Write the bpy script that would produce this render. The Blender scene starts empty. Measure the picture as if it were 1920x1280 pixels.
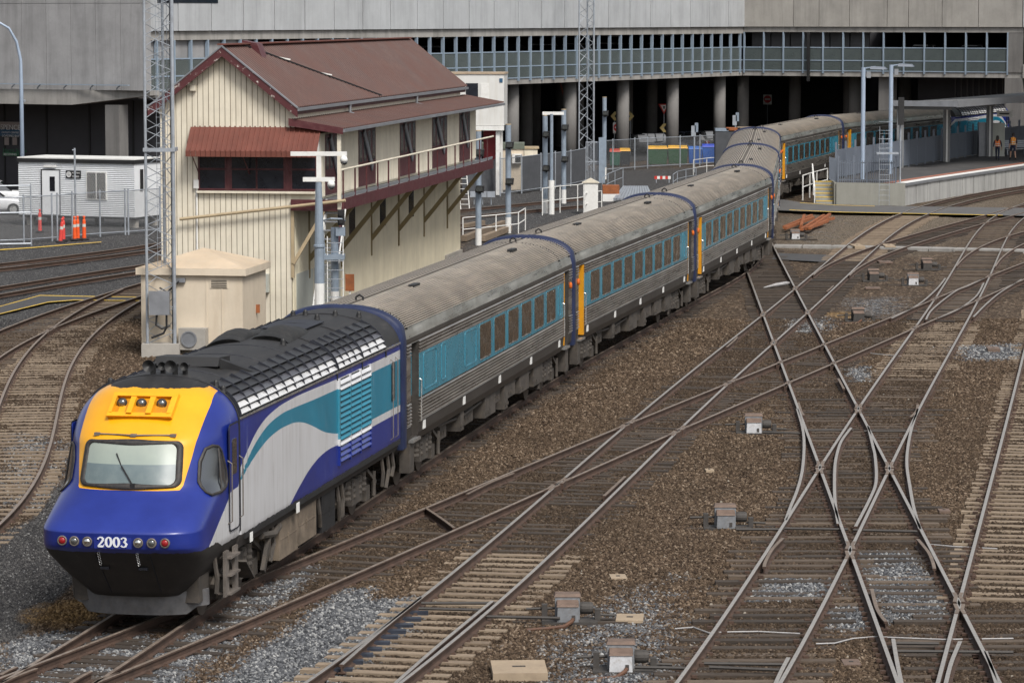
import bpy, math, random
import numpy as np
from mathutils import Vector, Matrix
random.seed(7); RNG = np.random.default_rng(7)
SC = bpy.context.scene
COL = SC.collection
PI = math.pi
# ------------------------------------------------------------------ camera
F = 6250.0; CAMH = 10.9; HY = 28.0; CXP = 960.0; CYP = 640.0
PITCH = math.atan((CYP - HY) / F); CP, SP = math.cos(PITCH), math.sin(PITCH)
cam = bpy.data.cameras.new('camera'); cam_o = bpy.data.objects.new('camera', cam); COL.objects.link(cam_o)
cam.sensor_width = 36.0; cam.lens = F / 1920.0 * 36.0; cam.clip_start = 1.0; cam.clip_end = 8000.0
cam_o.location = (0, 0, CAMH); cam_o.rotation_euler = (PI / 2 - PITCH, 0, 0)
SC.camera = cam_o
# ------------------------------------------------------------------ sky, sun, exposure (soft overcast day)
SUN_EL, SUN_AZ = 50.0, 152.0         # degrees; azimuth clockwise from +Y (sun high, behind the camera's right shoulder)
w = bpy.data.worlds.new('World'); SC.world = w; w.use_nodes = True
nt = w.node_tree; nt.nodes.clear()
sky = nt.nodes.new('ShaderNodeTexSky'); sky.sky_type = 'NISHITA'; sky.sun_disc = False
sky.sun_elevation = math.radians(SUN_EL); sky.sun_rotation = math.radians(SUN_AZ)
sky.air_density = 1.0; sky.dust_density = 3.0
hs = nt.nodes.new('ShaderNodeHueSaturation'); hs.inputs['Saturation'].default_value = 0.28
bg = nt.nodes.new('ShaderNodeBackground'); bg.inputs['Strength'].default_value = 0.105
wo = nt.nodes.new('ShaderNodeOutputWorld')
nt.links.new(sky.outputs[0], hs.inputs['Color']); nt.links.new(hs.outputs[0], bg.inputs[0]); nt.links.new(bg.outputs[0], wo.inputs[0])
sl = bpy.data.lights.new('sun', 'SUN'); sl.energy = 2.3; sl.angle = math.radians(18); sl.color = (1.0, 0.95, 0.88)
so = bpy.data.objects.new('sun', sl); COL.objects.link(so)
_az, _el = math.radians(SUN_AZ), math.radians(SUN_EL)
_d = Vector((math.sin(_az) * math.cos(_el), math.cos(_az) * math.cos(_el), math.sin(_el)))
so.rotation_euler = (-_d).to_track_quat('-Z', 'Y').to_euler(); so.location = _d * 200
SC.view_settings.view_transform = 'Standard'; SC.view_settings.look = 'None'
SC.view_settings.exposure = 0.55; SC.view_settings.gamma = 1.0; SC.view_settings.use_curve_mapping = False
try:
    SC.cycles.use_denoising = True; SC.cycles.denoiser = 'OPENIMAGEDENOISE'
    SC.cycles.max_bounces = 6; SC.cycles.transparent_max_bounces = 12
except Exception: pass
# ------------------------------------------------------------------ helpers
def G(px, py, z=0.0):
    """survey point: the spot at height z seen at this place of the photograph"""
    a = (px - CXP) / F; b = (py - CYP) / F
    d = Vector((a, CP - b * SP, -SP - b * CP)); t = (z - CAMH) / d.z
    return Vector((0, 0, CAMH)) + d * t
def A(px, py, Y):
    a = (px - CXP) / F; b = (py - CYP) / F
    d = Vector((a, CP - b * SP, -SP - b * CP)); return Vector((0, 0, CAMH)) + d * (Y / d.y)
class MB:
    def __init__(s): s.v = []; s.f = []; s.m = []
    def add(s, vs, fs, mi=0):
        o = len(s.v); s.v.extend([tuple(q) for q in vs])
        for f in fs: s.f.append(tuple(i + o for i in f)); s.m.append(mi)
        return s
    def box(s, x0, x1, y0, y1, z0, z1, mi=0):
        return s.add([(x0,y0,z0),(x1,y0,z0),(x1,y1,z0),(x0,y1,z0),(x0,y0,z1),(x1,y0,z1),(x1,y1,z1),(x0,y1,z1)],
            [(0,3,2,1),(4,5,6,7),(0,1,5,4),(1,2,6,5),(2,3,7,6),(3,0,4,7)], mi)
    def hexa(s, p, mi=0):      # 8 points, bottom ring then top ring (ccw seen from above)
        return s.add(p, [(0,3,2,1),(4,5,6,7),(0,1,5,4),(1,2,6,5),(2,3,7,6),(3,0,4,7)], mi)
    def bar(s, a, b, wd, ht, mi=0, up=(0,0,1)):
        a = Vector(a); b = Vector(b); d = (b - a)
        if d.length < 1e-6: return s
        d.normalize(); u = Vector(up)
        if abs(d.dot(u)) > .98: u = Vector((1,0,0))
        r = d.cross(u).normalized(); u = r.cross(d).normalized(); r = r * wd / 2; u = u * ht / 2
        return s.add([a-r-u, a+r-u, a+r+u, a-r+u, b-r-u, b+r-u, b+r+u, b-r+u],
            [(0,1,2,3),(7,6,5,4),(0,4,5,1),(1,5,6,2),(2,6,7,3),(3,7,4,0)], mi)
    def tube(s, pts, r, n=8, mi=0, cap=True):
        pts = [Vector(p) for p in pts]; rs = r if isinstance(r, (list, tuple)) else [r] * len(pts)
        o = len(s.v); k = len(pts); pu = None
        for i, p in enumerate(pts):
            d = (pts[min(i+1,k-1)] - pts[max(i-1,0)]).normalized()
            u = pu if pu is not None else (Vector((0,0,1)) if abs(d.z) < .95 else Vector((1,0,0)))
            a = d.cross(u)
            if a.length < 1e-5: a = d.cross(Vector((0,1,0)))
            a.normalize(); b = a.cross(d).normalized(); pu = b
            for j in range(n):
                t = 2 * PI * j / n; s.v.append(tuple(p + a * (rs[i] * math.cos(t)) + b * (rs[i] * math.sin(t))))
        for i in range(k-1):
            for j in range(n):
                j2 = (j+1) % n; s.f.append((o+i*n+j, o+i*n+j2, o+(i+1)*n+j2, o+(i+1)*n+j)); s.m.append(mi)
        if cap:
            s.f.append(tuple(o+j for j in reversed(range(n)))); s.m.append(mi)
            s.f.append(tuple(o+(k-1)*n+j for j in range(n))); s.m.append(mi)
        return s
    def lathe(s, prof, c=(0,0,0), n=16, axis='z', mi=0):
        o = len(s.v); k = len(prof)
        for (r, h) in prof:
            for j in range(n):
                t = 2*PI*j/n; a, b = r*math.cos(t), r*math.sin(t)
                q = (a,b,h) if axis=='z' else ((h,a,b) if axis=='x' else (b,h,a))
                s.v.append((c[0]+q[0], c[1]+q[1], c[2]+q[2]))
        for i in range(k-1):
            for j in range(n):
                j2=(j+1)%n; s.f.append((o+i*n+j,o+i*n+j2,o+(i+1)*n+j2,o+(i+1)*n+j)); s.m.append(mi)
        s.f.append(tuple(o+j for j in reversed(range(n)))); s.m.append(mi)
        s.f.append(tuple(o+(k-1)*n+j for j in range(n))); s.m.append(mi)
        return s
    def prism(s, poly, h0, h1, axis='z', mi=0):   # extrude a 2-d outline
        n = len(poly)
        def q(p, h): return (p[0],p[1],h) if axis=='z' else ((p[0],h,p[1]) if axis=='y' else (h,p[0],p[1]))
        return s.add([q(p,h0) for p in poly]+[q(p,h1) for p in poly],
            [tuple(reversed(range(n))), tuple(range(n,2*n))]+[(i,(i+1)%n,n+(i+1)%n,n+i) for i in range(n)], mi)
    def sweep(s, prof, path, mi=0, mis=None, cap=True):   # prof (lateral, z) open or closed ring; path list of Vector (x,y[,z]); lateral + = right of travel
        o=len(s.v); n=len(prof); k=len(path)
        for i,p in enumerate(path):
            d = path[min(i+1,k-1)]-path[max(i-1,0)]; r = Vector((d.y,-d.x,0)).normalized()
            for (l,z) in prof: s.v.append((p.x+r.x*l, p.y+r.y*l, p.z+z))
        for i in range(k-1):
            for j in range(n):
                j2=(j+1)%n; s.f.append((o+i*n+j,o+(i+1)*n+j,o+(i+1)*n+j2,o+i*n+j2)); s.m.append(mis[j] if mis else mi)
        if cap:
            s.f.append(tuple(o+j for j in range(n))); s.m.append(mi)
            s.f.append(tuple(o+(k-1)*n+j for j in reversed(range(n)))); s.m.append(mi)
        return s
    def mesh(s, name, mats, smooth=False):
        me = bpy.data.meshes.new(name); me.from_pydata(s.v, [], s.f)
        if not isinstance(mats, (list, tuple)): mats = [mats]
        for m in mats: me.materials.append(m)
        if len(mats) > 1: me.polygons.foreach_set('material_index', s.m)
        if smooth: me.polygons.foreach_set('use_smooth', [True]*len(me.polygons))
        me.update(); return me
    def build(s, name, mats, parent=None, smooth=False, loc=(0,0,0), rz=0.0):
        return link(name, s.mesh(name, mats, smooth), parent, loc, rz)
def link(name, me, parent=None, loc=(0,0,0), rz=0.0):
    o = bpy.data.objects.new(name, me); COL.objects.link(o); o.location = loc
    if rz: o.rotation_euler = (0,0,rz)
    if parent is not None: o.parent = parent
    return o
def tag(o, label=None, cat=None, group=None, kind=None):
    if label: o['label'] = label
    if cat: o['category'] = cat
    if group: o['group'] = group
    if kind: o['kind'] = kind
    return o
def thing(name, label, cat, loc=(0,0,0), rz=0.0, group=None):
    o = bpy.data.objects.new(name, None); COL.objects.link(o); o.empty_display_size = .3
    o.location = loc; o.rotation_euler = (0,0,rz); return tag(o, label, cat, group)
def copy_tree(o, parent=None):
    c = o.copy(); COL.objects.link(c); c.parent = parent
    for ch in list(o.children): copy_tree(ch, c)
    return c
def autosmooth(o, ang=35):
    me = o.data; me.polygons.foreach_set('use_smooth', [True]*len(me.polygons)); me.set_sharp_from_angle(angle=math.radians(ang)); return o
# ------------------------------------------------------------------ materials
class NT:
    def __init__(s, name):
        s.mat = bpy.data.materials.new(name); s.mat.use_nodes = True; s.nt = s.mat.node_tree; s.b = s.nt.nodes['Principled BSDF']
        s.out = s.nt.nodes['Material Output']
    def n(s, t, **k):
        x = s.nt.nodes.new(t)
        for a, v in k.items(): setattr(x, a, v)
        return x
    def l(s, a, b): s.nt.links.new(a, b)
    def set(s, node, key, val):
        if hasattr(val, 'is_linked') or hasattr(val, 'links'): s.l(val, node.inputs[key])
        else: node.inputs[key].default_value = val
    def co(s, kind='Object', scale=(1,1,1)):
        t = s.n('ShaderNodeTexCoord'); m = s.n('ShaderNodeMapping'); m.inputs['Scale'].default_value = scale
        s.l(t.outputs[kind], m.inputs[0]); return m.outputs[0]
    def noise(s, vec, scale, detail=3, rough=.6, dist=0):
        x = s.n('ShaderNodeTexNoise'); x.inputs['Scale'].default_value = scale; x.inputs['Detail'].default_value = detail
        x.inputs['Roughness'].default_value = rough; x.inputs['Distortion'].default_value = dist
        if vec is not None: s.l(vec, x.inputs['Vector'])
        return x.outputs['Fac']
    def vor(s, vec, scale, feature='F1', rnd=1.0):
        x = s.n('ShaderNodeTexVoronoi', feature=feature); x.inputs['Scale'].default_value = scale; x.inputs['Randomness'].default_value = rnd
        s.l(vec, x.inputs['Vector']); return x
    def ramp(s, fac, stops, interp='LINEAR'):
        x = s.n('ShaderNodeValToRGB'); cr = x.color_ramp; cr.interpolation = interp
        while len(cr.elements) < len(stops): cr.elements.new(.5)
        for e, (p, c) in zip(cr.elements, stops):
            e.position = p; e.color = (c, c, c, 1) if isinstance(c, (int, float)) else (*c, 1)
        s.l(fac, x.inputs[0]); return x.outputs[0]
    def mix(s, fac, a, b, mode='MIX'):
        x = s.n('ShaderNodeMix', data_type='RGBA', blend_type=mode)
        for k, v in ((0, fac), (6, a), (7, b)):
            if hasattr(v, 'links'): s.l(v, x.inputs[k])
            elif k == 0: x.inputs[k].default_value = v
            else: x.inputs[k].default_value = (*v, 1) if len(v) == 3 else v
        return x.outputs[2]
    def math(s, op, a, b=None, c=None, clamp=False):
        x = s.n('ShaderNodeMath', operation=op); x.use_clamp = clamp
        for k, v in ((0, a), (1, b), (2, c)):
            if v is None: continue
            if hasattr(v, 'links'): s.l(v, x.inputs[k])
            else: x.inputs[k].default_value = v
        return x.outputs[0]
    def attr(s, name):
        x = s.n('ShaderNodeAttribute'); x.attribute_name = name; return x.outputs['Fac']
    def rand(s): return s.n('ShaderNodeObjectInfo').outputs['Random']
    def sep(s, vec):
        x = s.n('ShaderNodeSeparateXYZ'); s.l(vec, x.inputs[0]); return x.outputs
    def bump(s, h, strength=.3, dist=.02):
        x = s.n('ShaderNodeBump'); x.inputs['Strength'].default_value = strength; x.inputs['Distance'].default_value = dist
        s.l(h, x.inputs['Height']); s.l(x.outputs[0], s.b.inputs['Normal']); return x
    def fin(s, color=None, rough=None, metal=None, spec=None):
        for k, v in (('Base Color', color), ('Roughness', rough), ('Metallic', metal), ('Specular IOR Level', spec)):
            if v is None: continue
            if hasattr(v, 'links'): s.l(v, s.b.inputs[k])
            elif k == 'Base Color': s.b.inputs[k].default_value = (*v, 1)
            else: s.b.inputs[k].default_value = v
        return s.mat
def paint(name, col, rough=.5, metal=0.0, var=.18, scale=1.5, dirt=None, dirt_amt=.35, bump=0.0, spec=None, coat=0.0, streak=False):
    t = NT(name); vec = t.co('Object'); nz = t.noise(vec, scale, 5, .65)
    dark = tuple(c*(1-var) for c in col); lite = tuple(min(1, c*(1+var)) for c in col)
    c = t.ramp(nz, [(.3, dark), (.7, lite)])
    if dirt:
        v2 = t.co('Object', (1,1,.12)) if streak else vec
        dn = t.ramp(t.noise(v2, scale*2.3, 6, .7), [(.48, 0.0), (.72, 1.0)])
        c = t.mix(t.math('MULTIPLY', dn, dirt_amt), c, dirt)
    if bump: t.bump(t.noise(vec, scale*12, 3), bump, .01)
    if coat: t.b.inputs['Coat Weight'].default_value = coat; t.b.inputs['Coat Roughness'].default_value = .12
    rr = t.ramp(nz, [(.3, max(0, rough-.08)), (.7, min(1, rough+.08))])
    return t.fin(c, rr, metal, spec)
M = {}
M['rail_side'] = paint('rail_side', (.058,.034,.024), .85, 0, .35, 3)
M['rail_head'] = paint('rail_head', (.56,.51,.45), .36, .8, .15, 6, (.2,.13,.09), .5)
M['rail_rusty_head'] = paint('rail_rusty_head', (.27,.22,.18), .5, .4, .25, 4, (.13,.075,.05), .7)
def sleeper_mat(name, a, b):
    t = NT(name); vec = t.co('Object', (1,6,6)); r = t.rand()
    c = t.mix(r, a, b); g = t.noise(vec, 3.5, 5, .7)
    c = t.mix(t.ramp(g, [(.4,.0),(.75,.75)]), c, tuple(q*.35 for q in a))
    t.bump(g, .5, .02); return t.fin(c, .9)
M['timber_dark'] = sleeper_mat('timber_dark', (.040,.030,.023), (.078,.058,.043))
M['timber_tan'] = sleeper_mat('timber_tan', (.20,.15,.105), (.29,.225,.16))
M['timber_mid'] = sleeper_mat('timber_mid', (.085,.062,.045), (.14,.105,.076))
M['fasten'] = paint('fasten', (.075,.045,.032), .8, .2, .4, 8)
# ------------------------------------------------------------------ rail survey: picture traces of each running rail, turned into centre lines on the ground
Z_ = 1905/640.0
_R = {'A':(1280,430,Z_),'B':(640,850,Z_),'C':(0,850,Z_),'D':(1280,850,Z_),'U':(1440,320,4.0),'L':(0,440,6.4),'M':(0,600,2.909),'N':(0,1080,4.2667)}
def TR(*seq):
    out = []; k = None
    for q in seq:
        if isinstance(q, str): k = _R[q]; continue
        p = G(k[0]+q[0]/k[2], k[1]+q[1]/k[2]); out.append((p.x, p.y))
    return np.array(out)
def shift(P, off):
    d = np.gradient(P, axis=0); n = np.stack([d[:,1], -d[:,0]], 1); n /= np.linalg.norm(n, axis=1)[:,None]; return P + n*off
def fit_track(Ls, Rs, g, deg, y0, y1):
    pts = np.concatenate([shift(p[np.argsort(p[:,1])], g/2) for p in Ls] + [shift(p[np.argsort(p[:,1])], -g/2) for p in Rs])
    yy = (pts[:,1]-100)/60.0; c = np.polyfit(yy, pts[:,0], deg)
    ys = np.arange(y0, y1+.01, 1.0); return [Vector((float(np.polyval(c, (y-100)/60.0)), float(y), 0)) for y in ys]
TRACE = {
'T2l':TR('N',(0,800),(300,680),(700,530),(1100,380),'B',(0,490),(470,300),(700,210),(950,100),'A',(0,965),(270,850),(540,745),(780,640),(960,580),(1170,490),(1400,390),(1700,260),(1905,185)),
'T2r':TR('N',(760,853),(1200,690),(1600,530),(1920,385),'B',(0,700),(620,420),(1170,190),(1590,0),'A',(280,990),(590,855),(850,730),(1060,640),(1300,550),(1500,460),(1760,340),(1905,280)),
'T3l':TR('B',(220,970),(450,800),(770,540),(1000,320),(1180,180),(1410,0),'A',(0,835),(240,660),(440,480),(610,330),(780,210),(900,110),'U',(620,545),(800,405),(980,315),(1180,255),(1500,180),(1920,110)),
'T3r':TR('B',(310,1280),(600,1080),(890,820),(1200,550),(1450,270),(1780,0),'A',(0,1090),(250,860),(500,640),(690,450),(850,310),(960,220),(1090,90),'U',(850,545),(1000,450),(1200,315),(1380,265),(1920,145)),
'T4l':TR('A',(360,240),(400,350),(450,470),(510,630),(545,740),(590,850),(640,980),'D',(725,0),(770,90),(920,520),(1080,920),(1160,1280)),
'T4r':TR('A',(505,85),(620,320),(700,450),(790,620),(840,740),(980,1000),'D',(1130,30),(1230,220),(1330,430),(1560,820),(1800,1280)),
'T5l':TR('D',(0,1210),(130,1020),(430,600),(570,380),(790,30),'A',(980,1000),(1190,700),(1310,540),(1440,330),'U',(1330,830),(1430,660),(1520,530),(1630,400),(1720,320),(1850,270)),
'T5r':TR('D',(570,1280),(660,1080),(850,720),(945,510),(1150,100),(1190,30),'A',(1320,1000),(1440,760),(1570,540),(1660,370),'U',(1650,830),(1740,620),(1820,460),(1920,350)),
'T6l':TR('A',(1905,690),(1800,1080),'D',(1765,0),(1610,580),(1540,850),(1420,1280)),
'T7l':TR('U',(330,790),(430,710),(640,620),(850,545),(1100,470),(1400,390),(1630,330),(1920,255)),
'T7r':TR('U',(600,790),(750,700),(1000,575),(1250,500),(1500,430),(1640,395),(1920,305)),
'T8l':TR('U',(1420,720),(1470,640),(1580,570),(1700,520),(1920,455)),
'T8r':TR('U',(1690,730),(1760,650),(1850,590),(1920,550)),
'Yal':TR('L',(0,620),(600,525),(1000,460),(1780,345)),
'Ybl':TR('L',(0,340),(500,290),(1000,220),(1780,115)),
'Ydl':TR('L',(0,1150),(400,985),(800,830),(1200,715),(1500,640),(1690,570)),
'Ydr':TR('L',(290,1280),(540,1165),(1000,980),(1400,830),(1690,745)),
'Yel':TR('M',(0,430),(60,290),(130,170),(230,85),'L',(540,1170),(800,970),(1200,750),(1500,640)),
'Yer':TR('M',(0,1110),(150,930),(250,740),(310,560),(350,400),(380,270),(440,160),(520,90),(620,0),'L',(1690,800)),
}
t_ = TRACE
# near side corner of each vehicle of the train (power car nose ... rear), on the ground
PN = [Vector(q) for q in ((-5.44,57.86,0),(-2.44,75.0,0),(1.85,98.92,0),(6.77,122.71,0),(11.49,146.55,0),(13.69,170.75,0),(15.69,194.97,0),(21.68,218.52,0),(31.76,240.63,0),(38.6,256.63,0))]
def _train_track():
    pts = []
    for i, p in enumerate(PN):
        d = (PN[min(i+1,9)]-PN[max(i-1,0)]).normalized(); pts.append(p + Vector((-d.y, d.x, 0))*1.46)
    d = (pts[1]-pts[0]).normalized(); pts = [pts[0]-d*22, pts[0]-d*10] + pts
    # catmull
    out = []
    for i in range(len(pts)-1):
        p0, p1, p2, p3 = pts[max(i-1,0)], pts[i], pts[i+1], pts[min(i+2,len(pts)-1)]
        for k in range(14):
            t = k/14; out.append(.5*((2*p1)+(p2-p0)*t+(2*p0-5*p1+4*p2-p3)*t*t+(3*p1-p0-3*p2+p3)*t**3))
    return out + [pts[-1]]
BG, SG = 1.67, 1.52
TRACKS = {   # name: (centre line, gauge between rail centres, sleeper material, label, sleepers?, rail head)
 'T1': (_train_track(), SG, 'timber_dark', 'curving track that carries the silver and blue passenger train', (0, 400), 'rail_rusty_head'),
 'T2': (fit_track([t_['T2l']], [t_['T2r']], BG, 5, 50, 152), BG, 'timber_dark', 'diagonal track joining the train track at the bottom left corner', (50, 150), 'rail_rusty_head'),
 'T3': (fit_track([t_['T3l']], [t_['T3r']], SG, 6, 50, 219), SG, 'timber_tan', 'long track with tan sleepers running from bottom centre to beside the platform', (50, 186), 'rail_head'),
 'T4': (fit_track([t_['T4l']], [t_['T4r']], BG, 3, 50, 160), BG, 'timber_dark', 'track crossing all the others from behind the train to bottom right', (96, 158), 'rail_head'),
 'T5': (fit_track([t_['T5l']], [t_['T5r']], BG, 5, 50, 194), BG, 'timber_mid', 'track through the double slip on the right towards the platform end', (96, 192), 'rail_head'),
 'T6': (fit_track([t_['T6l']], [], BG, 2, 50, 150), BG, 'timber_tan', 'rightmost track with worn tan sleepers at the photo edge', (62, 150), 'rail_head'),
 'T7': (fit_track([t_['T7l']], [t_['T7r']], SG, 4, 140, 196), SG, 'timber_dark', 'branch track leaving the long track below the platform end', (144, 193), 'rail_rusty_head'),
 'T8': (fit_track([t_['T8l']], [t_['T8r']], BG, 3, 145, 170), BG, 'timber_dark', 'short branch track leaving towards the right edge', (147, 170), 'rail_rusty_head'),
 'Ya': (fit_track([t_['Yal']], [], BG, 2, 118, 175), BG, None, 'yard track sunk in dark gravel nearest the yellow edged path', None, 'rail_rusty_head'),
 'Yb': (fit_track([t_['Ybl']], [], BG, 2, 128, 185), BG, None, 'yard track sunk in dark gravel nearest the white portable office', None, 'rail_rusty_head'),
 'Yd': (fit_track([t_['Ydl']], [t_['Ydr']], BG, 3, 104, 150), BG, 'timber_mid', 'straight yard track crossing the yellow edged path on the left', (104, 150), 'rail_rusty_head'),
 'Ye': (fit_track([t_['Yel']], [t_['Yer']], BG, 5, 66, 133), BG, 'timber_tan', 'winding yard track with tan sleepers left of the locomotive', (66, 133), 'rail_rusty_head'),
}
RPROF = [(-.07,-.165),(.07,-.165),(.07,-.15),(.012,-.13),(.012,-.05),(.036,-.036),(.036,-.004),(.028,0),(-.028,0),(-.036,-.004),(-.036,-.036),(-.012,-.05),(-.012,-.13),(-.07,-.15)]
RMIS = [0]*14; RMIS[6]=1; RMIS[7]=1; RMIS[8]=1
def off_path(path, off):
    P = np.array([(p.x, p.y) for p in path]); Q = shift(P, off); return [Vector((float(a), float(b), 0)) for a, b in Q]
def path_at(path):
    L = [0.0]
    for a, b in zip(path[:-1], path[1:]): L.append(L[-1]+(b-a).length)
    return L
def rail_obj(path, head, parent, name='rail', prof=RPROF, mis=RMIS):
    return MB().sweep(prof, path, 0, mis).build(name, [M['rail_side'], M[head]], parent)
def sleeper_mesh(name, ln, wd, mat):
    m = MB(); h = .012
    m.box(-ln/2, ln/2, -wd/2, wd/2, -.30, -.150)
    return m.mesh(name, M[mat])
SLP = {}
RAILS = []      # every running rail: (track key, path)
TOBJ = {}
for key, (path, g, smat, label, rng, head) in TRACKS.items():
    tr = thing('railway_track', label, 'railway track'); TOBJ[key] = tr
    for sgn in (-1, 1):
        rp = off_path(path, sgn*g/2); RAILS.append((key, rp)); rail_obj(rp, head, tr)
    if rng is None: continue
    L = path_at(path); s = .3; i = 0; fm = MB(); fn = 0
    ln = 2.6
    me = SLP.setdefault(smat, sleeper_mesh('sleeper', ln, .24, smat))
    me2 = SLP.setdefault('timber_tan2', sleeper_mesh('sleeper', ln, .24, 'timber_tan'))
    me3 = SLP.setdefault('timber_dark2', sleeper_mesh('sleeper', ln, .24, 'timber_dark'))
    cnt = 0
    while s < L[-1]-.3:
        while L[i+1] < s: i += 1
        t = (s-L[i])/(L[i+1]-L[i]); p = path[i].lerp(path[i+1], t); d = (path[i+1]-path[i]).normalized()
        if rng[0] <= p.y <= rng[1] and cnt < 300:
            use = me
            if key == 'T3' and (p.y > 68): use = me3 if p.y < 150 else me2
            if key == 'T5' and 102 < p.y < 120: use = me2
            if key == 'T2' and p.y > 100 : use = me3
            rz = math.atan2(d.y, d.x) - PI/2
            a = random.uniform(-.025, .025)
            o = link('sleeper', use, tr, (p.x+d.y*random.uniform(-.06,.06), p.y, (random.uniform(-.018, .010) if use is me2 or key in ('Yd','Ye','T6') or (key == 'T3' and p.y < 68) else random.uniform(-.045, .006))), rz+a)
            cnt += 1
            if p.y < 125:
                r = Vector((d.y, -d.x, 0))
                for sg in (-1, 1):
                    for q in (-1, 1):
                        c = p + r*(sg*g/2 + q*.115)
                        cs = random.uniform(.8, 1.2)
                        e1 = r*.045*cs; e2 = d*.04*cs
                        zb, zt = -.17, -.115
                        fm.hexa([c-e1-e2+Vector((0,0,zb)), c+e1-e2+Vector((0,0,zb)), c+e1+e2+Vector((0,0,zb)), c-e1+e2+Vector((0,0,zb)),
                                 c-e1*.5-e2*.6+Vector((0,0,zt)), c+e1*.5-e2*.6+Vector((0,0,zt)), c+e1*.5+e2*.6+Vector((0,0,zt)), c-e1*.5+e2*.6+Vector((0,0,zt))]); fn += 1
        s += .66 if key != 'T3' else .6
    if fn: tag(fm.build('rail_fastenings', M['fasten'], tr), kind='stuff')
# long timbers under the double slip (two tracks crossing), Y 52..96
def xat(path, y):
    for a, b in zip(path[:-1], path[1:]):
        if a.y <= y <= b.y: return a.x+(b.x-a.x)*(y-a.y)/(b.y-a.y)
    return path[0].x
y = 51.0
LT = {}
while y < 96:
    xs = [xat(TRACKS['T4'][0], y), xat(TRACKS['T5'][0], y)]
    lo, hi = min(xs)-BG/2-.55, max(xs)+BG/2+.55
    if y < 62: lo2 = xat(TRACKS['T6'][0], y); hi = max(hi, lo2+BG/2+.55)
    segs = [(lo, hi)]
    if hi-lo > 4.4: segs = [(lo, lo+2.75), (hi-2.9-random.uniform(0,.3), hi)]
    for (a, b) in segs:
        a += random.uniform(-.25,.1); b += random.uniform(-.1,.25)
        k = round((b-a)*2)/2
        me = LT.setdefault(k, sleeper_mesh('sleeper', k, .25, 'timber_mid' if False else 'timber_dark'))
        tanm = LT.setdefault(('t',k), sleeper_mesh('sleeper', k, .25, 'timber_mid'))
        o = link('sleeper', tanm if random.random() < .4 else me, TOBJ['T5'], ((a+b)/2, y, random.uniform(-.034,.012)), random.uniform(-.012,.012))
    y += .62
fm = MB()
for key in ('T4','T5','T6'):
    for sg in (-1, 1):
        for p in off_path(TRACKS[key][0], sg*BG/2):
            if p.y < 96:
                for k in (0, .5):
                    for q in (-.115, .115):
                        x = p.x+q; yy = p.y+k
                        fm.box(x-.05, x+.05, yy-.05, yy+.05, -.17, -.12)
tag(fm.build('rail_fastenings', M['fasten'], TOBJ['T4']), kind='stuff')
# slip and closure rails of the two double slips, switch blades
def spath(pts):
    P = [Vector((float(a), float(b), 0)) for a, b in pts]; out = []
    for i in range(len(P)-1):
        p0, p1, p2, p3 = P[max(i-1,0)], P[i], P[i+1], P[min(i+2,len(P)-1)]
        for k in range(5):
            t = k/5; out.append(.5*((2*p1)+(p2-p0)*t+(2*p0-5*p1+4*p2-p3)*t*t+(3*p1-p0-3*p2+p3)*t**3))
    return out+[P[-1]]
for key, tr_ in (
  ('T5', TR('A',(640,1000),(668,1100),(678,1200),'D',(668,90),(640,200),(602,295),(575,370))),
  ('T5', TR('A',(1312,1000),(1275,1120),(1255,1230),'D',(1252,70),(1268,180),(1290,300),(1325,420))),
  ('T5', TR('A',(940,1105),(885,1180),(857,1270),'D',(848,110),(850,260),(868,390))),
  ('T5', TR('A',(1035,1095),(1060,1200),'D',(1075,20),(1080,150),(1050,240),(965,405))),
  ('T2', TR('U',(925,1106),(1130,1000),(1265,885),(1330,805))),
  ('T2', TR('U',(1185,1115),(1235,1035),(1400,905),(1500,862),(1640,796))),
  ('T2', TR('U',(1270,1105),(1430,1035),(1560,940),(1618,840))),
  ('T2', TR('U',(1540,1095),(1640,995),(1750,905),(1900,815))),
  ('T4', TR('D',(1175,1030),(1195,1150),(1222,1280))),
  ('T6', TR('D',(1548,1045),(1500,1160),(1468,1280))),
  ('T5', TR('D',(590,1135),(550,1210),(518,1280))),
  ('T4', TR('D',(1690,1100),(1720,1180),(1752,1280))),
):
    rail_obj(spath(tr_), 'rail_head', TOBJ[key], 'closure_rail')
# dark switch blades of the near turnout on the tan track
for tr_ in (TR('B',(445,800),(230,975),(0,1175)), TR('B',(842,820),(640,985),(480,1120),(300,1278))):
    rail_obj(spath(tr_), 'rail_head', TOBJ['T3'], 'switch_blade')
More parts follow.
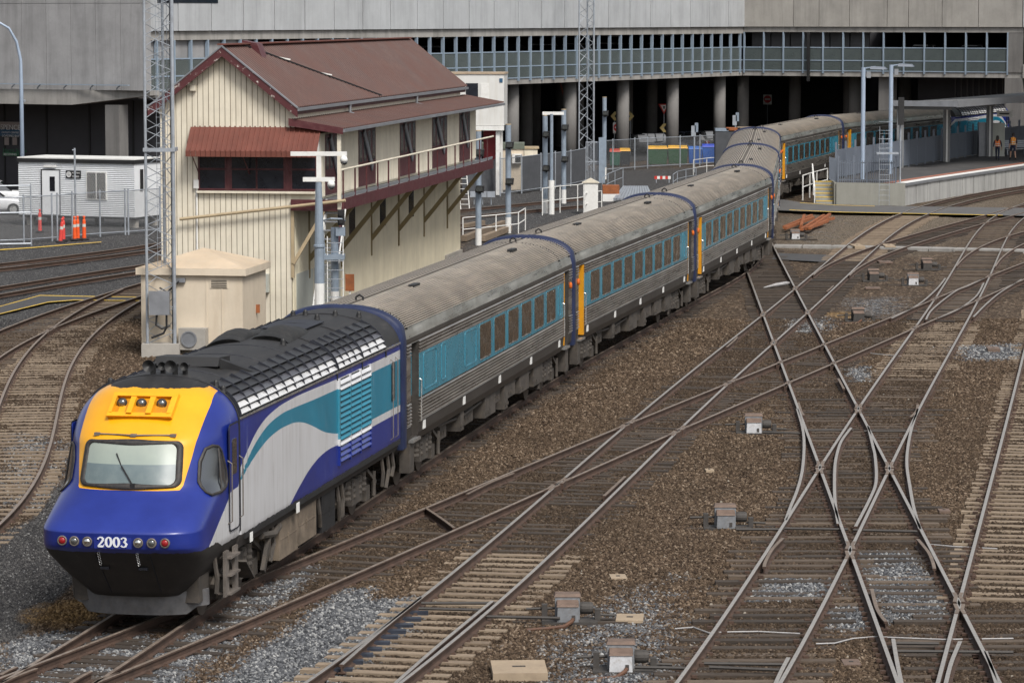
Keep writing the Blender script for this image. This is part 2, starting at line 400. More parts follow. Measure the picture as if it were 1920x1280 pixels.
# crossings: short wing and check rails where two rails cut each other
SPROF = [(-.035,-.15),(.035,-.15),(.035,.006),(-.035,.006)]
def seg_x(p, p2, q, q2):
    r = p2-p; s = q2-q; den = r.x*s.y-r.y*s.x
    if abs(den) < 1e-9: return None
    t = ((q.x-p.x)*s.y-(q.y-p.y)*s.x)/den; u = ((q.x-p.x)*r.y-(q.y-p.y)*r.x)/den
    return p+r*t if 0 <= t <= 1 and 0 <= u <= 1 else None
M['check_rail'] = paint('check_rail', (.19,.15,.12), .65, .3, .25, 4, (.09,.055,.038), .6)
nx = 0
for i in range(len(RAILS)):
    for j in range(i+1, len(RAILS)):
        ka, a = RAILS[i]; kb, b = RAILS[j]
        if ka == kb or 'T1' in (ka, kb): continue
        for m in range(len(a)-1):
            if a[m].x > 40: continue
            for n in range(max(0, 0), len(b)-1):
                if abs(a[m].y-b[n].y) > 3 or abs(a[m].x-b[n].x) > 3: continue
                x = seg_x(a[m], a[m+1], b[n], b[n+1])
                if x is None: continue
                nx += 1
                da = (a[m+1]-a[m]).normalized(); db = (b[n+1]-b[n]).normalized(); ang = da.angle(db)
                ln = .55+.03/max(.05, math.sin(ang))
                for d, e in ((da, db), (db, da)):
                    sd = 1 if (d.x*e.y-d.y*e.x) > 0 else -1
                    nrm = Vector((-d.y, d.x, 0))*sd
                    for q in (1, -1):
                        s0 = x + d*q*.10 + nrm*(q*.085); s1 = x + d*q*(ln) + nrm*(q*.09); s2 = x + d*q*(ln+.35) + nrm*(q*.15)
                        pth = [s0, s1, s2] if q > 0 else [s2, s1, s0]
                        MB().sweep(SPROF, pth, 0, [0,0,1,0]).build('wing_rail', [M['rail_side'], M['check_rail']], TOBJ[kb])
print('rail crossings', nx)
# long check rails opposite the frogs
for key, tr_ in (('T5', TR('D',(560,468),(500,530),(462,600),(455,630))), ('T4', TR('D',(1312,475),(1370,545),(1395,600),(1405,640))), ('T4', TR('D',(1055,752),(1080,850),(1110,905),(1135,935))),
    ('T2', TR('B',(700,225),(830,160),(960,108))), ('T3', TR('B',(1465,235),(1530,175),(1583,125))), ('T2', TR('B',(470,300),(560,360),(630,412))),
    ('T3', TR('U',(440,905),(470,880),(490,860))), ('T4', TR('A',(645,965),(660,1010),(675,1035))), ('T5', TR('A',(1312,975),(1305,1010),(1272,1045))), ('T4', TR('A',(868,830),(885,860),(900,888))),
    ('T3', TR('A',(245,655),(280,625),(305,600))), ('T1', TR('N',(560,850),(660,790),(725,757))), ('T2', TR('N',(740,850),(860,800),(965,765))), ('T1', TR('N',(0,850),(150,785),(290,732))), ('T1', TR('N',(0,785),(60,750),(130,720)))):
    MB().sweep(RPROF, spath(tr_), 0, RMIS).build('check_rail', [M['rail_side'], M['check_rail']], TOBJ[key])
# ------------------------------------------------------------------ ground: one sheet, ballast / dark gravel / asphalt
def poly_sd(X, Y, poly):      # signed distance, + inside
    n = len(poly); d = np.full(X.shape, 1e9); ins = np.zeros(X.shape, bool)
    for i in range(n):
        ax, ay = poly[i]; bx, by = poly[(i+1)%n]; ex, ey = bx-ax, by-ay
        t = np.clip(((X-ax)*ex+(Y-ay)*ey)/(ex*ex+ey*ey+1e-12), 0, 1)
        d = np.minimum(d, np.hypot(X-ax-t*ex, Y-ay-t*ey))
        if abs(ey) > 1e-9:
            c = ((ay > Y) != (by > Y)) & (X < ex*(Y-ay)/ey+ax); ins ^= c
    return np.where(ins, d, -d)
def gpoly(pts): return [(G(x, y).x, G(x, y).y) for x, y in pts]
gx = np.concatenate([[-4000,-900,-300,-120,-70,-45], np.arange(-32, 40, .3), [45,60,90,150,400,1200,4000]])
gy = np.concatenate([[-4000,-800,-200,-60,0,30,42], np.arange(50, 112, .3), np.arange(112, 215, .6), [222,235,260,300,400,700,1500,5000]])
GX, GY = np.meshgrid(gx, gy)
def sm(x, a, b): t = np.clip((x-a)/(b-a), 0, 1); return t*t*(3-2*t)
grey = np.zeros(GX.shape)
def blob(pts, s=.5, amt=1.0):
    global grey; grey = np.maximum(grey, amt*sm(poly_sd(GX, GY, gpoly(pts)), -s, s))
blob([(330,1300),(560,1150),(640,1090),(700,1085),(690,1110),(800,1100),(760,1170),(560,1300)], .5)
blob([(0,1180),(120,1160),(330,1180),(470,1080),(560,1040),(600,1050),(300,1290),(0,1290)], .5, .9)
blob([(1080,1130),(1260,1060),(1290,1290),(1000,1290),(1020,1180)], 1.2, .55)
blob([(1590,1020),(1705,1015),(1770,1110),(1700,1130),(1620,1090)], .3)
blob([(1430,1065),(1590,1068),(1570,1105),(1400,1110)], .3, .9)
blob([(1545,1120),(1640,1115),(1635,1160),(1560,1165)], .3, .9)
blob([(1640,1100),(1800,1095),(1800,1150),(1650,1150)], .4, .7)
blob([(1780,640),(1930,635),(1930,665),(1810,665)], 1.5, .9)
blob([(1580,550),(1690,545),(1700,580),(1600,590)], 2, .6)
blob([(1480,590),(1550,580),(1560,610),(1490,615)], 1, .8)
blob([(1580,680),(1630,675),(1635,705),(1590,705)], .6, .8)
blob([(0,800),(90,800),(150,830),(110,930),(0,960)], .8, .55)
blob([(1470,400),(1600,400),(1560,440),(1460,460)], 4, .35)
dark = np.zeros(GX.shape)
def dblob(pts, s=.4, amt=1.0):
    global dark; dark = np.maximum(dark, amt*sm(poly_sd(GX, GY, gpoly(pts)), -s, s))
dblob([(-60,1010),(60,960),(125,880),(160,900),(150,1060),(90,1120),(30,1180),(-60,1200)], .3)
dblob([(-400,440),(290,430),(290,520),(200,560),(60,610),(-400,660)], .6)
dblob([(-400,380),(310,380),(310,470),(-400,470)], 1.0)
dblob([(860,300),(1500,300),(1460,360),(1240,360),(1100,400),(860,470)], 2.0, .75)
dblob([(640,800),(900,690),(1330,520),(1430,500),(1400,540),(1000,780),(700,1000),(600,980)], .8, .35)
tan = np.zeros(GX.shape)
tanp = gpoly([(1440,400),(1680,395),(1920,330),(1930,380),(1700,470),(1440,460)])
tan = sm(poly_sd(GX, GY, tanp), -3, 3)
orange = np.maximum(sm(1.2-np.hypot(GX-G(1580,580).x, (GY-G(1580,580).y)*.4), 0, 1), .8*sm(1.5-np.hypot(GX-G(130,1130).x, (GY-G(130,1130).y)*.6), 0, 1))
# darker, oilier strip along the busy tracks
oil = np.zeros(GX.shape)
P_all = [(k, np.array([(p.x, p.y) for p in TRACKS[k][0]])) for k in ('T1','T2','T3','T4','T5','T7','T8','Yd','Ye','T6')]
for k, P in P_all:
    xc = np.interp(GY, P[:,1], P[:,0], left=1e4, right=1e4); oil = np.maximum(oil, sm(1.5-np.abs(GX-xc), 0, .9))
z = -.205 + .018*np.sin(GX*1.7+1.3*np.sin(GY*.8))*np.cos(GY*1.1+GX*.3) + RNG.normal(0, .008, GX.shape)
z += .025*(1-oil)*np.sin(GX*.5)*np.sin(GY*.37)
far = (np.abs(GX) > 41) | (GY < 49) | (GY > 216); z[far] = -.2
nyv, nxv = GX.shape
verts = np.stack([GX.ravel(), GY.ravel(), z.ravel()], 1)
idx = np.arange(nyv*nxv).reshape(nyv, nxv)
faces = np.stack([idx[:-1,:-1].ravel(), idx[:-1,1:].ravel(), idx[1:,1:].ravel(), idx[1:,:-1].ravel()], 1)
me = bpy.data.meshes.new('ground'); me.from_pydata(verts.tolist(), [], faces.tolist())
for nm, arr in (('grey', grey), ('dark', dark), ('tanm', tan), ('oil', oil), ('orange', orange)):
    at = me.attributes.new(nm, 'FLOAT', 'POINT'); at.data.foreach_set('value', arr.ravel().astype(np.float32))
me.polygons.foreach_set('use_smooth', [True]*len(me.polygons))
def ground_material(stone=False):
    t = NT('ballast_stone' if stone else 'ballast')
    if stone:
        g_ = t.n('ShaderNodeNewGeometry'); vec = g_.outputs['Position']; ri = t.rand()
        rc = ri; rc2 = t.math('FRACT', t.math('MULTIPLY', ri, 37.7))
        def at(nm):
            x = t.n('ShaderNodeAttribute'); x.attribute_type = 'INSTANCER'; x.attribute_name = nm; return x.outputs['Fac']
    else:
        vec = t.co('Object'); vs = t.co('Object', (1,.45,1)); v = t.vor(vs, 13.0); v2 = t.vor(vs, 24.0)
        rc = t.sep(v.outputs['Color'])[0]; rc2 = t.sep(v2.outputs['Color'])[1]; at = t.attr
    big = t.noise(vec, .28, 4, .6); mid = t.noise(vec, 1.3, 4, .7)
    brown = t.ramp(rc, [(0, (.022,.014,.009)), (.35, (.052,.035,.022)), (.7, (.096,.066,.043)), (.90, (.15,.108,.074)), (1, (.27,.21,.155))])
    brown = t.mix(t.ramp(big, [(.35, .0), (.7, .5)]), brown, (.040,.027,.017))
    brown = t.mix(t.ramp(mid, [(.5, .0), (.8, .45)]), brown, (.105,.074,.046))
    tanc = t.ramp(rc2, [(0, (.045,.035,.025)), (.5, (.13,.105,.078)), (1, (.28,.235,.18))])
    brown = t.mix(t.math('MULTIPLY', at('tanm'), .75), brown, tanc)
    brown = t.mix(t.math('MULTIPLY', t.math('MULTIPLY', at('oil'), mid), 1.0, clamp=True), brown, (.026,.018,.012))
    greyc = t.ramp(rc, [(0, (.030,.032,.036)), (.4, (.080,.084,.092)), (.75, (.145,.15,.157)), (1, (.32,.32,.315))])
    edge = t.math('ADD', at('grey'), t.math('MULTIPLY', t.math('SUBTRACT', mid, .5), 1.1))
    gm = t.ramp(t.math('ADD', edge, t.math('MULTIPLY', t.math('SUBTRACT', rc2, .5), .5)), [(.36, 0), (.56, 1)])
    c = t.mix(gm, brown, greyc)
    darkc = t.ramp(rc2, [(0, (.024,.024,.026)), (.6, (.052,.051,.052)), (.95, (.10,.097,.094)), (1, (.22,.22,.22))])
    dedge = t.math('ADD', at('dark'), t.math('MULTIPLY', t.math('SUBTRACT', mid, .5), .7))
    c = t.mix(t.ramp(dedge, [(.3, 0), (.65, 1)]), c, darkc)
    oc = t.ramp(rc, [(0, (.08,.045,.015)), (.6, (.20,.12,.045)), (1, (.36,.23,.09))])
    c = t.mix(t.ramp(t.math('ADD', at('orange'), t.math('MULTIPLY', t.math('SUBTRACT', mid, .6), .8)), [(.3, 0), (.8, .7)]), c, oc)
    if not stone:
        h = t.math('ADD', t.math('MULTIPLY', t.math('SUBTRACT', 1.0, v.outputs['Distance']), .75), t.math('MULTIPLY', rc, .5)); t.bump(h, 1.0, .07)
    return t.fin(c, .92, 0, .25)
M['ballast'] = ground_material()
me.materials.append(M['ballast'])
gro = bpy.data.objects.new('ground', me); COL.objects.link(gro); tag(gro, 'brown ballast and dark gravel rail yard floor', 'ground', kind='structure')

# loose ballast stones in the nearer part of the yard (uncountable)
dens = np.where((GY > 50) & (GY < 122) & (np.abs(GX) < .158*GY+3.5), np.interp(GY, [50,80,122], [430,330,130]), 0.0)
dens = dens*np.where(far, 0, 1)
near = [(i, j) for i in range(nyv-1) for j in range(nxv-1) if dens[i,j] > 0 and dens[i+1,j+1] > 0 and dens[i,j+1] > 0 and dens[i+1,j] > 0]
used = np.zeros(nyv*nxv, int)-1; fl = []
for i, j in near: fl.append((idx[i,j], idx[i,j+1], idx[i+1,j+1], idx[i+1,j]))
uq = np.unique(np.array(fl)); used[uq] = np.arange(len(uq))
ms = bpy.data.meshes.new('ballast_stones'); ms.from_pydata(verts[uq].tolist(), [], used[np.array(fl)].tolist())
for nm, arr in (('grey', grey), ('dark', dark), ('tanm', tan), ('oil', oil), ('orange', orange), ('dens', dens), ('ssz', np.interp(GY, [50,80,122], [1.0,1.1,1.7])*(1-.35*dark))):
    at_ = ms.attributes.new(nm, 'FLOAT', 'POINT'); at_.data.foreach_set('value', arr.ravel()[uq].astype(np.float32))
M['stone'] = ground_material(True)
ms.materials.append(M['stone'])
stones = bpy.data.collections.new('stone_shapes'); PH = (1+5**.5)/2
for q in range(4):
    V = [(-1,PH,0),(1,PH,0),(-1,-PH,0),(1,-PH,0),(0,-1,PH),(0,1,PH),(0,-1,-PH),(0,1,-PH),(PH,0,-1),(PH,0,1),(-PH,0,-1),(-PH,0,1)]
    Fc = [(0,11,5),(0,5,1),(0,1,7),(0,7,10),(0,10,11),(1,5,9),(5,11,4),(11,10,2),(10,7,6),(7,1,8),(3,9,4),(3,4,2),(3,2,6),(3,6,8),(3,8,9),(4,9,5),(2,4,11),(6,2,10),(8,6,7),(9,8,1)]
    m = MB(); m.v = [(x*random.uniform(.75,1.25)/1.9, y*random.uniform(.65,1.05)/1.9, z*random.uniform(.5,.8)/1.9) for x, y, z in V]; m.f = Fc; m.m = [0]*20
    so_ = bpy.data.objects.new('stone_shape', m.mesh('stone_shape', M['stone'])); stones.objects.link(so_)
gn = bpy.data.node_groups.new('scatter_stones', 'GeometryNodeTree')
gn.interface.new_socket('Geometry', in_out='INPUT', socket_type='NodeSocketGeometry'); gn.interface.new_socket('Geometry', in_out='OUTPUT', socket_type='NodeSocketGeometry')
N = gn.nodes.new; Lk = gn.links.new
gi, go_ = N('NodeGroupInput'), N('NodeGroupOutput'); dp = N('GeometryNodeDistributePointsOnFaces'); ip = N('GeometryNodeInstanceOnPoints'); ci = N('GeometryNodeCollectionInfo')
ci.inputs['Collection'].default_value = stones; ci.inputs['Separate Children'].default_value = True; ci.inputs['Reset Children'].default_value = True
na = N('GeometryNodeInputNamedAttribute'); na.data_type = 'FLOAT'; na.inputs['Name'].default_value = 'dens'; Lk(na.outputs['Attribute'], dp.inputs['Density'])
rv = N('FunctionNodeRandomValue'); rv.data_type = 'FLOAT_VECTOR'; rv.inputs[0].default_value = (0,0,0); rv.inputs[1].default_value = (6.28,6.28,6.28)
rs_ = N('FunctionNodeRandomValue'); rs_.data_type = 'FLOAT'; rs_.inputs[2].default_value = .024; rs_.inputs[3].default_value = .050
n2 = N('GeometryNodeInputNamedAttribute'); n2.data_type = 'FLOAT'; n2.inputs['Name'].default_value = 'ssz'; mu = N('ShaderNodeMath'); mu.operation = 'MULTIPLY'; Lk(rs_.outputs[1], mu.inputs[0]); Lk(n2.outputs['Attribute'], mu.inputs[1])
ip.inputs['Pick Instance'].default_value = True
Lk(gi.outputs[0], dp.inputs['Mesh']); Lk(dp.outputs['Points'], ip.inputs['Points']); Lk(ci.outputs[0], ip.inputs['Instance']); Lk(rv.outputs[0], ip.inputs['Rotation']); Lk(mu.outputs[0], ip.inputs['Scale']); Lk(ip.outputs[0], go_.inputs[0])
bs = bpy.data.objects.new('ballast_stones', ms); COL.objects.link(bs); bs.location.z = .004; md = bs.modifiers.new('scatter', 'NODES'); md.node_group = gn
tag(bs, 'loose brown and grey ballast stones between the rails', 'ballast', kind='stuff')
# ------------------------------------------------------------------ the train
def metal_rib(name, col, rough, metal, dirtc, amt, streak=(1,1,1)):
    t = NT(name); vec = t.co('Object'); v2 = t.co('Object', (.25,3,3))
    a = t.noise(v2, 2.2, 5, .65); b = t.noise(vec, .9, 4, .6)
    c = t.ramp(a, [(.3, tuple(q*.75 for q in col)), (.7, tuple(min(1,q*1.2) for q in col))])
    c = t.mix(t.math('MULTIPLY', t.ramp(b, [(.4, 0), (.7, 1)]), amt), c, dirtc)
    r = t.ramp(a, [(.3, rough-.08), (.7, rough+.1)])
    return t.fin(c, r, metal)
M['steel_side'] = metal_rib('steel_side', (.52,.48,.43), .30, .9, (.28,.24,.20), .5)
M['steel_roof'] = metal_rib('steel_roof', (.46,.40,.33), .42, .45, (.26,.22,.175), .6)
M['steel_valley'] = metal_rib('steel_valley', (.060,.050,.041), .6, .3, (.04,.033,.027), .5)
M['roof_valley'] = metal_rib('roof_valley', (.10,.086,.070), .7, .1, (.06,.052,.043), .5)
M['cant_strip'] = metal_rib('cant_strip', (.62,.60,.55), .30, .85, (.30,.27,.22), .6)
M['skirt'] = metal_rib('skirt', (.060,.053,.047), .55, .3, (.035,.03,.026), .6)
M['teal'] = paint('teal_paint', (.040,.225,.32), .28, 0, .10, 1.2, (.10,.24,.30), .25, coat=.5)
M['navy_rubber'] = paint('navy_rubber', (.010,.018,.060), .5, 0, .3, 2, (.035,.035,.045), .4)
M['yellow'] = paint('safety_yellow', (.62,.27,.010), .4, 0, .12, 2, (.25,.13,.03), .3)
M['under'] = paint('underframe', (.060,.052,.045), .75, .1, .45, 2.5, (.12,.095,.07), .5)
M['under_tan'] = paint('underframe_tan', (.17,.135,.10), .75, .1, .3, 2.5, (.08,.06,.045), .5)
M['wheel'] = paint('wheel_steel', (.11,.09,.075), .6, .5, .3, 4)
M['black'] = paint('black_parts', (.012,.012,.013), .6, 0, .3, 3)
M['white_label'] = paint('white_label', (.7,.7,.68), .6, 0, .05, 3)
M['amber'] = paint('amber_lens', (.55,.12,.015), .25, 0, .1, 3)
M['silver_trim'] = paint('silver_trim', (.66,.66,.65), .28, .85, .08, 3)
def glass_mat(name, col, rough=.04, wav=.0, scale=.8):
    t = NT(name); vec = t.co('Object'); 
    if wav: t.bump(t.noise(vec, scale, 2, .4), wav, .3)
    t.b.inputs['IOR'].default_value = 1.5
    t.b.inputs['Coat Weight'].default_value = 1.0; t.b.inputs['Coat Roughness'].default_value = rough; t.b.inputs['Coat IOR'].default_value = 1.9
    return t.fin(col, .12, 0, 1.0)
def coach_glass():
    t = NT('coach_glass'); vec = t.co('Object')
    t.bump(t.noise(vec, 1.6, 2, .45), .35, .25)
    return t.fin((.30,.24,.18), .06, .85)
M['coach_glass'] = coach_glass()
M['cab_glass'] = glass_mat('cab_glass', (.02,.024,.03), .03, .02)
def prof_coach(door=False):
    """half profile from skirt bottom up to the crown as (y, z, material) with y the half width"""
    p = [(1.36,1.10,2),(1.43,1.28,2),(1.45,1.53,0)]
    if door:
        return [(1.36,1.10,2),(1.40,1.22,2),(1.26,1.22,2),(1.26,3.42,0),(1.45,3.42,0)] + [q for q in prof_coach() if q[1] > 3.425]
    z = 1.56
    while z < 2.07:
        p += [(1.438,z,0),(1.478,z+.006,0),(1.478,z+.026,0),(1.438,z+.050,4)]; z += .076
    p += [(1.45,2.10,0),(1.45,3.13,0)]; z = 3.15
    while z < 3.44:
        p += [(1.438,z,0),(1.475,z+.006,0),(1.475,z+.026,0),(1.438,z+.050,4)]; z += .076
    # cant and roof
    p += [(1.448,3.48,2),(1.445,3.56,3),(1.425,3.64,3)]
    n = 22; ts = np.linspace(.20, 1.0, n*4+1)
    def arc(t):       # superellipse roof from (1.45,3.5) to (0,4.28)
        a = t*PI/2; return 1.45*math.cos(a)**(2/2.35), 3.5+.78*math.sin(a)**(2/2.35)
    for k in range(n):
        for j, h in ((0,0),(1,.032),(2,.032),(3,0)):
            t = .22+(1-.22)*(k+[0,.10,.50,.60][j])/n; y, z = arc(t)
            y2, z2 = arc(min(1,t+.01)); nx, nz = (z2-z), -(y2-y); L = math.hypot(nx, nz) or 1
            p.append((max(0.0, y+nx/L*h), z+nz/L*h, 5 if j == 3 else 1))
    return p
def full_profile(half):
    right = [(-y, z, m) for y, z, m in half]; left = [(y, z, m) for y, z, m in reversed(half)]
    return right + left
def extrude_x(mb, prof, x0, x1, cap=True):
    o = len(mb.v); n = len(prof)
    for x in (x0, x1):
        for y, z, m in prof: mb.v.append((x, y, z))
    for j in range(n-1):
        mb.f.append((o+j, o+j+1, o+n+j+1, o+n+j)[::-1]); mb.m.append(prof[j][2] if prof[j][1] <= prof[j+1][1] or j < n//2 else prof[j+1][2])
    mb.f.append((o+n-1, o, o+n, o+2*n-1)[::-1]); mb.m.append(2)
    if cap:
        mb.f.append(tuple(o+j for j in range(n))); mb.m.append(2)
        mb.f.append(tuple(o+n+j for j in reversed(range(n)))); mb.m.append(2)
def rrect(w, h, r, n=4):
    out = []
    for cx, cy, a0 in ((w/2-r,h/2-r,0),(-w/2+r,h/2-r,90),(-w/2+r,-h/2+r,180),(w/2-r,-h/2+r,270)):
        for k in range(n+1):
            a = math.radians(a0+90*k/n); out.append((cx+r*math.cos(a), cy+r*math.sin(a)))
    return out
def ring_on_side(w, h, r, wd, th):        # frame ring in the xz plane, standing out towards -y
    a = rrect(w, h, r); b = rrect(w-2*wd, h-2*wd, max(.01, r-wd)); n = len(a); m = MB()
    vs = [(x,0,z) for x,z in a]+[(x,-th,z) for x,z in a]+[(x,-th,z) for x,z in b]+[(x,0,z) for x,z in b]
    fs = []
    for i in range(n):
        j = (i+1)%n; fs += [(i,j,n+j,n+i),(n+i,n+j,2*n+j,2*n+i),(2*n+i,2*n+j,3*n+j,3*n+i)]
    return m.add(vs, fs)
def slab_on_side(w, h, r, th):
    m = MB(); a = rrect(w, h, r); return m.prism([(x,z) for x,z in a], -th, 0, 'y')
COACH_MESH = {}
def coach_meshes():
    m = MB()
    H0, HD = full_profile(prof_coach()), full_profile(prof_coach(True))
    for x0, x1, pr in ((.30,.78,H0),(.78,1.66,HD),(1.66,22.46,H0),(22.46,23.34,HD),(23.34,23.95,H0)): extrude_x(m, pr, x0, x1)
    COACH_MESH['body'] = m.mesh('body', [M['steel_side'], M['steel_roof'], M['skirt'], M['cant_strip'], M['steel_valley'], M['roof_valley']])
    # gangway collar
    hp = [(y*1.0, z) for y, z, _ in prof_coach() if z > 3.55][::4]
    ring = [(-1.47,1.12)] + [(-1.47, 3.5)] + [(-y-.02, z+.03) for y, z in hp] + [(0,4.33)] + [(y+.02, z+.03) for y, z in reversed(hp)] + [(1.47,3.5),(1.47,1.12)]
    m = MB(); o = len(ring)
    xs = [(-.34,.93),(-.28,1.0),(-.05,1.015),(.22,1.0),(.32,.965)]
    for x, s in xs:
        for y, z in ring: m.v.append((x, y*s, 1.12+(z-1.12)*(s if z > 3 else s*.5+.5)))
    for i in range(len(xs)-1):
        for j in range(o-1): m.f.append((i*o+j, i*o+j+1, (i+1)*o+j+1, (i+1)*o+j)[::-1]); m.m.append(0)
    for i in (0, len(xs)-1):
        m.f.append(tuple(i*o+j for j in (range(o) if i else reversed(range(o))))); m.m.append(0)
    COACH_MESH['collar'] = m.mesh('gangway_collar', M['navy_rubber'], True)
    COACH_MESH['frame'] = ring_on_side(1.62, .96, .12, .045, .006).mesh('window', M['teal'])
    COACH_MESH['sill'] = MB().box(-.70,.70,-.014,0,-.455,-.43).mesh('window_sill', M['silver_trim'])
    COACH_MESH['pane'] = slab_on_side(1.52, .87, .09, .006).mesh('pane', M['coach_glass'])
    COACH_MESH['panel'] = ring_on_side(1.50, .88, .10, .03, .010).mesh('blank_window', M['teal'])
    COACH_MESH['narrow'] = ring_on_side(.5, .88, .08, .03, .010).mesh('narrow_panel', M['teal'])
    COACH_MESH['label'] = MB().box(-.15,.15,-.008,.004,-.10,.10).mesh('white_label', M['white_label'])
    # bogie: frame, springs, dampers
    m = MB()
    for s in (-1, 1):
        m.box(-1.75,1.75,s*1.0-.09,s*1.0+.09,.52,.74); m.box(-.5,.5,s*1.05-.16,s*1.05+.12,.42,.95)
        for x in (-1.25,1.25):
            m.box(x-.2,x+.2,s*1.02-.15,s*1.02+.15,.3,.62)
        for x in (-.75,.75,-.3,.3): m.lathe([(.11,.55),(.13,.6),(.11,.66),(.13,.72),(.11,.78),(.13,.84),(.11,.9),(.12,1.0)], (x, s*1.12, 0), 10)
        m.bar((-1.9,s*1.18,.62),(-1.0,s*1.18,1.0),.08,.08); m.bar((1.9,s*1.18,.62),(1.0,s*1.18,1.0),.08,.08)
        m.tube([(-1.6,s*1.22,.9),(-1.6,s*1.22,.35)],.05,8); m.tube([(1.6,s*1.22,.9),(1.6,s*1.22,.35)],.05,8)
    m.box(-.4,.4,-1,1,.5,.85)
    COACH_MESH['bogie'] = m.mesh('bogie', M['under'])
    m = MB()
    for s in (-1, 1): m.lathe([(.2,-.02),(.44,-.02),(.46,.0),(.46,.10),(.49,.105),(.49,.13),(.2,.135)] if s > 0 else [(.2,-.135),(.49,-.13),(.49,-.105),(.46,-.10),(.46,0),(.44,.02),(.2,.02)], (0, s*.74-(.05 if s>0 else -.05), .46), 20, 'y')
    m.tube([(0,-.8,.46),(0,.8,.46)], .09, 8)
    COACH_MESH['wheelset'] = m.mesh('wheelset', M['wheel'])
    # underfloor boxes
    rnd = random.Random(3); m = MB(); x = 5.6
    while x < 18.8:
        wd = rnd.choice([.5,.8,1.1,1.5]); zb = rnd.uniform(.38,.75); yy = rnd.uniform(1.12,1.34)
        for s in (-1, 1): m.box(x, x+wd, min(s*.35,s*yy), max(s*.35,s*yy), zb, 1.12)
        for k in range(2): m.box(x+.1+k*.3, x+.16+k*.3, -yy-.03, -yy+.01, zb+.1, zb+.18)
        x += wd+rnd.choice([.15,.25,.6,.9])
    for s in (-1, 1):
        m.tube([(5,s*1.2,1.0),(8,s*1.22,.9),(12,s*1.2,.98),(19,s*1.2,.95)],.035,6)
        for xx in (1.0,23.2): m.box(xx-.25,xx+.25,s*1.3-.12,s*1.3+.12,.45,1.12)
    m.box(.5,23.8,-.5,.5,.9,1.11)
    COACH_MESH['underfloor'] = m.mesh('underfloor_equipment', M['under'])
    # roof fittings
    m = MB(); m.bar((-.35,0,.05),(.35,0,.05),.16,.10); m.bar((-.42,0,.02),(.42,0,.02),.05,.06); COACH_MESH['vent'] = m.mesh('roof_vent', M['black'])
    m = MB(); m.tube([(0,-.09,0),(0,-.08,.10),(0,0,.15),(0,.08,.10),(0,.09,0)],.025,6); COACH_MESH['eye'] = m.mesh('lifting_eye', M['black'])
    m = MB()
    for k in range(33):
        a = PI*(.10+.8*k/32); ca, sa = math.cos(a), math.sin(a)
        y = 1.45*math.copysign(abs(ca)**(2/2.35), ca); z = 3.5+.78*sa**(2/2.35)+.005
        m.box(-.03,.03,y-.03,y+.03,z-.02,z+.03)
    COACH_MESH['rivets'] = m.mesh('rivet_row', M['black'])
    # doors
    m = MB(); m.box(-.43,.43,-1.285,-1.262,1.24,2.15,1); m.box(-.43,.43,-1.285,-1.262,2.15,3.18,0); m.box(-.43,.43,-1.285,-1.262,3.18,3.40,1)
    COACH_MESH['door'] = m.mesh('door', [M['teal'], M['skirt']])
    m = MB(); m.prism(rrect(.34,.95,.08), -.02, 0, 'y'); COACH_MESH['door_glass'] = m.mesh('door_window', M['cab_glass'])
    m = MB(); m.box(0,.11,-1.458,-1.268,1.27,3.38,0); COACH_MESH['jamb'] = m.mesh('yellow_jamb', M['yellow'])
    m = MB(); m.tube([(0,-1.40,1.5),(0,-1.49,1.55),(0,-1.49,2.5),(0,-1.40,2.55)],.018,6); COACH_MESH['rail'] = m.mesh('handrail', M['silver_trim'])
    m = MB(); m.lathe([(.10,0),(.10,-.03),(.07,-.06)], (0,0,0), 12, 'y'); COACH_MESH['marker'] = m.mesh('marker_light', M['amber'])
    m = MB(); m.box(-.42,.42,-1.50,-1.30,1.14,1.20); COACH_MESH['step'] = m.mesh('door_step', M['silver_trim'])
coach_meshes()
def frame_at(i, j):
    a, b = PN[i], PN[j]; d = (b-a).normalized(); o = a+Vector((-d.y, d.x, 0))*1.46; return o, math.atan2(d.y, d.x)
BAND = {}
def band_mesh(x0, x1):
    k = (x0, x1)
    if k not in BAND:
        m = MB(); m.box(x0, x1, -1.458, -1.44, 2.105, 3.125); m.box(x0, x1, 1.44, 1.458, 2.105, 3.125); BAND[k] = m.mesh('window_band', M['teal'])
    return BAND[k]
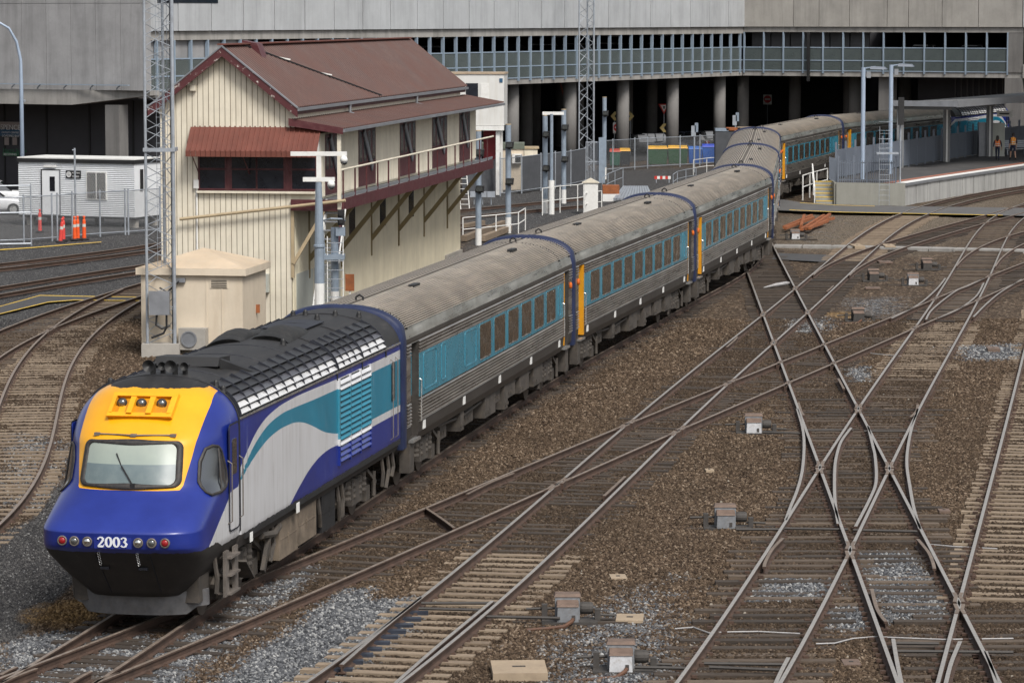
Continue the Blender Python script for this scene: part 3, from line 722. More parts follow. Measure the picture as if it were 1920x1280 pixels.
def make_coach(i, label, wins, panels, narrow, near_yellow=True, far_yellow=True, detail=2):
    o, rz = frame_at(i, i+1); C = COACH_MESH
    t = thing('passenger_coach', label, 'train coach', o, rz, 'coaches of the silver train')
    link('body', C['body'], t); link('gangway_collar', C['collar'], t)
    bd = link('window_band', band_mesh(1.72, 22.40), t)
    for x in wins:
        f = link('window', C['frame'], t, (x+.725, -1.457, 2.645)); link('pane', C['pane'], f, (0,-.006,0)); link('window_sill', C['sill'], f)
    for x in panels: link('blank_window', C['panel'], t, (x+.725, -1.457, 2.645))
    for x in narrow: link('narrow_panel', C['narrow'], t, (x+.25, -1.457, 2.645))
    for x, yel, sg in ((1.22, near_yellow, 1), (22.90, far_yellow, -1)):
        d = link('door', C['door'], t, (x,0,0)); link('door_window', C['door_glass'], d, (0,-1.286,2.66))
        if yel: link('yellow_jamb', C['jamb'], t, (x+.32 if sg > 0 else x-.43, 0, 0))
        link('handrail', C['rail'], t, (x+sg*.55,0,0)); link('door_step', C['step'], t, (x,0,0))
        if yel: link('marker_light', C['marker'], t, (x-sg*.62, -1.462, 2.95))
    for x in (2.3,7.2,12.1,16.9,21.7): link('white_label', C['label'], t, (x,-1.442,1.40))
    for x in (3.4, 20.9):
        b = link('bogie', C['bogie'], t, (x,0,0))
        for q in (-1.25, 1.25): link('wheelset', C['wheelset'], b, (q,0,0))
    link('underfloor_equipment', C['underfloor'], t)
    for x, y in ((6.4,-.35),(18.9,-.55)): link('roof_vent', C['vent'], t, (x,y,4.24),)
    for x in (22.1, 1.9): link('lifting_eye', C['eye'], t, (x,0,4.285))
    for x in (21.9, 23.7, .55): link('rivet_row', C['rivets'], t, (x,0,0))
    return t
W9 = [2.75+2.03*k for k in range(9)]
make_coach(1, 'silver coach coupled right behind the blue locomotive, half its windows blanked', [9.24+2.03*k for k in range(6)], [2.2,7.25], [4.3,21.4], near_yellow=False)
make_coach(2, 'second silver coach behind the locomotive, with nine windows and yellow door edges', W9, [], [21.2])
make_coach(3, 'third silver coach behind the locomotive, ending where the train bends away', W9, [], [21.2])
make_coach(4, 'fourth silver coach, seen almost end on just past the bend', W9, [], [21.2])
make_coach(5, 'fifth silver coach, roof seen lengthwise between the bend and the building', W9, [], [21.2])
make_coach(6, 'sixth silver coach curving right beside the platform steps', W9[:8], [18.99], [21.2])
make_coach(7, 'last silver coach standing behind the platform fence in the shade', W9, [], [21.2])
# ---------------- power car
WT = np.array([(-2,1.0),(.3,1.45),(1.15,1.87),(1.9,2.22),(2.65,2.63),(3.35,2.96),(3.96,3.2),(4.72,3.36),(5.75,3.45),(7.04,3.475),(8.57,3.46),(10.5,3.43),(13.6,3.41),(18,3.41)])
TT = np.array([(1.5,1.99),(2.2,2.30),(2.9,2.59),(3.65,2.92),(4.49,3.14),(5.11,3.23),(6.06,3.285),(7.37,3.265),(8.56,3.24),(10.6,3.22),(13.6,3.21),(18,3.2)])
TB = np.array([(1.5,1.99),(2.4,2.29),(3.16,2.56),(3.94,2.77),(4.79,2.93),(5.73,3.0),(6.87,2.99),(7.7,2.89),(8.55,2.7),(9.42,2.48),(10.14,2.36),(10.87,2.27),(11.81,2.22),(13.77,2.19),(18,2.16)])
WBc = np.array([(-2,1.0),(5.6,1.05),(6.2,1.30),(6.66,1.48),(7.4,1.70),(8.1,1.89),(8.97,2.03),(9.86,2.08),(10.77,2.06),(13.76,2.03),(18,2.01)])
def smooth_curve(c):
    xs = np.arange(-2, 18, .05); z = np.interp(xs, c[:,0], c[:,1]); k = np.ones(11)/11
    for _ in range(2): z = np.convolve(np.pad(z, 5, 'edge'), k, 'valid')
    return xs, z
CUR = {k: smooth_curve(c) for k, c in (('WT',WT),('TT',TT),('TB',TB),('WB',WBc))}
def cz(k, x): return np.interp(x, *CUR[k])
SECP = [(1.40,1.15),(1.46,1.45),(1.46,3.40)]
def sec_w(z):       # half width of the body at height z
    if z <= 3.4: return float(np.interp(z, [.6,1.0,1.45], [.88,1.22,1.46]))
    return 1.46*max(0.0, 1-((z-3.4)/.93)**2.3)**(1/2.3)
NXF = ([.60,.65,1.55,1.62,1.90,1.96,2.50,2.60,3.34,3.45,3.8,4.10,4.22,4.30,4.33],
       [.55,.52,-.42,-.50,-.56,-.50,.28,.36,.68,.82,1.30,1.76,2.02,2.35,2.60])
def nxf(z): return float(np.interp(z, *NXF))
def nD(z): return min(2.58-nxf(z), float(np.interp(z, [.6,1.55,1.9,2.55,3.3,4.33], [.9,1.15,1.25,1.95,2.0,2.2])))
def nN(z): return float(np.interp(z, [.6,1.6,1.95,2.6,3.3,4.0,4.33], [3.6,4.2,4.0,2.75,2.65,2.4,2.2]))
def cab_y(x, z):
    q = 1-(x-nxf(z))/max(.01, nD(z))
    if q <= 0: return sec_w(z)
    n = nN(z); return sec_w(z)*max(0, 1-min(1,q)**n)**(1/n)
def cab_x(y, z):
    w_ = sec_w(z); n = nN(z); q = min(1, abs(y)/w_); return nxf(z)+nD(z)*(1-max(0, 1-q**n)**(1/n))
def livery_attrs(P):
    x, y, z = P[:,0], P[:,1], P[:,2]; ay = np.abs(y)
    yb = np.interp(z, [2.4,2.55,3.0,3.4,3.9,4.3], [.86,.95,1.03,1.09,1.13,1.05])
    yel = np.minimum(np.minimum(yb-ay, z-2.535), 1.95-x+np.interp(z,[2,3,4],[0,.2,.6]))
    front = x < 2.61
    blk_top = np.where(front, z-4.17-.0*ay, z-3.575); blk_low = np.where(x < 1.3, 1.54-z, 1.415-z)
    onside = ay > .9
    wh = np.where(onside | (x > 2), np.minimum(cz('WT',x)-z, z-cz('WB',x)), -1.0); wh = np.minimum(wh, (x-.05)*.5+.2*0)
    te = np.where(onside | (x > 2), np.minimum(cz('TT',x)-z, z-cz('TB',x)), -1.0)
    return dict(liv_yellow=yel, liv_white=wh, liv_teal=te, liv_black=np.maximum(blk_top, blk_low))
def livery_material():
    t = NT('locomotive_livery'); vec = t.co('Object')
    def mask(nm, wob=0.0):
        a = t.attr(nm)
        if wob: a = t.math('ADD', a, t.math('MULTIPLY', t.math('SUBTRACT', t.noise(vec, 5, 4), .5), wob))
        return t.ramp(t.math('MULTIPLY_ADD', a, 10, .5, clamp=True), [(.48, 0), (.52, 1)])
    n1 = t.noise(vec, 1.1, 5, .6); n2 = t.noise(t.co('Object', (2.5,2.5,.25)), 2.2, 5, .7)
    blue = t.ramp(n1, [(.3, (.008,.019,.165)), (.7, (.011,.028,.225))])
    c = t.mix(mask('liv_white'), blue, t.ramp(n2, [(.30, (.60,.61,.64)), (.55, (.54,.545,.56)), (.78, (.36,.35,.34))]))
    c = t.mix(mask('liv_teal'), c, t.ramp(n1, [(.3, (.008,.165,.26)), (.7, (.013,.20,.31))]))
    # worn vertical drips on the painted side
    sidem = t.math('GREATER_THAN', t.math('ABSOLUTE', t.sep(vec)[1]), 1.4)
    c = t.mix(t.math('MULTIPLY', t.ramp(n2, [(.60, 0), (.68, .28)]), sidem), c, (.42,.46,.54))
    c = t.mix(mask('liv_yellow'), c, t.ramp(n1, [(.3, (.70,.315,.004)), (.7, (.78,.375,.006))]))
    soot = t.ramp(t.noise(t.co('Object',(.4,2,2)), 2.2, 6, .75), [(.3, (.008,.008,.009)), (.58, (.017,.016,.016)), (.85, (.06,.054,.048))])
    c = t.mix(mask('liv_black', .10), c, soot)
    spec = t.ramp(t.noise(vec, 26, 3, .7), [(.70, 0), (.78, .55)])
    c = t.mix(spec, c, (.05,.04,.03))
    zz = t.sep(vec)[2]
    lowdirt = t.math('MULTIPLY', t.ramp(t.math('MULTIPLY_ADD', zz, -.5, 1.15), [(.2, 0), (.6, .25)]), n2)
    c = t.mix(lowdirt, c, (.09,.07,.055))
    bm = mask('liv_black', .10)
    r = t.mix(bm, t.ramp(n1, [(.3, .30), (.7, .42)]), (.62,.62,.62))
    t.l(t.math('MULTIPLY_ADD', bm, -.35, .35), t.b.inputs['Coat Weight']); t.b.inputs['Coat Roughness'].default_value = .15
    t.bump(t.noise(vec, 1.7, 3, .5), .05, .05)
    return t.fin(c, r, 0)
M['livery'] = livery_material()
def grid_mesh(name, rows, mat, attrs=True, closed=False):
    n = len(rows[0]); V = np.array([p for r in rows for p in r], float); m = MB(); m.v = [tuple(p) for p in V.tolist()]
    for i in range(len(rows)-1):
        for j in range(n-1): m.f.append((i*n+j, i*n+j+1, (i+1)*n+j+1, (i+1)*n+j)); m.m.append(0)
    return m, V
def finish_livery(m, V, name):
    me = m.mesh(name, M['livery'], True)
    for k, a in livery_attrs(V).items():
        at = me.attributes.new(k, 'FLOAT', 'POINT'); at.data.foreach_set('value', np.clip(a, -1, 1).astype(np.float32))
    return me
PC = {}
def power_car_meshes():
    # cab: rings of constant height
    zs = list(np.concatenate([np.linspace(.60,1.52,9), np.linspace(1.545,1.64,4), np.linspace(1.72,1.88,3), [1.90,1.925,1.96], np.linspace(2.04,3.4,20), np.linspace(3.47,4.2,14), [4.25,4.28,4.305,4.322,4.33]]))
    rows = []
    for z in zs:
        x0, Dp, n, w_ = nxf(z), nD(z), nN(z), sec_w(z); half = []
        for k in range(0, 33):
            a = k/32*PI/2; ca, sa = max(0, math.cos(a)), math.sin(a)
            half.append((x0+Dp*(1-ca**(2/n)), w_*sa**(2/n), z))
        xe = half[-1][0]
        back = [(xe+(2.64-xe)*k/6, w_, z) for k in range(1, 7)]
        half += back
        rows.append([(x,-y,z_) for x,y,z_ in reversed(half)] + half[1:])
    m, V = grid_mesh('cab', rows, None); m.f = [tuple(reversed(f)) for f in m.f]
    m.f.append(tuple(range(len(rows[0])))); m.m.append(0)
    PC['cab'] = finish_livery(m, V, 'cab')
    # body behind the cab
    prof = [(1.38,1.15),(1.42,1.30),(1.46,1.42)] + [(1.46,z) for z in np.linspace(1.50,3.40,21)] + [(sec_w(z),z) for z in np.concatenate([np.linspace(3.46,4.1,11), [4.18,4.24,4.28,4.31,4.325]])] + [(0,4.33)]
    ring = [(-y,z) for y,z in prof] + [(y,z) for y,z in reversed(prof)][1:]
    rows = [[(x,y,z) for y,z in ring] for x in np.arange(2.64, 16.99, .15)] + [[(16.98,y,z) for y,z in ring]]
    m, V = grid_mesh('body', rows, None)
    m.f = [tuple(reversed(f)) for f in m.f]
    m.f.append(tuple(range(len(ring)))); m.m.append(0); nn = len(m.v); m.f.append(tuple(nn-1-k for k in range(len(ring)))); m.m.append(0)
    PC['body'] = finish_livery(m, V, 'body')
power_car_meshes()
def patch(outline, mapf, inner=True):
    cx = sum(p[0] for p in outline)/len(outline); cy = sum(p[1] for p in outline)/len(outline); m = MB(); n = len(outline)
    for s in (1,.8,.6,.4,.2):
        for p in outline: m.v.append(mapf(cx+(p[0]-cx)*s, cy+(p[1]-cy)*s))
    m.v.append(mapf(cx, cy))
    for i in range(4):
        for j in range(n): k = (j+1)%n; m.f.append((i*n+j, i*n+k, (i+1)*n+k, (i+1)*n+j)); m.m.append(0)
    for j in range(n): m.f.append((4*n+j, 4*n+(j+1)%n, 5*n)); m.m.append(0)
    return m
def band_patch(outline, wd, mapf, out):
    """a raised rim following an outline on a curved surface; out(p) pushes a point off the surface"""
    n = len(outline); cx = sum(p[0] for p in outline)/n; cy = sum(p[1] for p in outline)/n; m = MB()
    def off(p, d):
        L = math.hypot(p[0]-cx, p[1]-cy); return (p[0]+(p[0]-cx)/L*d, p[1]+(p[1]-cy)/L*d)
    for d, h in ((-wd*.5,0),(-wd*.4,.022),(wd*.4,.022),(wd*.5,-.005)):
        for p in outline: m.v.append(out(mapf(*off(p, d)), h))
    for i in range(3):
        for j in range(n): k = (j+1)%n; m.f.append((i*n+j, i*n+k, (i+1)*n+k, (i+1)*n+j)); m.m.append(0)
    return m
def rrect_at(x0, x1, z0, z1, r, n=6, sub=0):
    o = [(x+(x0+x1)/2, z+(z0+z1)/2) for x, z in rrect(x1-x0, z1-z0, r, n)]
    if not sub: return o
    out = []
    for i in range(len(o)):
        a, b = o[i], o[(i+1)%len(o)]; k = max(1, int(math.hypot(b[0]-a[0], b[1]-a[1])/sub))
        out += [(a[0]+(b[0]-a[0])*q/k, a[1]+(b[1]-a[1])*q/k) for q in range(k)]
    return out
M['windscreen'] = None
def windscreen_mat():
    t = NT('windscreen'); vec = t.co('Object'); zz = t.sep(vec)[2]
    # pale roller blind behind the upper half of the glass, dim cab below
    c = t.ramp(t.math('MULTIPLY_ADD', zz, 1.0, -2.5), [(0, (.085,.115,.115)), (.12,(.10,.135,.14)), (.47, (.11,.15,.16)), (.475, (.27,.32,.28)), (.9, (.33,.37,.32))], 'LINEAR')
    c = t.mix(t.ramp(t.noise(vec, 5, 4), [(.4, 0), (.8, .35)]), c, (.22,.26,.25))
    t.b.inputs['Coat Weight'].default_value = 1.0; t.b.inputs['Coat Roughness'].default_value = .03
    return t.fin(c, .25, 0, .6)
M['windscreen'] = windscreen_mat()
M['rubber'] = paint('window_rubber', (.022,.020,.020), .6, 0, .4, 6, (.10,.08,.06), .4)
M['chrome'] = paint('chrome_lamp', (.75,.76,.76), .12, 1.0, .05, 4)
M['red_lens'] = paint('red_lens', (.25,.012,.015), .15, 0, .1, 4)
M['lens'] = glass_mat('lamp_lens', (.05,.055,.055), .03)
M['plow'] = paint('plow_plate', (.13,.13,.135), .5, .35, .3, 4, (.16,.14,.12), .35)
M['louvre_teal'] = paint('louvre_teal', (.018,.19,.28), .5, 0, .12, 2)
M['louvre_sky_glint'] = paint('louvre_sky_glint', (.80,.80,.80), .3, .35, .12, 2, (.25,.25,.27), .4)
M['louvre_dark'] = paint('louvre_dark', (.016,.016,.018), .5, 0, .3, 2)
M['louvre_blue'] = paint('louvre_blue', (.014,.030,.22), .3, 0, .1, 2)
M['louvre_white'] = paint('louvre_white', (.58,.59,.61), .35, 0, .12, 2)
M['cabpanel_yellow'] = paint('cab_yellow', (.78,.36,.010), .36, 0, .06, 2, (.30,.17,.03), .25)
M['grille_dark'] = paint('grille_dark', (.012,.014,.022), .6)
M['step_metal'] = paint('step_metal', (.16,.14,.125), .6, .3, .3, 3)
M['num_white'] = paint('number_white', (.66,.68,.72), .45, 0, .05, 6)
def digit(ch):
    """bold serif style digits as outlines of thick and thin strokes, 0..0.62 wide, 0..1 high"""
    m = MB()
    def stroke(pts):
        pts = [(Vector((x, y)), w_) for x, y, w_ in pts]; L = []; R = []
        for i, (p, w_) in enumerate(pts):
            d = (pts[min(i+1,len(pts)-1)][0]-pts[max(i-1,0)][0]).normalized(); n = Vector((-d.y, d.x)); L.append(p+n*w_/2); R.append(p-n*w_/2)
        for i in range(len(pts)-1):
            m.add([(q.x, 0, q.y) for q in (L[i], R[i], R[i+1], L[i+1])]+[(q.x, .012, q.y) for q in (L[i], R[i], R[i+1], L[i+1])], [(0,1,2,3),(7,6,5,4),(0,4,5,1),(1,5,6,2),(2,6,7,3),(3,7,4,0)])
    if ch == '0':
        stroke([(.31+.23*math.sin(2*PI*k/24), .5+.44*math.cos(2*PI*k/24), .11+.10*abs(math.sin(2*PI*k/24))) for k in range(25)])
    elif ch == '2':
        stroke([(.05,.74,.16),(.10,.86,.12),(.24,.94,.10),(.40,.92,.14),(.50,.80,.20),(.49,.66,.20),(.38,.48,.17),(.20,.27,.13),(.08,.12,.12)])
        stroke([(.04,.075,.14),(.2,.085,.17),(.42,.07,.17),(.57,.11,.15)]); stroke([(.54,.04,.05),(.60,.30,.05)])
    elif ch == '3':
        stroke([(.06,.78,.16),(.12,.89,.11),(.27,.94,.09),(.42,.88,.15),(.46,.74,.19),(.40,.61,.15),(.24,.54,.09)])
        stroke([(.24,.53,.09),(.42,.47,.15),(.52,.32,.21),(.46,.14,.17),(.30,.06,.10),(.13,.08,.11),(.05,.20,.17)])
    return m
def make_power_car(o, rz, label, group, main=True):
    t = thing('power_car', label, 'locomotive', o, rz, group)
    link('cab', PC['cab'], t); link('body', PC['body'], t)
    out_front = lambda p, h: (p[0]-h, p[1], p[2]+h*.3)
    # windscreen
    wo_ = [(y*(1-.06*(z-2.6)), z) for y, z in rrect_at(-.89,.89,2.60,3.34,.12,6,.08)]
    ws = patch(wo_, lambda y, z: (cab_x(y,z)-.030, y, z+.010)).build('windscreen', M['windscreen'], t, True)
    band_patch(wo_, .11, lambda y, z: (cab_x(y,z)-.024, y, z+.006), out_front).build('windscreen_frame', M['rubber'], ws, True)
    w_ = MB(); p0 = Vector((cab_x(.02,2.62)-.05, -.12, 2.62)); p1 = Vector((cab_x(.2,2.95)-.07, .12, 2.95)); p2 = Vector((cab_x(.3,3.15)-.055,.24,3.16))
    w_.tube([p0,p1],.014,6); w_.tube([p1-Vector((0,.04,.12)),p2],.012,6); w_.box(p0.x-.03,p0.x+.05,p0.y-.04,p0.y+.04,2.58,2.66); w_.build('windscreen_wiper', M['black'], t)
    gr = MB(); gr.tube([(cab_x(-.72,3.46)-.05,-.72,3.46),(cab_x(0,3.46)-.06,0,3.46),(cab_x(.72,3.46)-.05,.72,3.46)],.016,6)
    for y in (-.7,0,.7): gr.box(cab_x(y,3.46)-.07,cab_x(y,3.46)+.02,y-.05,y+.05,3.43,3.48)
    gr.build('grab_rail', M['step_metal'], t)
    # cab side windows
    for s in (-1, 1):
        so_ = [(.84,2.47),(.92,2.41),(1.3,2.41),(1.64,2.46),(1.74,2.56),(1.72,2.75),(1.60,3.12),(1.52,3.20),(1.36,3.23),(1.18,3.19),(1.0,2.98),(.86,2.66)]
        so2 = []
        for i in range(len(so_)):
            a, b = so_[i], so_[(i+1)%len(so_)]; so2 += [a, ((a[0]+b[0])/2, (a[1]+b[1])/2)]
        mp = lambda x, z, s=s: (x-.012, s*(cab_y(x,z)+.022), z)
        g_ = patch(so2, mp).build('side_window', M['cab_glass'], t, True)
        band_patch(so2, .05, lambda x, z, s=s: (x-.006, s*(cab_y(x,z)+.016), z), lambda p, h, s=s: (p[0]-h*.3, p[1]+s*h, p[2])).build('side_window_frame', M['rubber'], g_, True)
        MB().bar((1.36,s*(cab_y(1.36,2.44)+.028),2.44),(1.50,s*(cab_y(1.50,3.18)+.028),3.18),.03,.02).build('window_bar', M['rubber'], g_)
        # cab door
        d = MB(); d.prism([(x,z) for x,z in rrect_at(1.86,2.50,1.62,3.52,.08,3)], 1.47*s-.012, 1.47*s+.012, 'y')
        me = d.mesh('cab_door', M['livery']); V = np.array(d.v)
        for k, a in livery_attrs(V).items(): at = me.attributes.new(k, 'FLOAT', 'POINT'); at.data.foreach_set('value', np.clip(a,-1,1).astype(np.float32))
        me.materials[0] = M['door_blue']
        dr = link('cab_door', me, t)
        dm_ = ring_on_side(.70, 1.96, .10, .028, .010); dm_.v = [(x+2.18, (1.474+(.012 if y < 0 else 0))*s, z+2.57) for x, y, z in dm_.v]; dm_.build('door_seam', M['grille_dark'], dr)
        MB().prism([(x,z) for x,z in rrect_at(2.02,2.34,2.62,3.26,.05,3)], s*1.484-.008, s*1.484+.008, 'y').build('door_window', M['cab_glass'], dr)
        for x in (1.80, 2.58): MB().tube([(x,s*1.46,1.75),(x,s*1.54,1.8),(x,s*1.54,2.85),(x,s*1.46,2.9)],.013,6).build('handrail', M['step_metal'], t)
        # steps below the door
        st = MB()
        for x in (1.85, 2.5): st.bar((x,s*1.40,.42),(x,s*1.40,1.25),.05,.25)
        for z_ in (.46,.80,1.12): st.box(1.85,2.5,min(s*1.25,s*1.5),max(s*1.25,s*1.5),z_-.02,z_+.02)
        st.build('cab_steps', M['step_metal'], t)
    # lamp row and number
    for y, kind in ((.93,'r'),(.70,'l'),(.46,'h'),(-.46,'h'),(-.70,'l'),(-.93,'r')):
        x = cab_x(y,1.74); m = MB(); m.lathe([(.085,.02),(.09,-.03),(.078,-.05),(.066,-.035)], (x,y,1.745), 18, 'x'); lp = m.build('marker_lamp', M['step_metal'], t, True)
        m = MB(); m.lathe([(.064,-.02),(.06,-.045),(.04,-.06),(.015,-.066)], (x,y,1.745), 16, 'x'); m.build('lens', M[{'r':'red_lens','l':'lens','h':'chrome'}[kind]], lp, True)
    m = MB(); m.box(nxf(1.74)-.018, nxf(1.74)+.05, -.34, .34, 1.63, 1.86); m.build('number_plate', M['plate_blue'], t)
    for k, ch in enumerate('2003'):
        d = digit(ch); dd = MB()
        # text reads left to right for someone facing the nose: their right is +y mirrored
        dd.v = [(nxf(1.74)-.020-v[1], .275-k*.140-v[0]*.205+.0, 1.655+v[2]*.185) for v in d.v]; dd.f = d.f; dd.m = d.m; dd.build('number_digit', M['num_white'], t)
    # black lower front: coupler hatch seams, chains, slots
    m = MB()
    for y0 in (.37,-.62):
        pts = [(nxf(z)-.012+cab_x(y0,z)-nxf(z), y0*(1-.1*(1.5-z)), z) for z in (1.5,1.2,.9,.68)]
        m.tube(pts, .008, 4)
    for y in (.28,-.42): m.box(nxf(1.25)-.02, nxf(1.25)+.1, y-.08, y+.08, 1.19, 1.24)
    m.build('hatch_seams', M['grille_dark'], t)
    m = MB()
    for y in (.30,-.40):
        for k in range(5): m.tube([(nxf(1.5)-.05+.03*k, y+.02*math.cos(a*PI/3), 1.52-.05*k+.025*math.sin(a*PI/3)) for a in range(7)], .006, 4)
    m.build('safety_chain', M['silver_trim'], t)
    # plough plate
    m = MB(); n = 17; ring = []
    for k in range(n):
        y = -1.22+2.44*k/(n-1); u = abs(y)/1.22; x = .72+.55*u**3.2
        zb = .24 if u < .78 else .36
        ring.append((x, y, zb))
    for x, y, zb in ring: m.v += [(x, y, zb), (x-.05, y, .66), (x+.06, y, .66), (x+.1, y, zb)]
    for k in range(n-1):
        for j in range(4): m.f.append((k*4+j, k*4+(j+1)%4, (k+1)*4+(j+1)%4, (k+1)*4+j)[::-1]); m.m.append(0)
    m.f += [(0,1,2,3)[::-1], tuple((n-1)*4+j for j in (0,1,2,3))]; m.m += [0,0]
    m.build('snow_plough', M['plow'], t)
    MB().box(.9,1.6,-1.15,1.15,.45,1.2).build('buffer_beam', M['under'], t)
    # headlamp box on the roof front
    def fr(y, z, h=.0): return (cab_x(y,z)-h, y, z+h*.55)
    zb, zt = 3.70, 4.06
    m = MB(); yo = .60
    def quadbox(y0,y1,z0,z1,h0,h1):
        p = [fr(y0,z0,h0),fr(y1,z0,h0),fr(y1,z1,h0),fr(y0,z1,h0)]; q = [fr(y0,z0,h1),fr(y1,z0,h1),fr(y1,z1,h1),fr(y0,z1,h1)]
        m.add(p+q, [(4,5,6,7),(0,1,5,4),(1,2,6,5),(2,3,7,6),(3,0,4,7)])
    quadbox(-yo,yo,zb,zb+.06,-.01,.11); quadbox(-yo,yo,zt-.05,zt,-.01,.11)
    for y0,y1 in ((-yo,-.50),(-.22,-.12),(.14,.24),(.52,yo)): quadbox(y0,y1,zb+.06,zt-.05,-.01,.11)
    hb = m.build('headlamp_box', M['cabpanel_yellow'], t)
    m = MB()
    for y0, y1 in ((-.50,-.22),(-.12,.14),(.24,.52)):
        a = [fr(y0,zb+.07,.005),fr(y1,zb+.07,.005),fr(y1,zt-.06,.005),fr(y0,zt-.06,.005)]; m.add(a, [(0,1,2,3)])
    m.build('headlamp_recess', M['recess_shade_yellow'], hb)
    for y in (-.33,.04,.41):
        c = Vector(fr(y, 3.93, .035)); m = MB(); m.lathe([(.02,.06),(.088,.05),(.092,-.015),(.078,-.02)], c, 18, 'x'); l_ = m.build('headlamp', M['rubber'], hb, True)
        m = MB(); m.lathe([(.076,.0),(.066,-.028),(.035,-.045),(.01,-.05)], c, 16, 'x'); m.build('lens', M['lens'], hb, True)
    # door hood ring between cab and body
    m = MB(); ringp = [(y,z) for y,z in [(-1.46,1.5),(-1.46,3.4)]+[(-sec_w(z),z) for z in np.linspace(3.5,4.32,12)]+[(0,4.33)]+[(sec_w(z),z) for z in np.linspace(4.32,3.5,12)]+[(1.46,3.4),(1.46,1.5)]]
    for xx in (2.62, 10.62, 13.0, 15.4):
        rp_ = ringp if xx < 3 else [q for q in ringp if q[1] > 3.3]
        MB().tube([(xx, y*1.004, z+.004 if abs(y) < 1.4 else z) for y, z in rp_], .022, 6).build('roof_band', M['louvre_dark'], t)
    # roof side louvres (each side): rows of tilted slats between ribs
    sect = [(sec_w(z), z) for z in np.linspace(3.60, 4.19, 31)]
    def arc_at(u): k = u*30; i = min(29, int(k)); f = k-i; return (sect[i][0]+(sect[i+1][0]-sect[i][0])*f, sect[i][1]+(sect[i+1][1]-sect[i][1])*f)
    for s in (-1, 1):
        for x0, x1, nc in ((2.72,10.55,11),(10.72,12.95,4),(13.06,15.34,3)):
            for k in range(nc+1):
                m = MB(); x = x0+(x1-x0)*k/nc
                for a in range(6):
                    y0, z0 = arc_at(a/6); y1, z1 = arc_at((a+1)/6)
                    m.add([(x-.012,s*(y0-.01),z0-.01),(x+.012,s*(y0-.01),z0-.01),(x+.012,s*(y0+.05),z0+.04),(x-.012,s*(y0+.05),z0+.04),(x-.012,s*(y1-.01),z1-.01),(x+.012,s*(y1-.01),z1-.01),(x+.012,s*(y1+.05),z1+.04),(x-.012,s*(y1+.05),z1+.04)], [(0,3,2,1),(4,5,6,7),(0,1,5,4),(1,2,6,5),(2,3,7,6),(3,0,4,7)])
                m.build('louvre_rib', M['grille_dark'], t)
            for r in range(5):
                y0, z0 = arc_at(r/5+.02); y1, z1 = arc_at((r+1)/5-.02)
                m = MB(); oy, oz = .055, .03
                p = [(x0, s*(y0+oy), z0+oz), (x1, s*(y0+oy), z0+oz), (x1, s*(y1+.005), z1+.005), (x0, s*(y1+.005), z1+.005)]
                m.add(p+[(a,b-s*.01,c-.012) for a,b,c in p], [(0,1,2,3),(7,6,5,4),(0,4,5,1),(1,5,6,2),(2,6,7,3),(3,7,4,0)])
                m.build('louvre_slat', M['louvre_sky_glint'] if r < 2 else M['louvre_mid'] if r == 2 else M['louvre_dark'], t)  # lower rows paler: sky reflection painted into the slat colour
        m = MB(); m.box(2.66,16.9,min(s*1.455,s*1.49),max(s*1.455,s*1.49),3.555,3.585); m.build('gutter', M['silver_trim'], t)
        # side radiator grille: backing and slats in three columns
        MB().box(10.72,13.80,min(s*1.452,s*1.465),max(s*1.452,s*1.465),1.64,3.40).build('grille_backing', M['grille_dark'], t)
        cols = ((10.78,11.72),(11.80,12.72),(12.80,13.72))
        zz = 1.70
        while zz < 3.36:
            mt = 'louvre_blue' if zz < 2.03 else 'louvre_white' if zz < 2.16 else 'louvre_teal' if zz < 3.16 else 'louvre_white'
            for a, b in cols:
                if 2.95 < zz < 0: continue
                m = MB(); p = [(a,s*1.468,zz+.06),(b,s*1.468,zz+.06),(b,s*1.515,zz),(a,s*1.515,zz)]
                m.add(p+[(q0,q1,q2-.014) for q0,q1,q2 in p], [(0,1,2,3),(7,6,5,4),(0,4,5,1),(1,5,6,2),(2,6,7,3),(3,7,4,0)])
                m.build('grille_slat', M[mt], t)
            zz += .115
        for (xa, xb) in ((10.70,10.78),(11.72,11.80),(12.72,12.80),(13.72,13.80)):
            for z0, z1, mt in ((1.62,2.03,'louvre_blue'),(2.03,2.17,'louvre_white'),(2.17,3.21,'teal'),(3.21,3.42,'louvre_white')):
                MB().box(xa,xb,min(s*1.455,s*1.50),max(s*1.455,s*1.50),z0,z1).build('grille_post', M[mt], t)
        # rear door
        m = MB(); m.prism([(x,z) for x,z in rrect_at(16.0,16.30,2.35,3.22,.06,3)], s*1.468-.012, s*1.468+.012, 'y'); m.build('rear_door_window', M['cab_glass'], t)
        for xh in (15.92, 16.42): MB().tube([(xh,s*1.46,1.5),(xh,s*1.52,1.55),(xh,s*1.52,3.25),(xh,s*1.46,3.3)],.012,6).build('handrail', M['step_metal'], t)
        # solebar details and white label
        m = MB(); m.box(3.0,16.9,min(s*1.40,s*1.475),max(s*1.40,s*1.475),1.30,1.40); m.build('solebar', M['black'], t)
        MB().box(6.95,7.2,min(s*1.474,s*1.482),max(s*1.474,s*1.482),1.18,1.38).build('white_label', M['white_label'], t)
        MB().box(3.3,3.5,min(s*1.474,s*1.482),max(s*1.474,s*1.482),1.18,1.36).build('white_label', M['white_label'], t)
    # underframe
    for x in (3.6, 13.6):
        b = link('bogie', COACH_MESH['bogie'], t, (x,0,0))
        for q in (-1.25,1.25): link('wheelset', COACH_MESH['wheelset'], b, (q,0,0))
    rnd = random.Random(5)
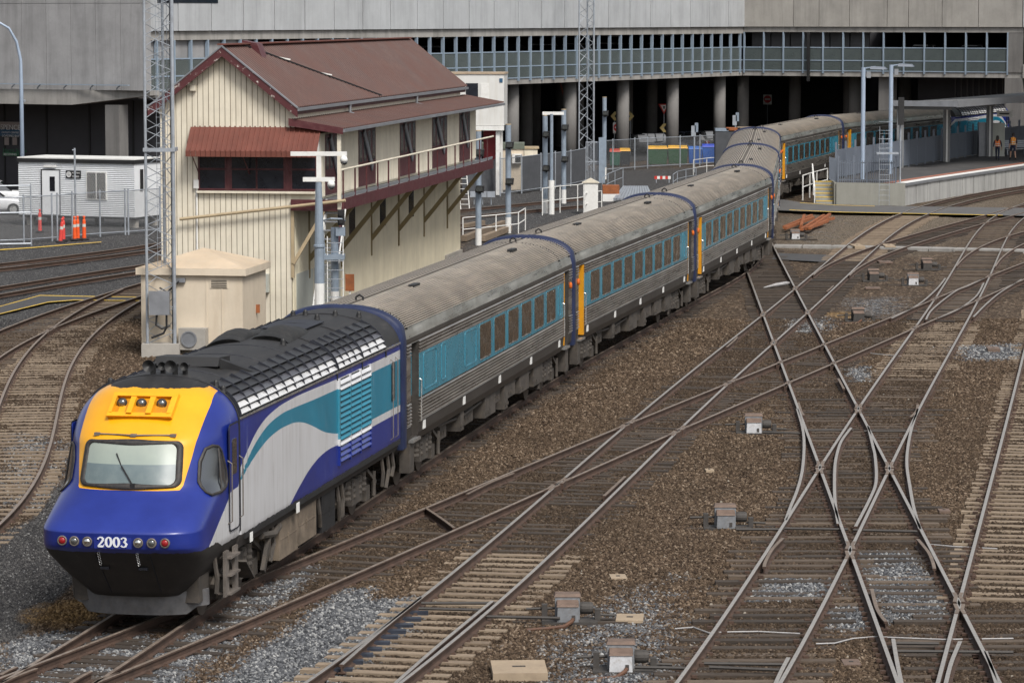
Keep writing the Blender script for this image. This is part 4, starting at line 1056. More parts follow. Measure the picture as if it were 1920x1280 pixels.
    for a, b_, zb_, mt in ((6.1,7.6,.38,'under_tan'),(7.65,9.2,.42,'under_tan'),(9.7,10.9,.36,'black')):
        m = MB(); m.box(a,b_,-1.34,1.34,zb_,1.2); m.box(a+.7,a+.74,-1.355,1.355,zb_+.25,zb_+.45); m.box(a+.04,b_-.04,-1.348,1.348,zb_+.38,zb_+.40); m.build('equipment_box', M[mt], t)
    m = MB()
    for s in (-1,1):
        for x in (1.4,2.7,5.2,5.6,9.45,11.2,11.6,15.6,16.2,16.7):
            m.tube([(x,s*1.3,1.2),(x+.05,s*1.34,.8),(x+rnd.uniform(-.2,.2),s*1.32,rnd.uniform(.35,.6))],.045,6)
        m.tube([(4.6,s*1.36,1.1),(5.5,s*1.38,1.0),(6.0,s*1.36,1.08)],.07,8); m.bar((2.9,s*1.36,.9),(3.5,s*1.36,.5),.3,.04); m.bar((4.7,s*1.36,.4),(5.2,s*1.36,1.0),.08,.12)
    m.box(1.0,16.8,-.6,.6,.85,1.2); m.build('underframe_pipes', M['under'], t)
    # roof fittings
    def rz_(y): 
        return 3.4+.93*max(0, 1-(abs(y)/1.46)**2.3)**(1/2.3)
    for yc in (.24,-.18):
        m = MB(); c = (2.75, yc, 4.50)
        m.lathe([(.02,-.06),(.10,-.12),(.115,-.13),(.115,-.11),(.06,-.02),(.035,.08),(.03,.26),(.045,.28)], c, 16, 'x'); m.lathe([(.02,.04),(.07,-.01),(.08,-.02),(.08,0),(.045,.06),(.028,.14),(.028,.3)], (2.95,yc-.17,4.47), 14, 'x')
        m.box(2.85,2.95,yc-.05,yc+.03,4.3,4.48); m.box(3.0,3.08,yc-.2,yc-.12,4.28,4.45); autosmooth(m.build('air_horn', M['black'], t), 30)
    for x, y in ((2.75,1.0),(2.75,-1.0),(2.7,-1.15),(15.2,.3),(15.3,-.35),(14.2,-.2),(15.9,.75),(15.9,-.75),(9.3,-.65)):
        m = MB(); m.lathe([(.07,0),(.06,.04),(.05,.10),(.03,.13)], (x,y,rz_(y)-.01), 8); m.build('roof_lug', M['black'], t)
    m = MB(); m.prism([(.0,0),(.9,.0),(.9,.12),(.15,.16)], -.62, .62, 'y'); o_ = m.build('roof_air_dam', M['black'], t, False, (4.3,0,4.33))
    for s in (-1, 1): MB().hexa([(4.45,s*.62,4.28),(4.6,s*.62,4.28),(5.5,s*1.08,4.08),(5.3,s*1.08,4.08),(4.45,s*.62,4.46),(4.6,s*.62,4.46),(5.5,s*1.08,4.13),(5.3,s*1.08,4.13)] if s < 0 else [(4.6,s*.62,4.28),(4.45,s*.62,4.28),(5.3,s*1.08,4.08),(5.5,s*1.08,4.08),(4.6,s*.62,4.46),(4.45,s*.62,4.46),(5.3,s*1.08,4.13),(5.5,s*1.08,4.13)]).build('deflector_strip', M['black'], t)
    for yc, x0 in ((.55,9.0),(-.30,9.6)):       # exhaust cowls
        m = MB(); rows = []
        for k in range(9):
            u = k/8; h = .10+.14*math.sin(PI*min(1,u*1.2)); wd = .40-.10*u
            rows.append([(x0+2.2*u, yc+wd*math.cos(a), rz_(yc+wd*math.cos(a))-.02+h*max(0,math.sin(a))) for a in np.linspace(0,PI,11)])
        gm, V = grid_mesh('x', rows, None); gm.f.append(tuple(range(11))); gm.m.append(0); gm.build('exhaust_cowl', M['soot'], t, True)
    m = MB(); m.prism([(11.9,-.5),(13.6,-.5),(13.9,0),(13.6,.5),(11.9,.5)], 4.325, 4.345); m.build('roof_hatch', M['grille_dark'], t)
    for x in (3.7,6.6,8.4): MB().tube([(x,y,rz_(y)+.002) for y in np.linspace(-.85,.85,11)],.009,4).build('roof_seam', M['grille_dark'], t)
    MB().bar((7.4,-.75,4.19),(8.6,-.72,4.21),.06,.05).build('roof_strip', M['grille_dark'], t); MB().bar((8.5,-.95,4.12),(9.2,-.92,4.14),.06,.05).build('roof_strip', M['grille_dark'], t)
    return t
M['door_blue'] = M['livery']
M['plate_blue'] = paint('plate_blue', (.012,.024,.19), .4)
M['recess_shade_yellow'] = paint('recess_shade_yellow', (.50,.21,.008), .45, 0, .1, 3)  # darker yellow: shade inside the lamp recess put into the colour
M['louvre_mid'] = paint('louvre_mid', (.10,.10,.115), .35, .4, .3, 2, (.03,.03,.035), .5)
M['soot'] = paint('soot', (.012,.012,.012), .7, 0, .5, 3, (.06,.055,.05), .4)
o_, rz0 = frame_at(0, 1)
make_power_car(o_, rz0, 'blue yellow and white locomotive numbered 2003 at the head of the train', 'locomotives of the silver train')
o_, rz0 = frame_at(8, 9); d_ = (PN[9]-PN[8]).normalized(); n_ = Vector((-d_.y, d_.x, 0))
make_power_car(PN[9]+d_*.3+n_*1.46, rz0+PI, 'rear locomotive half hidden behind the platform columns at far right', 'locomotives of the silver train', False)
# ------------------------------------------------------------------ signal box
M['cream'] = paint('cream_boards', (.67,.62,.51), .6, 0, .10, 1.2, (.33,.27,.19), .35, streak=True)
M['cream_shade'] = paint('cream_iron', (.60,.55,.42), .55, 0, .10, .8, (.36,.31,.22), .35, streak=True)
M['oxide'] = paint('oxide_roof', (.070,.029,.022), .65, 0, .22, .5, (.10,.052,.040), .5)
M['oxide_rib'] = paint('oxide_awning', (.14,.042,.028), .55, 0, .15, 1.5, (.10,.04,.03), .4)
M['maroon'] = paint('maroon_trim', (.075,.016,.020), .5, 0, .2, 2.5, (.16,.09,.08), .35)
def peel():
    t = NT('maroon_peeling'); vec = t.co('Object', (1,1,1)); n = t.noise(vec, 5.5, 6, .8)
    c = t.mix(t.ramp(n, [(.60, 0), (.63, 1)]), (.075,.017,.02), (.55,.52,.48)); return t.fin(c, .6)
M['maroon_peel'] = peel()
M['tan_paint'] = paint('tan_paint', (.38,.30,.19), .55, 0, .15, 2)
M['olive'] = paint('olive_brown', (.20,.155,.075), .6, 0, .15, 2)
M['gutter'] = paint('gutter_zinc', (.24,.25,.27), .45, .4, .15, 2)
M['box_glass'] = paint('box_glass', (.010,.012,.018), .15, 0, .3, .7, (.035,.04,.05), .4)
M['steel_grey'] = paint('galvanised', (.33,.36,.40), .5, .35, .15, 2, (.20,.20,.20), .4)
M['pole_blue'] = paint('pole_bluegrey', (.23,.28,.34), .5, .1, .12, 2, (.14,.15,.17), .4)
M['white_paint'] = paint('white_paint', (.68,.68,.66), .5, 0, .07, 2, (.42,.40,.36), .35)
M['concrete'] = paint('concrete', (.33,.31,.28), .9, 0, .18, .8, (.18,.165,.15), .4)
M['rust'] = paint('rust', (.26,.085,.03), .9, 0, .3, 4, (.12,.045,.02), .5)
M['grey_panel'] = paint('grey_sheet', (.42,.44,.40), .6, 0, .1, .8, (.26,.25,.2), .4, streak=True)
M['board_gap'] = paint('board_gap', (.16,.125,.085), .9)
SBR = math.radians(-8.97); sbd = 116.0
sb_c = Vector(((425-960)/F*sbd*1.004, sbd, -.2))
SBT = thing('signal_box', 'tall cream weatherboard signal box with rusty red roof and side walkway', 'signal box', sb_c, SBR)
SBM = Matrix.Translation(sb_c) @ Matrix.Rotation(SBR, 4, 'Z'); SBI = SBM.inverted()
def ray(px, py):
    a = (px-CXP)/F; b = (py-CYP)/F; return Vector((0,0,CAMH)), Vector((a, CP-b*SP, -SP-b*CP))
def sb_side(px, py, x):       # point of the plane x = const of the box seen at a picture place -> (y, z) local
    o, d = ray(px, py); o2 = SBI @ o; d2 = SBI.to_3x3() @ d; t = (x-o2.x)/d2.x; p = o2+d2*t; return p.y, p.z
def sb_front(px, py, y=0.0):
    o, d = ray(px, py); o2 = SBI @ o; d2 = SBI.to_3x3() @ d; t = (y-o2.y)/d2.y; p = o2+d2*t; return p.x, p.z
SBL = 34.0; HW = 2.34; EZ = 7.93; AZ = 10.03; FZ = 4.70
def roof_z(x): return AZ-.28-(AZ-.28-(EZ+.08))*abs(x)/2.45
# core walls (inside the boards)
m = MB(); m.prism([(-HW+.04,0),(HW-.04,0),(HW-.04,EZ-.05),(0,AZ-.4),(-HW+.04,EZ-.05)], .03, SBL, 'y'); m.build('wall', M['cream_shade'], SBT)
m = MB(); m.prism([(-HW+.02,.01),(HW-.02,.01),(HW-.02,EZ-.04),(0,AZ-.38),(-HW+.02,EZ-.04)], .018, .0299, 'y'); m.build('gable_backing', M['board_gap'], SBT)
# vertical boards of the gable
nb = 24; bw = 2*HW/nb
for k in range(nb):
    x0 = -HW+k*bw+.012; x1 = x0+bw-.024; th = random.uniform(.026,.040)
    segs = [(.0, None)]
    for lo, hi in ((.02, 4.92 if x1 > -.95 else None), (6.55 if x1 > -.95 else None, 'top')):
        if lo is None: continue
        h0, h1 = (lo, roof_z(x0)) if hi in (None, 'top') else (lo, hi); g1 = roof_z(x1) if hi in (None,'top') else hi
        if x1 > 2.2 and lo < 1 and False: continue
        m = MB(); m.hexa([(x0,.03-th,h0),(x1,.03-th,h0),(x1,.031,h0),(x0,.031,h0),(x0,.03-th,h1),(x1,.03-th,g1),(x1,.031,g1),(x0,.031,h1)]); m.build('board', M['cream'], SBT)
        if hi is None: break
# corrugated cladding helper: vertical ribs along y on plane x
def corrugated(x, y0, y1, z0, z1, pitch, depth, mat, name, parent, flip=1):
    n = int((y1-y0)/pitch); m = MB()
    for k in range(n+1):
        yy = y0+k*pitch
        for q, dx in ((0,0),(.3*pitch,0),(.45*pitch,depth),(.85*pitch,depth)):
            m.v += [(x+dx*flip, yy+q, z0), (x+dx*flip, yy+q, z1)]
    c = len(m.v)//2
    for i in range(c-1): m.f.append((2*i,2*i+2,2*i+3,2*i+1)); m.m.append(0)
    return m.build(name, mat, parent)
corrugated(HW+.0, .05, SBL-.2, .35, FZ-.05, .22, .06, M['cream_shade'], 'side_cladding', SBT)
m = MB(); m.box(-HW+.02,HW+.05,.2,SBL,-.02,.33); m.build('plinth', M['concrete'], SBT)
for a, b in ((.15,1.05),(1.12,2.6)): MB().box(HW+.03,HW+.075,a*3,b*3,.1,2.1).build('grey_sheet', M['grey_panel'], SBT)
# projecting upper storey on the right
UX = 3.30
m = MB(); m.box(HW-.2, UX, .02, SBL-1.5, FZ+.02, 6.98); m.build('upper_wall', M['cream_shade'], SBT)
corrugated(UX, .12, SBL-1.6, FZ+.1, 7.0, .2, .05, M['cream'], 'upper_cladding', SBT)
for pxa, pxb, pya, pyb in ((607,637,243,360),(669,702,240,345),(747,777,224,330),(808,836,214,305),(859,879,206,300)):
    ya, za = sb_side(pxa, pya, UX); yb, _ = sb_side(pxb, pyb, UX)
    ya = max(.1, ya); z0, z1 = FZ+.12, 6.95
    f = MB(); f.box(UX+.02,UX+.06,ya,yb,z0,z1); w_ = f.build('doorway', M['maroon'], SBT)
    n = 4
    for k in range(n):
        a = ya+(yb-ya)*(k+.12)/n; b = ya+(yb-ya)*(k+.88)/n
        MB().box(UX+.055,UX+.065,a+.05,b-.05,z0+.9,z1-.12).build('pane', M['box_glass'], w_)
    MB().bar((UX+.10,ya+(yb-ya)*.25,z1-.1),(UX+.10,ya+(yb-ya)*.75,z0+.6),.05,.28).build('shutter_board', M['gutter'], w_)
MB().box(UX-.12,UX+.03,-.02,.10,FZ,7.0).build('corner_post', M['white_paint'], SBT)
# gable window band
xa, zt_ = sb_front(371,277); xb, zb_ = sb_front(603,358)
MB().box(-.97, UX-.12, -.03, .05, zb_-.02, zt_+.15).build('window_backing', M['maroon'], SBT)
for pa, pb in ((375,422),(435,480),(483,532),(548,592)):
    a, _ = sb_front(pa,300); b, _ = sb_front(pb,300); mid = (zt_+zb_)/2
    for z0, z1 in ((zb_+.06, mid-.03), (mid+.03, zt_+.02)):
        w_ = MB(); w_.box(a-.05,b+.05,-.055,-.03,z0-.05,z0); w_.box(a-.05,b+.05,-.055,-.03,z1,z1+.05); w_.box(a-.05,a,-.055,-.03,z0,z1); w_.box(b,b+.05,-.055,-.03,z0,z1); f = w_.build('sash', M['maroon'], SBT)
        MB().box(a,b,-.045,-.032,z0,z1).build('pane', M['box_glass'], f)
MB().box(-1.0,UX-.1,-.16,-.03,zb_-.10,zb_-.025).build('window_sill', M['cream'], SBT)
# ribbed awning over the gable window
nr = 26; xl, xr = sb_front(358,236)[0], sb_front(603,236)[0]
at_, ab_ = sb_front(0,236)[1], 6.42
for k in range(nr):
    a = xl+(xr-xl)*k/nr; b = xl+(xr-xl)*(k+1)/nr; m = MB(); g = .03
    y0_, y1_ = -.04, -.78
    m.hexa([(a,y1_,ab_-.04),(b-.02,y1_,ab_-.04),(b-.02,y0_,at_-.04),(a,y0_,at_-.04),(a,y1_,ab_),(b-.02,y1_,ab_),(b-.02,y0_,at_),(a,y0_,at_)])
    m.hexa([(b-.05,y1_-.01,ab_),(b,y1_-.01,ab_),(b,y0_,at_),(b-.05,y0_,at_),(b-.045,y1_-.01,ab_+.04),(b-.005,y1_-.01,ab_+.04),(b-.005,y0_,at_+.04),(b-.045,y0_,at_+.04)])
    m.hexa([(a,y1_-.012,ab_-.20),(b-.015,y1_-.012,ab_-.20),(b-.015,y1_+.01,ab_-.20),(a,y1_+.01,ab_-.20),(a,y1_-.012,ab_),(b-.015,y1_-.012,ab_),(b-.015,y1_+.01,ab_),(a,y1_+.01,ab_)])
    m.build('awning_sheet', M['oxide_rib'], SBT)
for x in (-1.05, .75, 2.2): MB().tube([(x,-.74,ab_-.05),(x+.12,-.05,5.6)],.02,6).build('awning_stay', M['maroon'], SBT)
# main roof: corrugated sheets, ridge, barge boards
def roof_side(s):
    pitch = .36; n = int((SBL+.6)/pitch); m = MB()
    for k in range(n+1):
        yy = -.35+k*pitch
        for q, dz in ((0,0),(.62*pitch,0),(.72*pitch,.05),(.90*pitch,.05)):
            for x, z in ((0,AZ),(s*2.62,EZ-.02)): m.v.append((x, yy+q, z+dz))
    c = len(m.v)//2
    for i in range(c-1): m.f.append((2*i,2*i+1,2*i+3,2*i+2) if s > 0 else (2*i,2*i+2,2*i+3,2*i+1)); m.m.append(0)
    m.add([(0,-.35,AZ-.06),(s*2.62,-.35,EZ-.08),(s*2.62,SBL+.25,EZ-.08),(0,SBL+.25,AZ-.06)], [(0,1,2,3)] if s < 0 else [(3,2,1,0)])
    return m.build('roof_sheet', M['oxide'], SBT)
for s in (-1, 1): roof_side(s)
MB().bar((0,-.36,AZ+.05),(0,SBL+.26,AZ+.05),.34,.05).build('ridge_cap', M['oxide_rib'], SBT)
for s in (-1, 1):
    m = MB(); m.hexa([(0,-.40,AZ-.36),(s*2.66,-.40,EZ-.36),(s*2.66,-.34,EZ-.36),(0,-.34,AZ-.36),(0,-.40,AZ-.03),(s*2.66,-.40,EZ-.05),(s*2.66,-.34,EZ-.05),(0,-.34,AZ-.03)]); m.build('barge_board', M['maroon_peel'], SBT)
    MB().bar((0,-.38,AZ-.005),(s*2.68,-.38,EZ-.03),.10,.05).build('barge_capping', M['gutter'], SBT)
    MB().bar((s*2.66,-.36,EZ-.09),(s*2.66,SBL+.25,EZ-.09),.12,.10).build('gutter', M['gutter'], SBT)
    MB().bar((s*2.56,-.3,EZ-.20),(s*2.56,SBL+.2,EZ-.20),.06,.12).build('eave_board', M['maroon'], SBT)
MB().box(HW-.02,HW+.12,0,SBL-.4,7.2,EZ-.1).build('clerestory_wall', M['cream'], SBT)
for y in (8.5, 22): m = MB(); m.tube([(2.66,y,EZ-.12),(2.66,y,EZ-.45),(2.8,y+.3,EZ-.52)],.06,8); m.build('downpipe', M['gutter'], SBT)
m = MB(); m.bar((.05,2.6,AZ+.02),(2.6,14.8,EZ+.05),.05,.05); m.build('roof_strap', M['black'], SBT)
for f in (.25,.55): p = Vector((.05,2.6,AZ+.06)).lerp(Vector((2.6,14.8,EZ+.09)), f); MB().bar(p-Vector((.15,0,0)),p+Vector((.2,.6,-.1)),.10,.05).build('roof_patch', M['white_paint'], SBT)
MB().hexa([(-.15,3.2,AZ),(.6,3.2,AZ-.5),(.6,4.0,AZ-.5),(-.15,4.0,AZ),(-.15,3.2,AZ+.16),(.4,3.2,AZ+.05),(.4,4.0,AZ+.05),(-.15,4.0,AZ+.16)]).build('roof_flap', M['maroon'], SBT)
# lean-to roof over the walkway
LX0, LX1, LZ0, LZ1 = 2.38, 4.22, 7.50, 7.18
pitch = .36; n = int((SBL+1.0)/pitch); m = MB()
for k in range(n+1):
    yy = -.25+k*pitch
    for q, dz in ((0,0),(.62*pitch,0),(.72*pitch,.045),(.90*pitch,.045)):
        for x, z in ((LX0,LZ0),(LX1,LZ1)): m.v.append((x, yy+q, z+dz))
c = len(m.v)//2
for i in range(c-1): m.f.append((2*i,2*i+1,2*i+3,2*i+2)); m.m.append(0)
m.add([(LX0,-.25,LZ0-.07),(LX1,-.25,LZ1-.07),(LX1,SBL+.75,LZ1-.07),(LX0,SBL+.75,LZ0-.07)], [(3,2,1,0)])
m.build('lean_to_roof', M['oxide'], SBT)
MB().hexa([(LX0-.06,-.30,LZ0-.22),(LX1+.02,-.30,LZ1-.18),(LX1+.02,-.25,LZ1-.18),(LX0-.06,-.25,LZ0-.22),(LX0-.06,-.30,LZ0+.04),(LX1+.02,-.30,LZ1+.04),(LX1+.02,-.25,LZ1+.04),(LX0-.06,-.25,LZ0+.04)]).build('lean_to_barge', M['maroon'], SBT)
MB().bar((LX1+.03,-.28,LZ1-.06),(LX1+.03,SBL+.75,LZ1-.06),.11,.10).build('lean_to_gutter', M['gutter'], SBT)
# walkway
WX = 4.02; WL = SBL-1.2
MB().box(HW,WX,-.05,WL,FZ-.10,FZ).build('walkway_floor', M['gutter'], SBT)
MB().box(WX,WX+.06,-.08,WL,FZ-.36,FZ+.03).build('walkway_fascia', M['maroon'], SBT)
MB().box(HW,WX,-.10,-.051,FZ-.36,FZ+.03).build('walkway_fascia', M['maroon'], SBT)
MB().box(WX-.02,WX+.10,-.14,-.02,FZ-.3,7.1).build('awning_post', M['cream'], SBT)
yy = .6; 
while yy < WL:
    MB().box(WX-.0,WX+.05,yy,yy+.05,FZ,FZ+1.02).build('baluster', M['maroon'], SBT); yy += 2.05
for h, nm in ((1.04,'handrail'),):
    MB().tube([(WX+.02,-.1,FZ+h),(WX+.02,WL+.2,FZ+h)],.038,8).build(nm, M['cream'], SBT)
MB().box(WX,WX+.03,.1,WL,FZ+.06,FZ+.16).build('kick_board', M['gutter'], SBT)
for k in range(6):
    y = 2.5+k*5.6
    MB().bar((HW+.06,y,FZ-2.25),(WX-.05,y,FZ-.34),.13,.16).build('bracket', M['olive'], SBT)
    MB().box(HW+.02,HW+.10,y-.07,y+.07,FZ-2.9,FZ-.36).build('bracket_post', M['olive'], SBT)
MB().bar((HW+.06,-.02,FZ-2.2),(3.5,-.02,FZ-.36),.10,.12).build('bracket', M['tan_paint'], SBT)
MB().box(HW-.02,HW+.09,-.04,.04,FZ-2.7,FZ-.36).build('bracket_post', M['tan_paint'], SBT)
for y in (9.5, 15.5, 21.5): MB().box(HW+.03,HW+.07,y,y+1.1,FZ-1.9,FZ-.7).build('lower_window', M['box_glass'], SBT)
MB().box(2.0,2.5,SBL-4.0,SBL-.1,.0,.65).build('stone_block', M['concrete'], SBT)
# stair at the corner
m = MB(); m.bar((4.15,.3,FZ),(3.95,-1.5,.0),.06,.24); m.build('stair_stringer', M['maroon'], SBT)
m = MB(); m.bar((3.55,.3,FZ),(3.30,-1.5,.0),.06,.18); m.build('stair_stringer', M['white_paint'], SBT)
for k in range(16):
    f = (k+.5)/16; p = Vector((4.12,.3,FZ)).lerp(Vector((3.95,-1.5,0)), f); q = Vector((3.55,.3,FZ)).lerp(Vector((3.30,-1.5,0)), f)
    MB().bar(q,p,.22,.04).build('stair_tread', M['gutter'], SBT)
m = MB(); m.tube([(4.25,.0,FZ-.3),(4.05,-1.7,.6)],.03,6); m.build('stair_handrail', M['white_paint'], SBT)
# pipe, conduit, fittings on the gable
p0 = sb_front(337,411,-.25); p1 = sb_front(648,376,-.25)
MB().tube([(p0[0],-.25,p0[1]),(p1[0],-.25,p1[1])],.055,8).build('tan_pipe', M['tan_paint'], SBT)
a = sb_front(369,345); b = sb_front(366,475)
m = MB(); m.tube([(a[0],-.02,a[1]),(a[0],-.04,b[1])],.035,6); m.build('conduit', M['white_paint'], SBT)
MB().box(a[0]-.09,a[0]+.09,-.12,0,a[1]-.15,a[1]+.15).build('meter_box', M['white_paint'], SBT)
a = sb_front(363,165); MB().box(a[0]-.10,a[0]+.10,-.14,0,a[1]-.10,a[1]+.10).build('wall_lamp', M['cream'], SBT)
a = sb_front(304,207); MB().box(a[0]-.08,a[0]+.08,-.14,0,a[1]-.12,a[1]+.12).build('wall_lamp', M['cream'], SBT)
a = sb_front(490,530); cb = MB(); cb.box(a[0]-.30,a[0]+.30,-.26,-.02,a[1]-.32,a[1]+.32); cb = cb.build('cabinet', M['grey_panel'], SBT)
# ------------------------------------------------------------------ concrete relay hut with pyramid roof
hx0, hx1 = G(267,664,-.2).x, G(458,668,-.2).x
hy = 108.4
HT = thing('relay_hut', 'small cream concrete hut with shallow pyramid roof in front of the signal box', 'hut', ((hx0+hx1)/2, hy, -.2), SBR)
hw = (hx1-hx0)/2; hd = 3.3; hh = 2.66
M['hut'] = paint('hut_render', (.60,.52,.41), .8, 0, .08, .9, (.42,.33,.23), .35, streak=True)
M['hut_roof'] = paint('hut_roof', (.50,.40,.29), .8, 0, .12, .8, (.45,.40,.33), .4)
MB().box(-hw,hw,0,hd,0,hh).build('wall', M['hut'], HT)
m = MB(); e = .14
m.hexa([(-hw-e,-e,hh),(hw+e,-e,hh),(hw+e,hd+e,hh),(-hw-e,hd+e,hh),(-hw-e,-e,hh+.22),(hw+e,-e,hh+.22),(hw+e,hd+e,hh+.22),(-hw-e,hd+e,hh+.22)]); m.build('fascia', M['hut'], HT)
m = MB(); m.add([(-hw-e,-e,hh+.222),(hw+e,-e,hh+.222),(hw+e,hd+e,hh+.222),(-hw-e,hd+e,hh+.222),(0,hd/2,hh+.78)], [(0,1,4),(1,2,4),(2,3,4),(3,0,4)]); m.build('roof', M['hut_roof'], HT)
for x in (-.22, .30): MB().box(hw*.42+x-.02,hw*.42+x+.02,-.015,.0,.1,hh-.05).build('pilaster', M['hut'], HT)
v_ = MB().box(.62,1.22,-.02,.0,hh-.42,hh-.12).build('air_vent', M['hut'], HT)
for k in range(5): MB().box(.66,1.18,-.03,-.015,hh-.40+k*.055,hh-.375+k*.055).build('vent_slat', M['black'], v_)
MB().box(-.62,-.20,-.12,0,hh-.24,hh-.10).build('flood_lamp', M['gutter'], HT)
m = MB(); m.tube([(-.4,-.1,hh-.2),(-.75,-.25,hh-.55),(-1.0,-.3,hh-.4)],.03,6); m.build('lamp_arm', M['black'], HT)
ac = MB().box(-.35,.55,-.42,-.02,.25,.95).build('condenser', M['concrete'], HT)
m = MB(); m.lathe([(.27,-.43),(.27,-.46),(.22,-.46),(.22,-.44)], (.0,0,.6), 18, 'y'); m.build('fan_grille', M['gutter'], ac)
# rusty signs and red board near the hut
a = G(478,600,-.2); sg = thing('warning_board', 'red warning board on a leaning stick beside the grey cabinet', 'sign', A(487,640,111.5)*1.0); sg.location.z = -.2
MB().tube([(0,0,0),(-.05,0,2.0)],.03,6).build('stick', M['white_paint'], sg)
MB().hexa([(-.2,-.03,1.75),(.05,-.03,1.85),(.05,0,1.85),(-.2,0,1.75),(-.16,-.03,2.35),(.09,-.03,2.5),(.09,0,2.5),(-.16,0,2.35)]).build('board', paint('red_board', (.30,.02,.03), .5), sg)
sg = thing('rusty_plate', 'small rusty plate on a short post beside the relay hut', 'sign', A(472,640,110.0)); sg.location.z = -.2
MB().tube([(0,0,0),(0,0,1.5)],.03,6).build('post', M['rust'], sg); MB().box(-.28,.28,-.04,.0,1.28,1.56).build('plate', M['rust'], sg)
sg = thing('rusty_plate', 'rusty square plate on a white post against the signal box side wall', 'sign', A(656,560,118)); sg.location.z = -.2
MB().tube([(0,0,0),(0,0,1.5)],.04,6).build('post', M['white_paint'], sg); MB().box(-.16,.16,-.06,-.03,1.35,1.95).build('plate', M['rust'], sg)
# ------------------------------------------------------------------ lattice masts
def lattice_mast(base, half, height, pitch, label, leg_r, br_r, singles, rz=.0, group='steel lattice masts'):
    t = thing('lattice_mast', label, 'mast', base, rz, group)
    P = [Vector((-half,-half*.55,0)), Vector((half,-half*.55,0)), Vector((half*.15,half*1.1,0))]
    for i, p in enumerate(P): MB().tube([p, p+Vector((0,0,height))], leg_r if i != 1 else leg_r*1.25, 8).build('leg', M['steel_grey'], t)
    n = int(height/pitch)
    for i in range(3):
        a, b = P[i], P[(i+1)%3]
        if singles:
            for par in (0, 1):
                q0, q1 = (a, b) if par == 0 else (b, a)
                me = MB().tube([q0, q1+Vector((0,0,pitch))], br_r, 5).mesh('brace', M['steel_grey'])
                for k in range(par, n, 2): link('brace', me, t, (0,0,k*pitch))
                if i == 0:
                    me2 = MB().tube([q1, q0+Vector((0,0,pitch))], br_r, 5).mesh('brace', M['steel_grey'])
        else:
            m = MB()
            for k in range(n):
                q0, q1 = (a, b) if k%2 == 0 else (b, a); m.tube([q0+Vector((0,0,k*pitch)), q1+Vector((0,0,(k+1)*pitch))], br_r, 4)
            tag(m.build('bracing', M['steel_grey'], t), kind='stuff')
    return t, P
mb_ = G(304,668,-.2)
mast, MP = lattice_mast(mb_+Vector((0,0,.45)), .445, 16.5, .385, 'near steel lattice mast on a concrete block beside the relay hut', .048, .014, True)
MB().box(-.62,.62,-.5,.75,-.45,0).build('concrete_block', M['concrete'], mast)
MB().box(-.36,.30,-.52,-.30,.95,1.72).build('junction_box', M['cabinet_grey'] if 'cabinet_grey' in M else M['gutter'], mast)
m = MB(); m.tube([(-.12,-.4,.95),(-.14,-.42,.62),(.05,-.42,.5),(.2,-.4,.55),(.3,-.35,.6)],.04,6); m.tube([(.2,-.42,.95),(.2,-.42,.55),(.1,-.42,.35),(-.3,-.4,.2)],.04,6); m.build('cable_loop', M['black'], mast)
MB().tube([(.40,-.18,.0),(.40,-.18,16.3)],.05,6).build('feeder_cable', M['black'], mast)
m = MB()
for x in (-.12,.0,.12,.24): m.tube([(x,.1,2.2),(x,.1,16)],.007,4)
k = 2.3
while k < 16: m.bar((-.14,.1,k),(.26,.1,k),.012,.012); k += .28
tag(m.build('climbing_ladder', M['steel_grey'], mast), kind='stuff')
zc = 10.9-(280-28)/57.9+.2-.45
m = MB(); m.box(-.52,.52,-.34,-.27,zc-.06,zc+.06); m.box(-.52,-.45,-.3,.6,zc-.06,zc+.06); m.box(.45,.52,-.3,.6,zc-.06,zc+.06); m.build('mast_collar', M['steel_grey'], mast)
far_b = G(1099,272,-.2)
lattice_mast(Vector(((1099-960)/F*238,238,-.2)), .52, 18, .7, 'far steel lattice mast standing in front of the parking building columns', .055, .022, False)
# ------------------------------------------------------------------ camera pole and signal mast beside the box
cp = Vector(((598-960)/F*109, 109, -.2)); sc_ = F/109.0
def zp(py, d=109): return 10.9-(py-28)*d/F*1.0+.2
T_ = thing('camera_pole', 'tapered blue grey pole with T arm and two dome cameras before the signal box', 'camera pole', cp, 0)
MB().tube([(0,0,0),(0,0,zp(530))],[.17,.165],14).build('white_base', M['white_paint'], T_)
MB().tube([(0,0,zp(530)),(0,0,zp(460)),(-.01,0,zp(340))],[.165,.16,.105],14).build('pole', M['pole_blue'], T_)
MB().lathe([(.17,0),(.19,.02),(.19,.08),(.17,.1)], (0,0,zp(463)), 14).build('pole_joint', M['pole_blue'], T_)
MB().box(-.08,.08,-.06,.06,zp(341),zp(290)).build('mast_head', M['white_paint'], T_)
MB().box(-.92,.92,-.07,.07,zp(291),zp(283)).build('top_arm', M['white_paint'], T_)
MB().box(-.52,.52,-.09,.09,zp(339),zp(331)).build('camera_arm', M['white_paint'], T_)
for x, z in ((.82,zp(300)),(.40,zp(346))):
    c = MB(); c.lathe([(.03,.16),(.09,.14),(.125,.06),(.13,-.03)], (x,-.05,z), 14); dm = c.build('dome_camera', M['white_paint'], T_, True)
    MB().lathe([(.115,-.03),(.10,-.09),(.06,-.13),(.01,-.145)], (x,-.05,z), 14).build('dome', M['cab_glass'], dm, True)
sp_ = Vector(((627-960)/F*110.5, 110.5, -.2)); 
T_ = thing('signal_mast', 'short railway signal mast with ladder and small platform beside the camera pole', 'signal', sp_, 0)
def zq(py): return zp(py, 110.5)
MB().tube([(0,0,0),(0,0,zq(545))],.14,12).build('white_base', M['white_paint'], T_)
MB().tube([(0,0,zq(545)),(0,0,zq(425))],.13,12).build('pole', M['pole_blue'], T_)
MB().box(-.34,.34,-.5,.1,zq(484),zq(475)).build('platform', M['pole_blue'], T_)
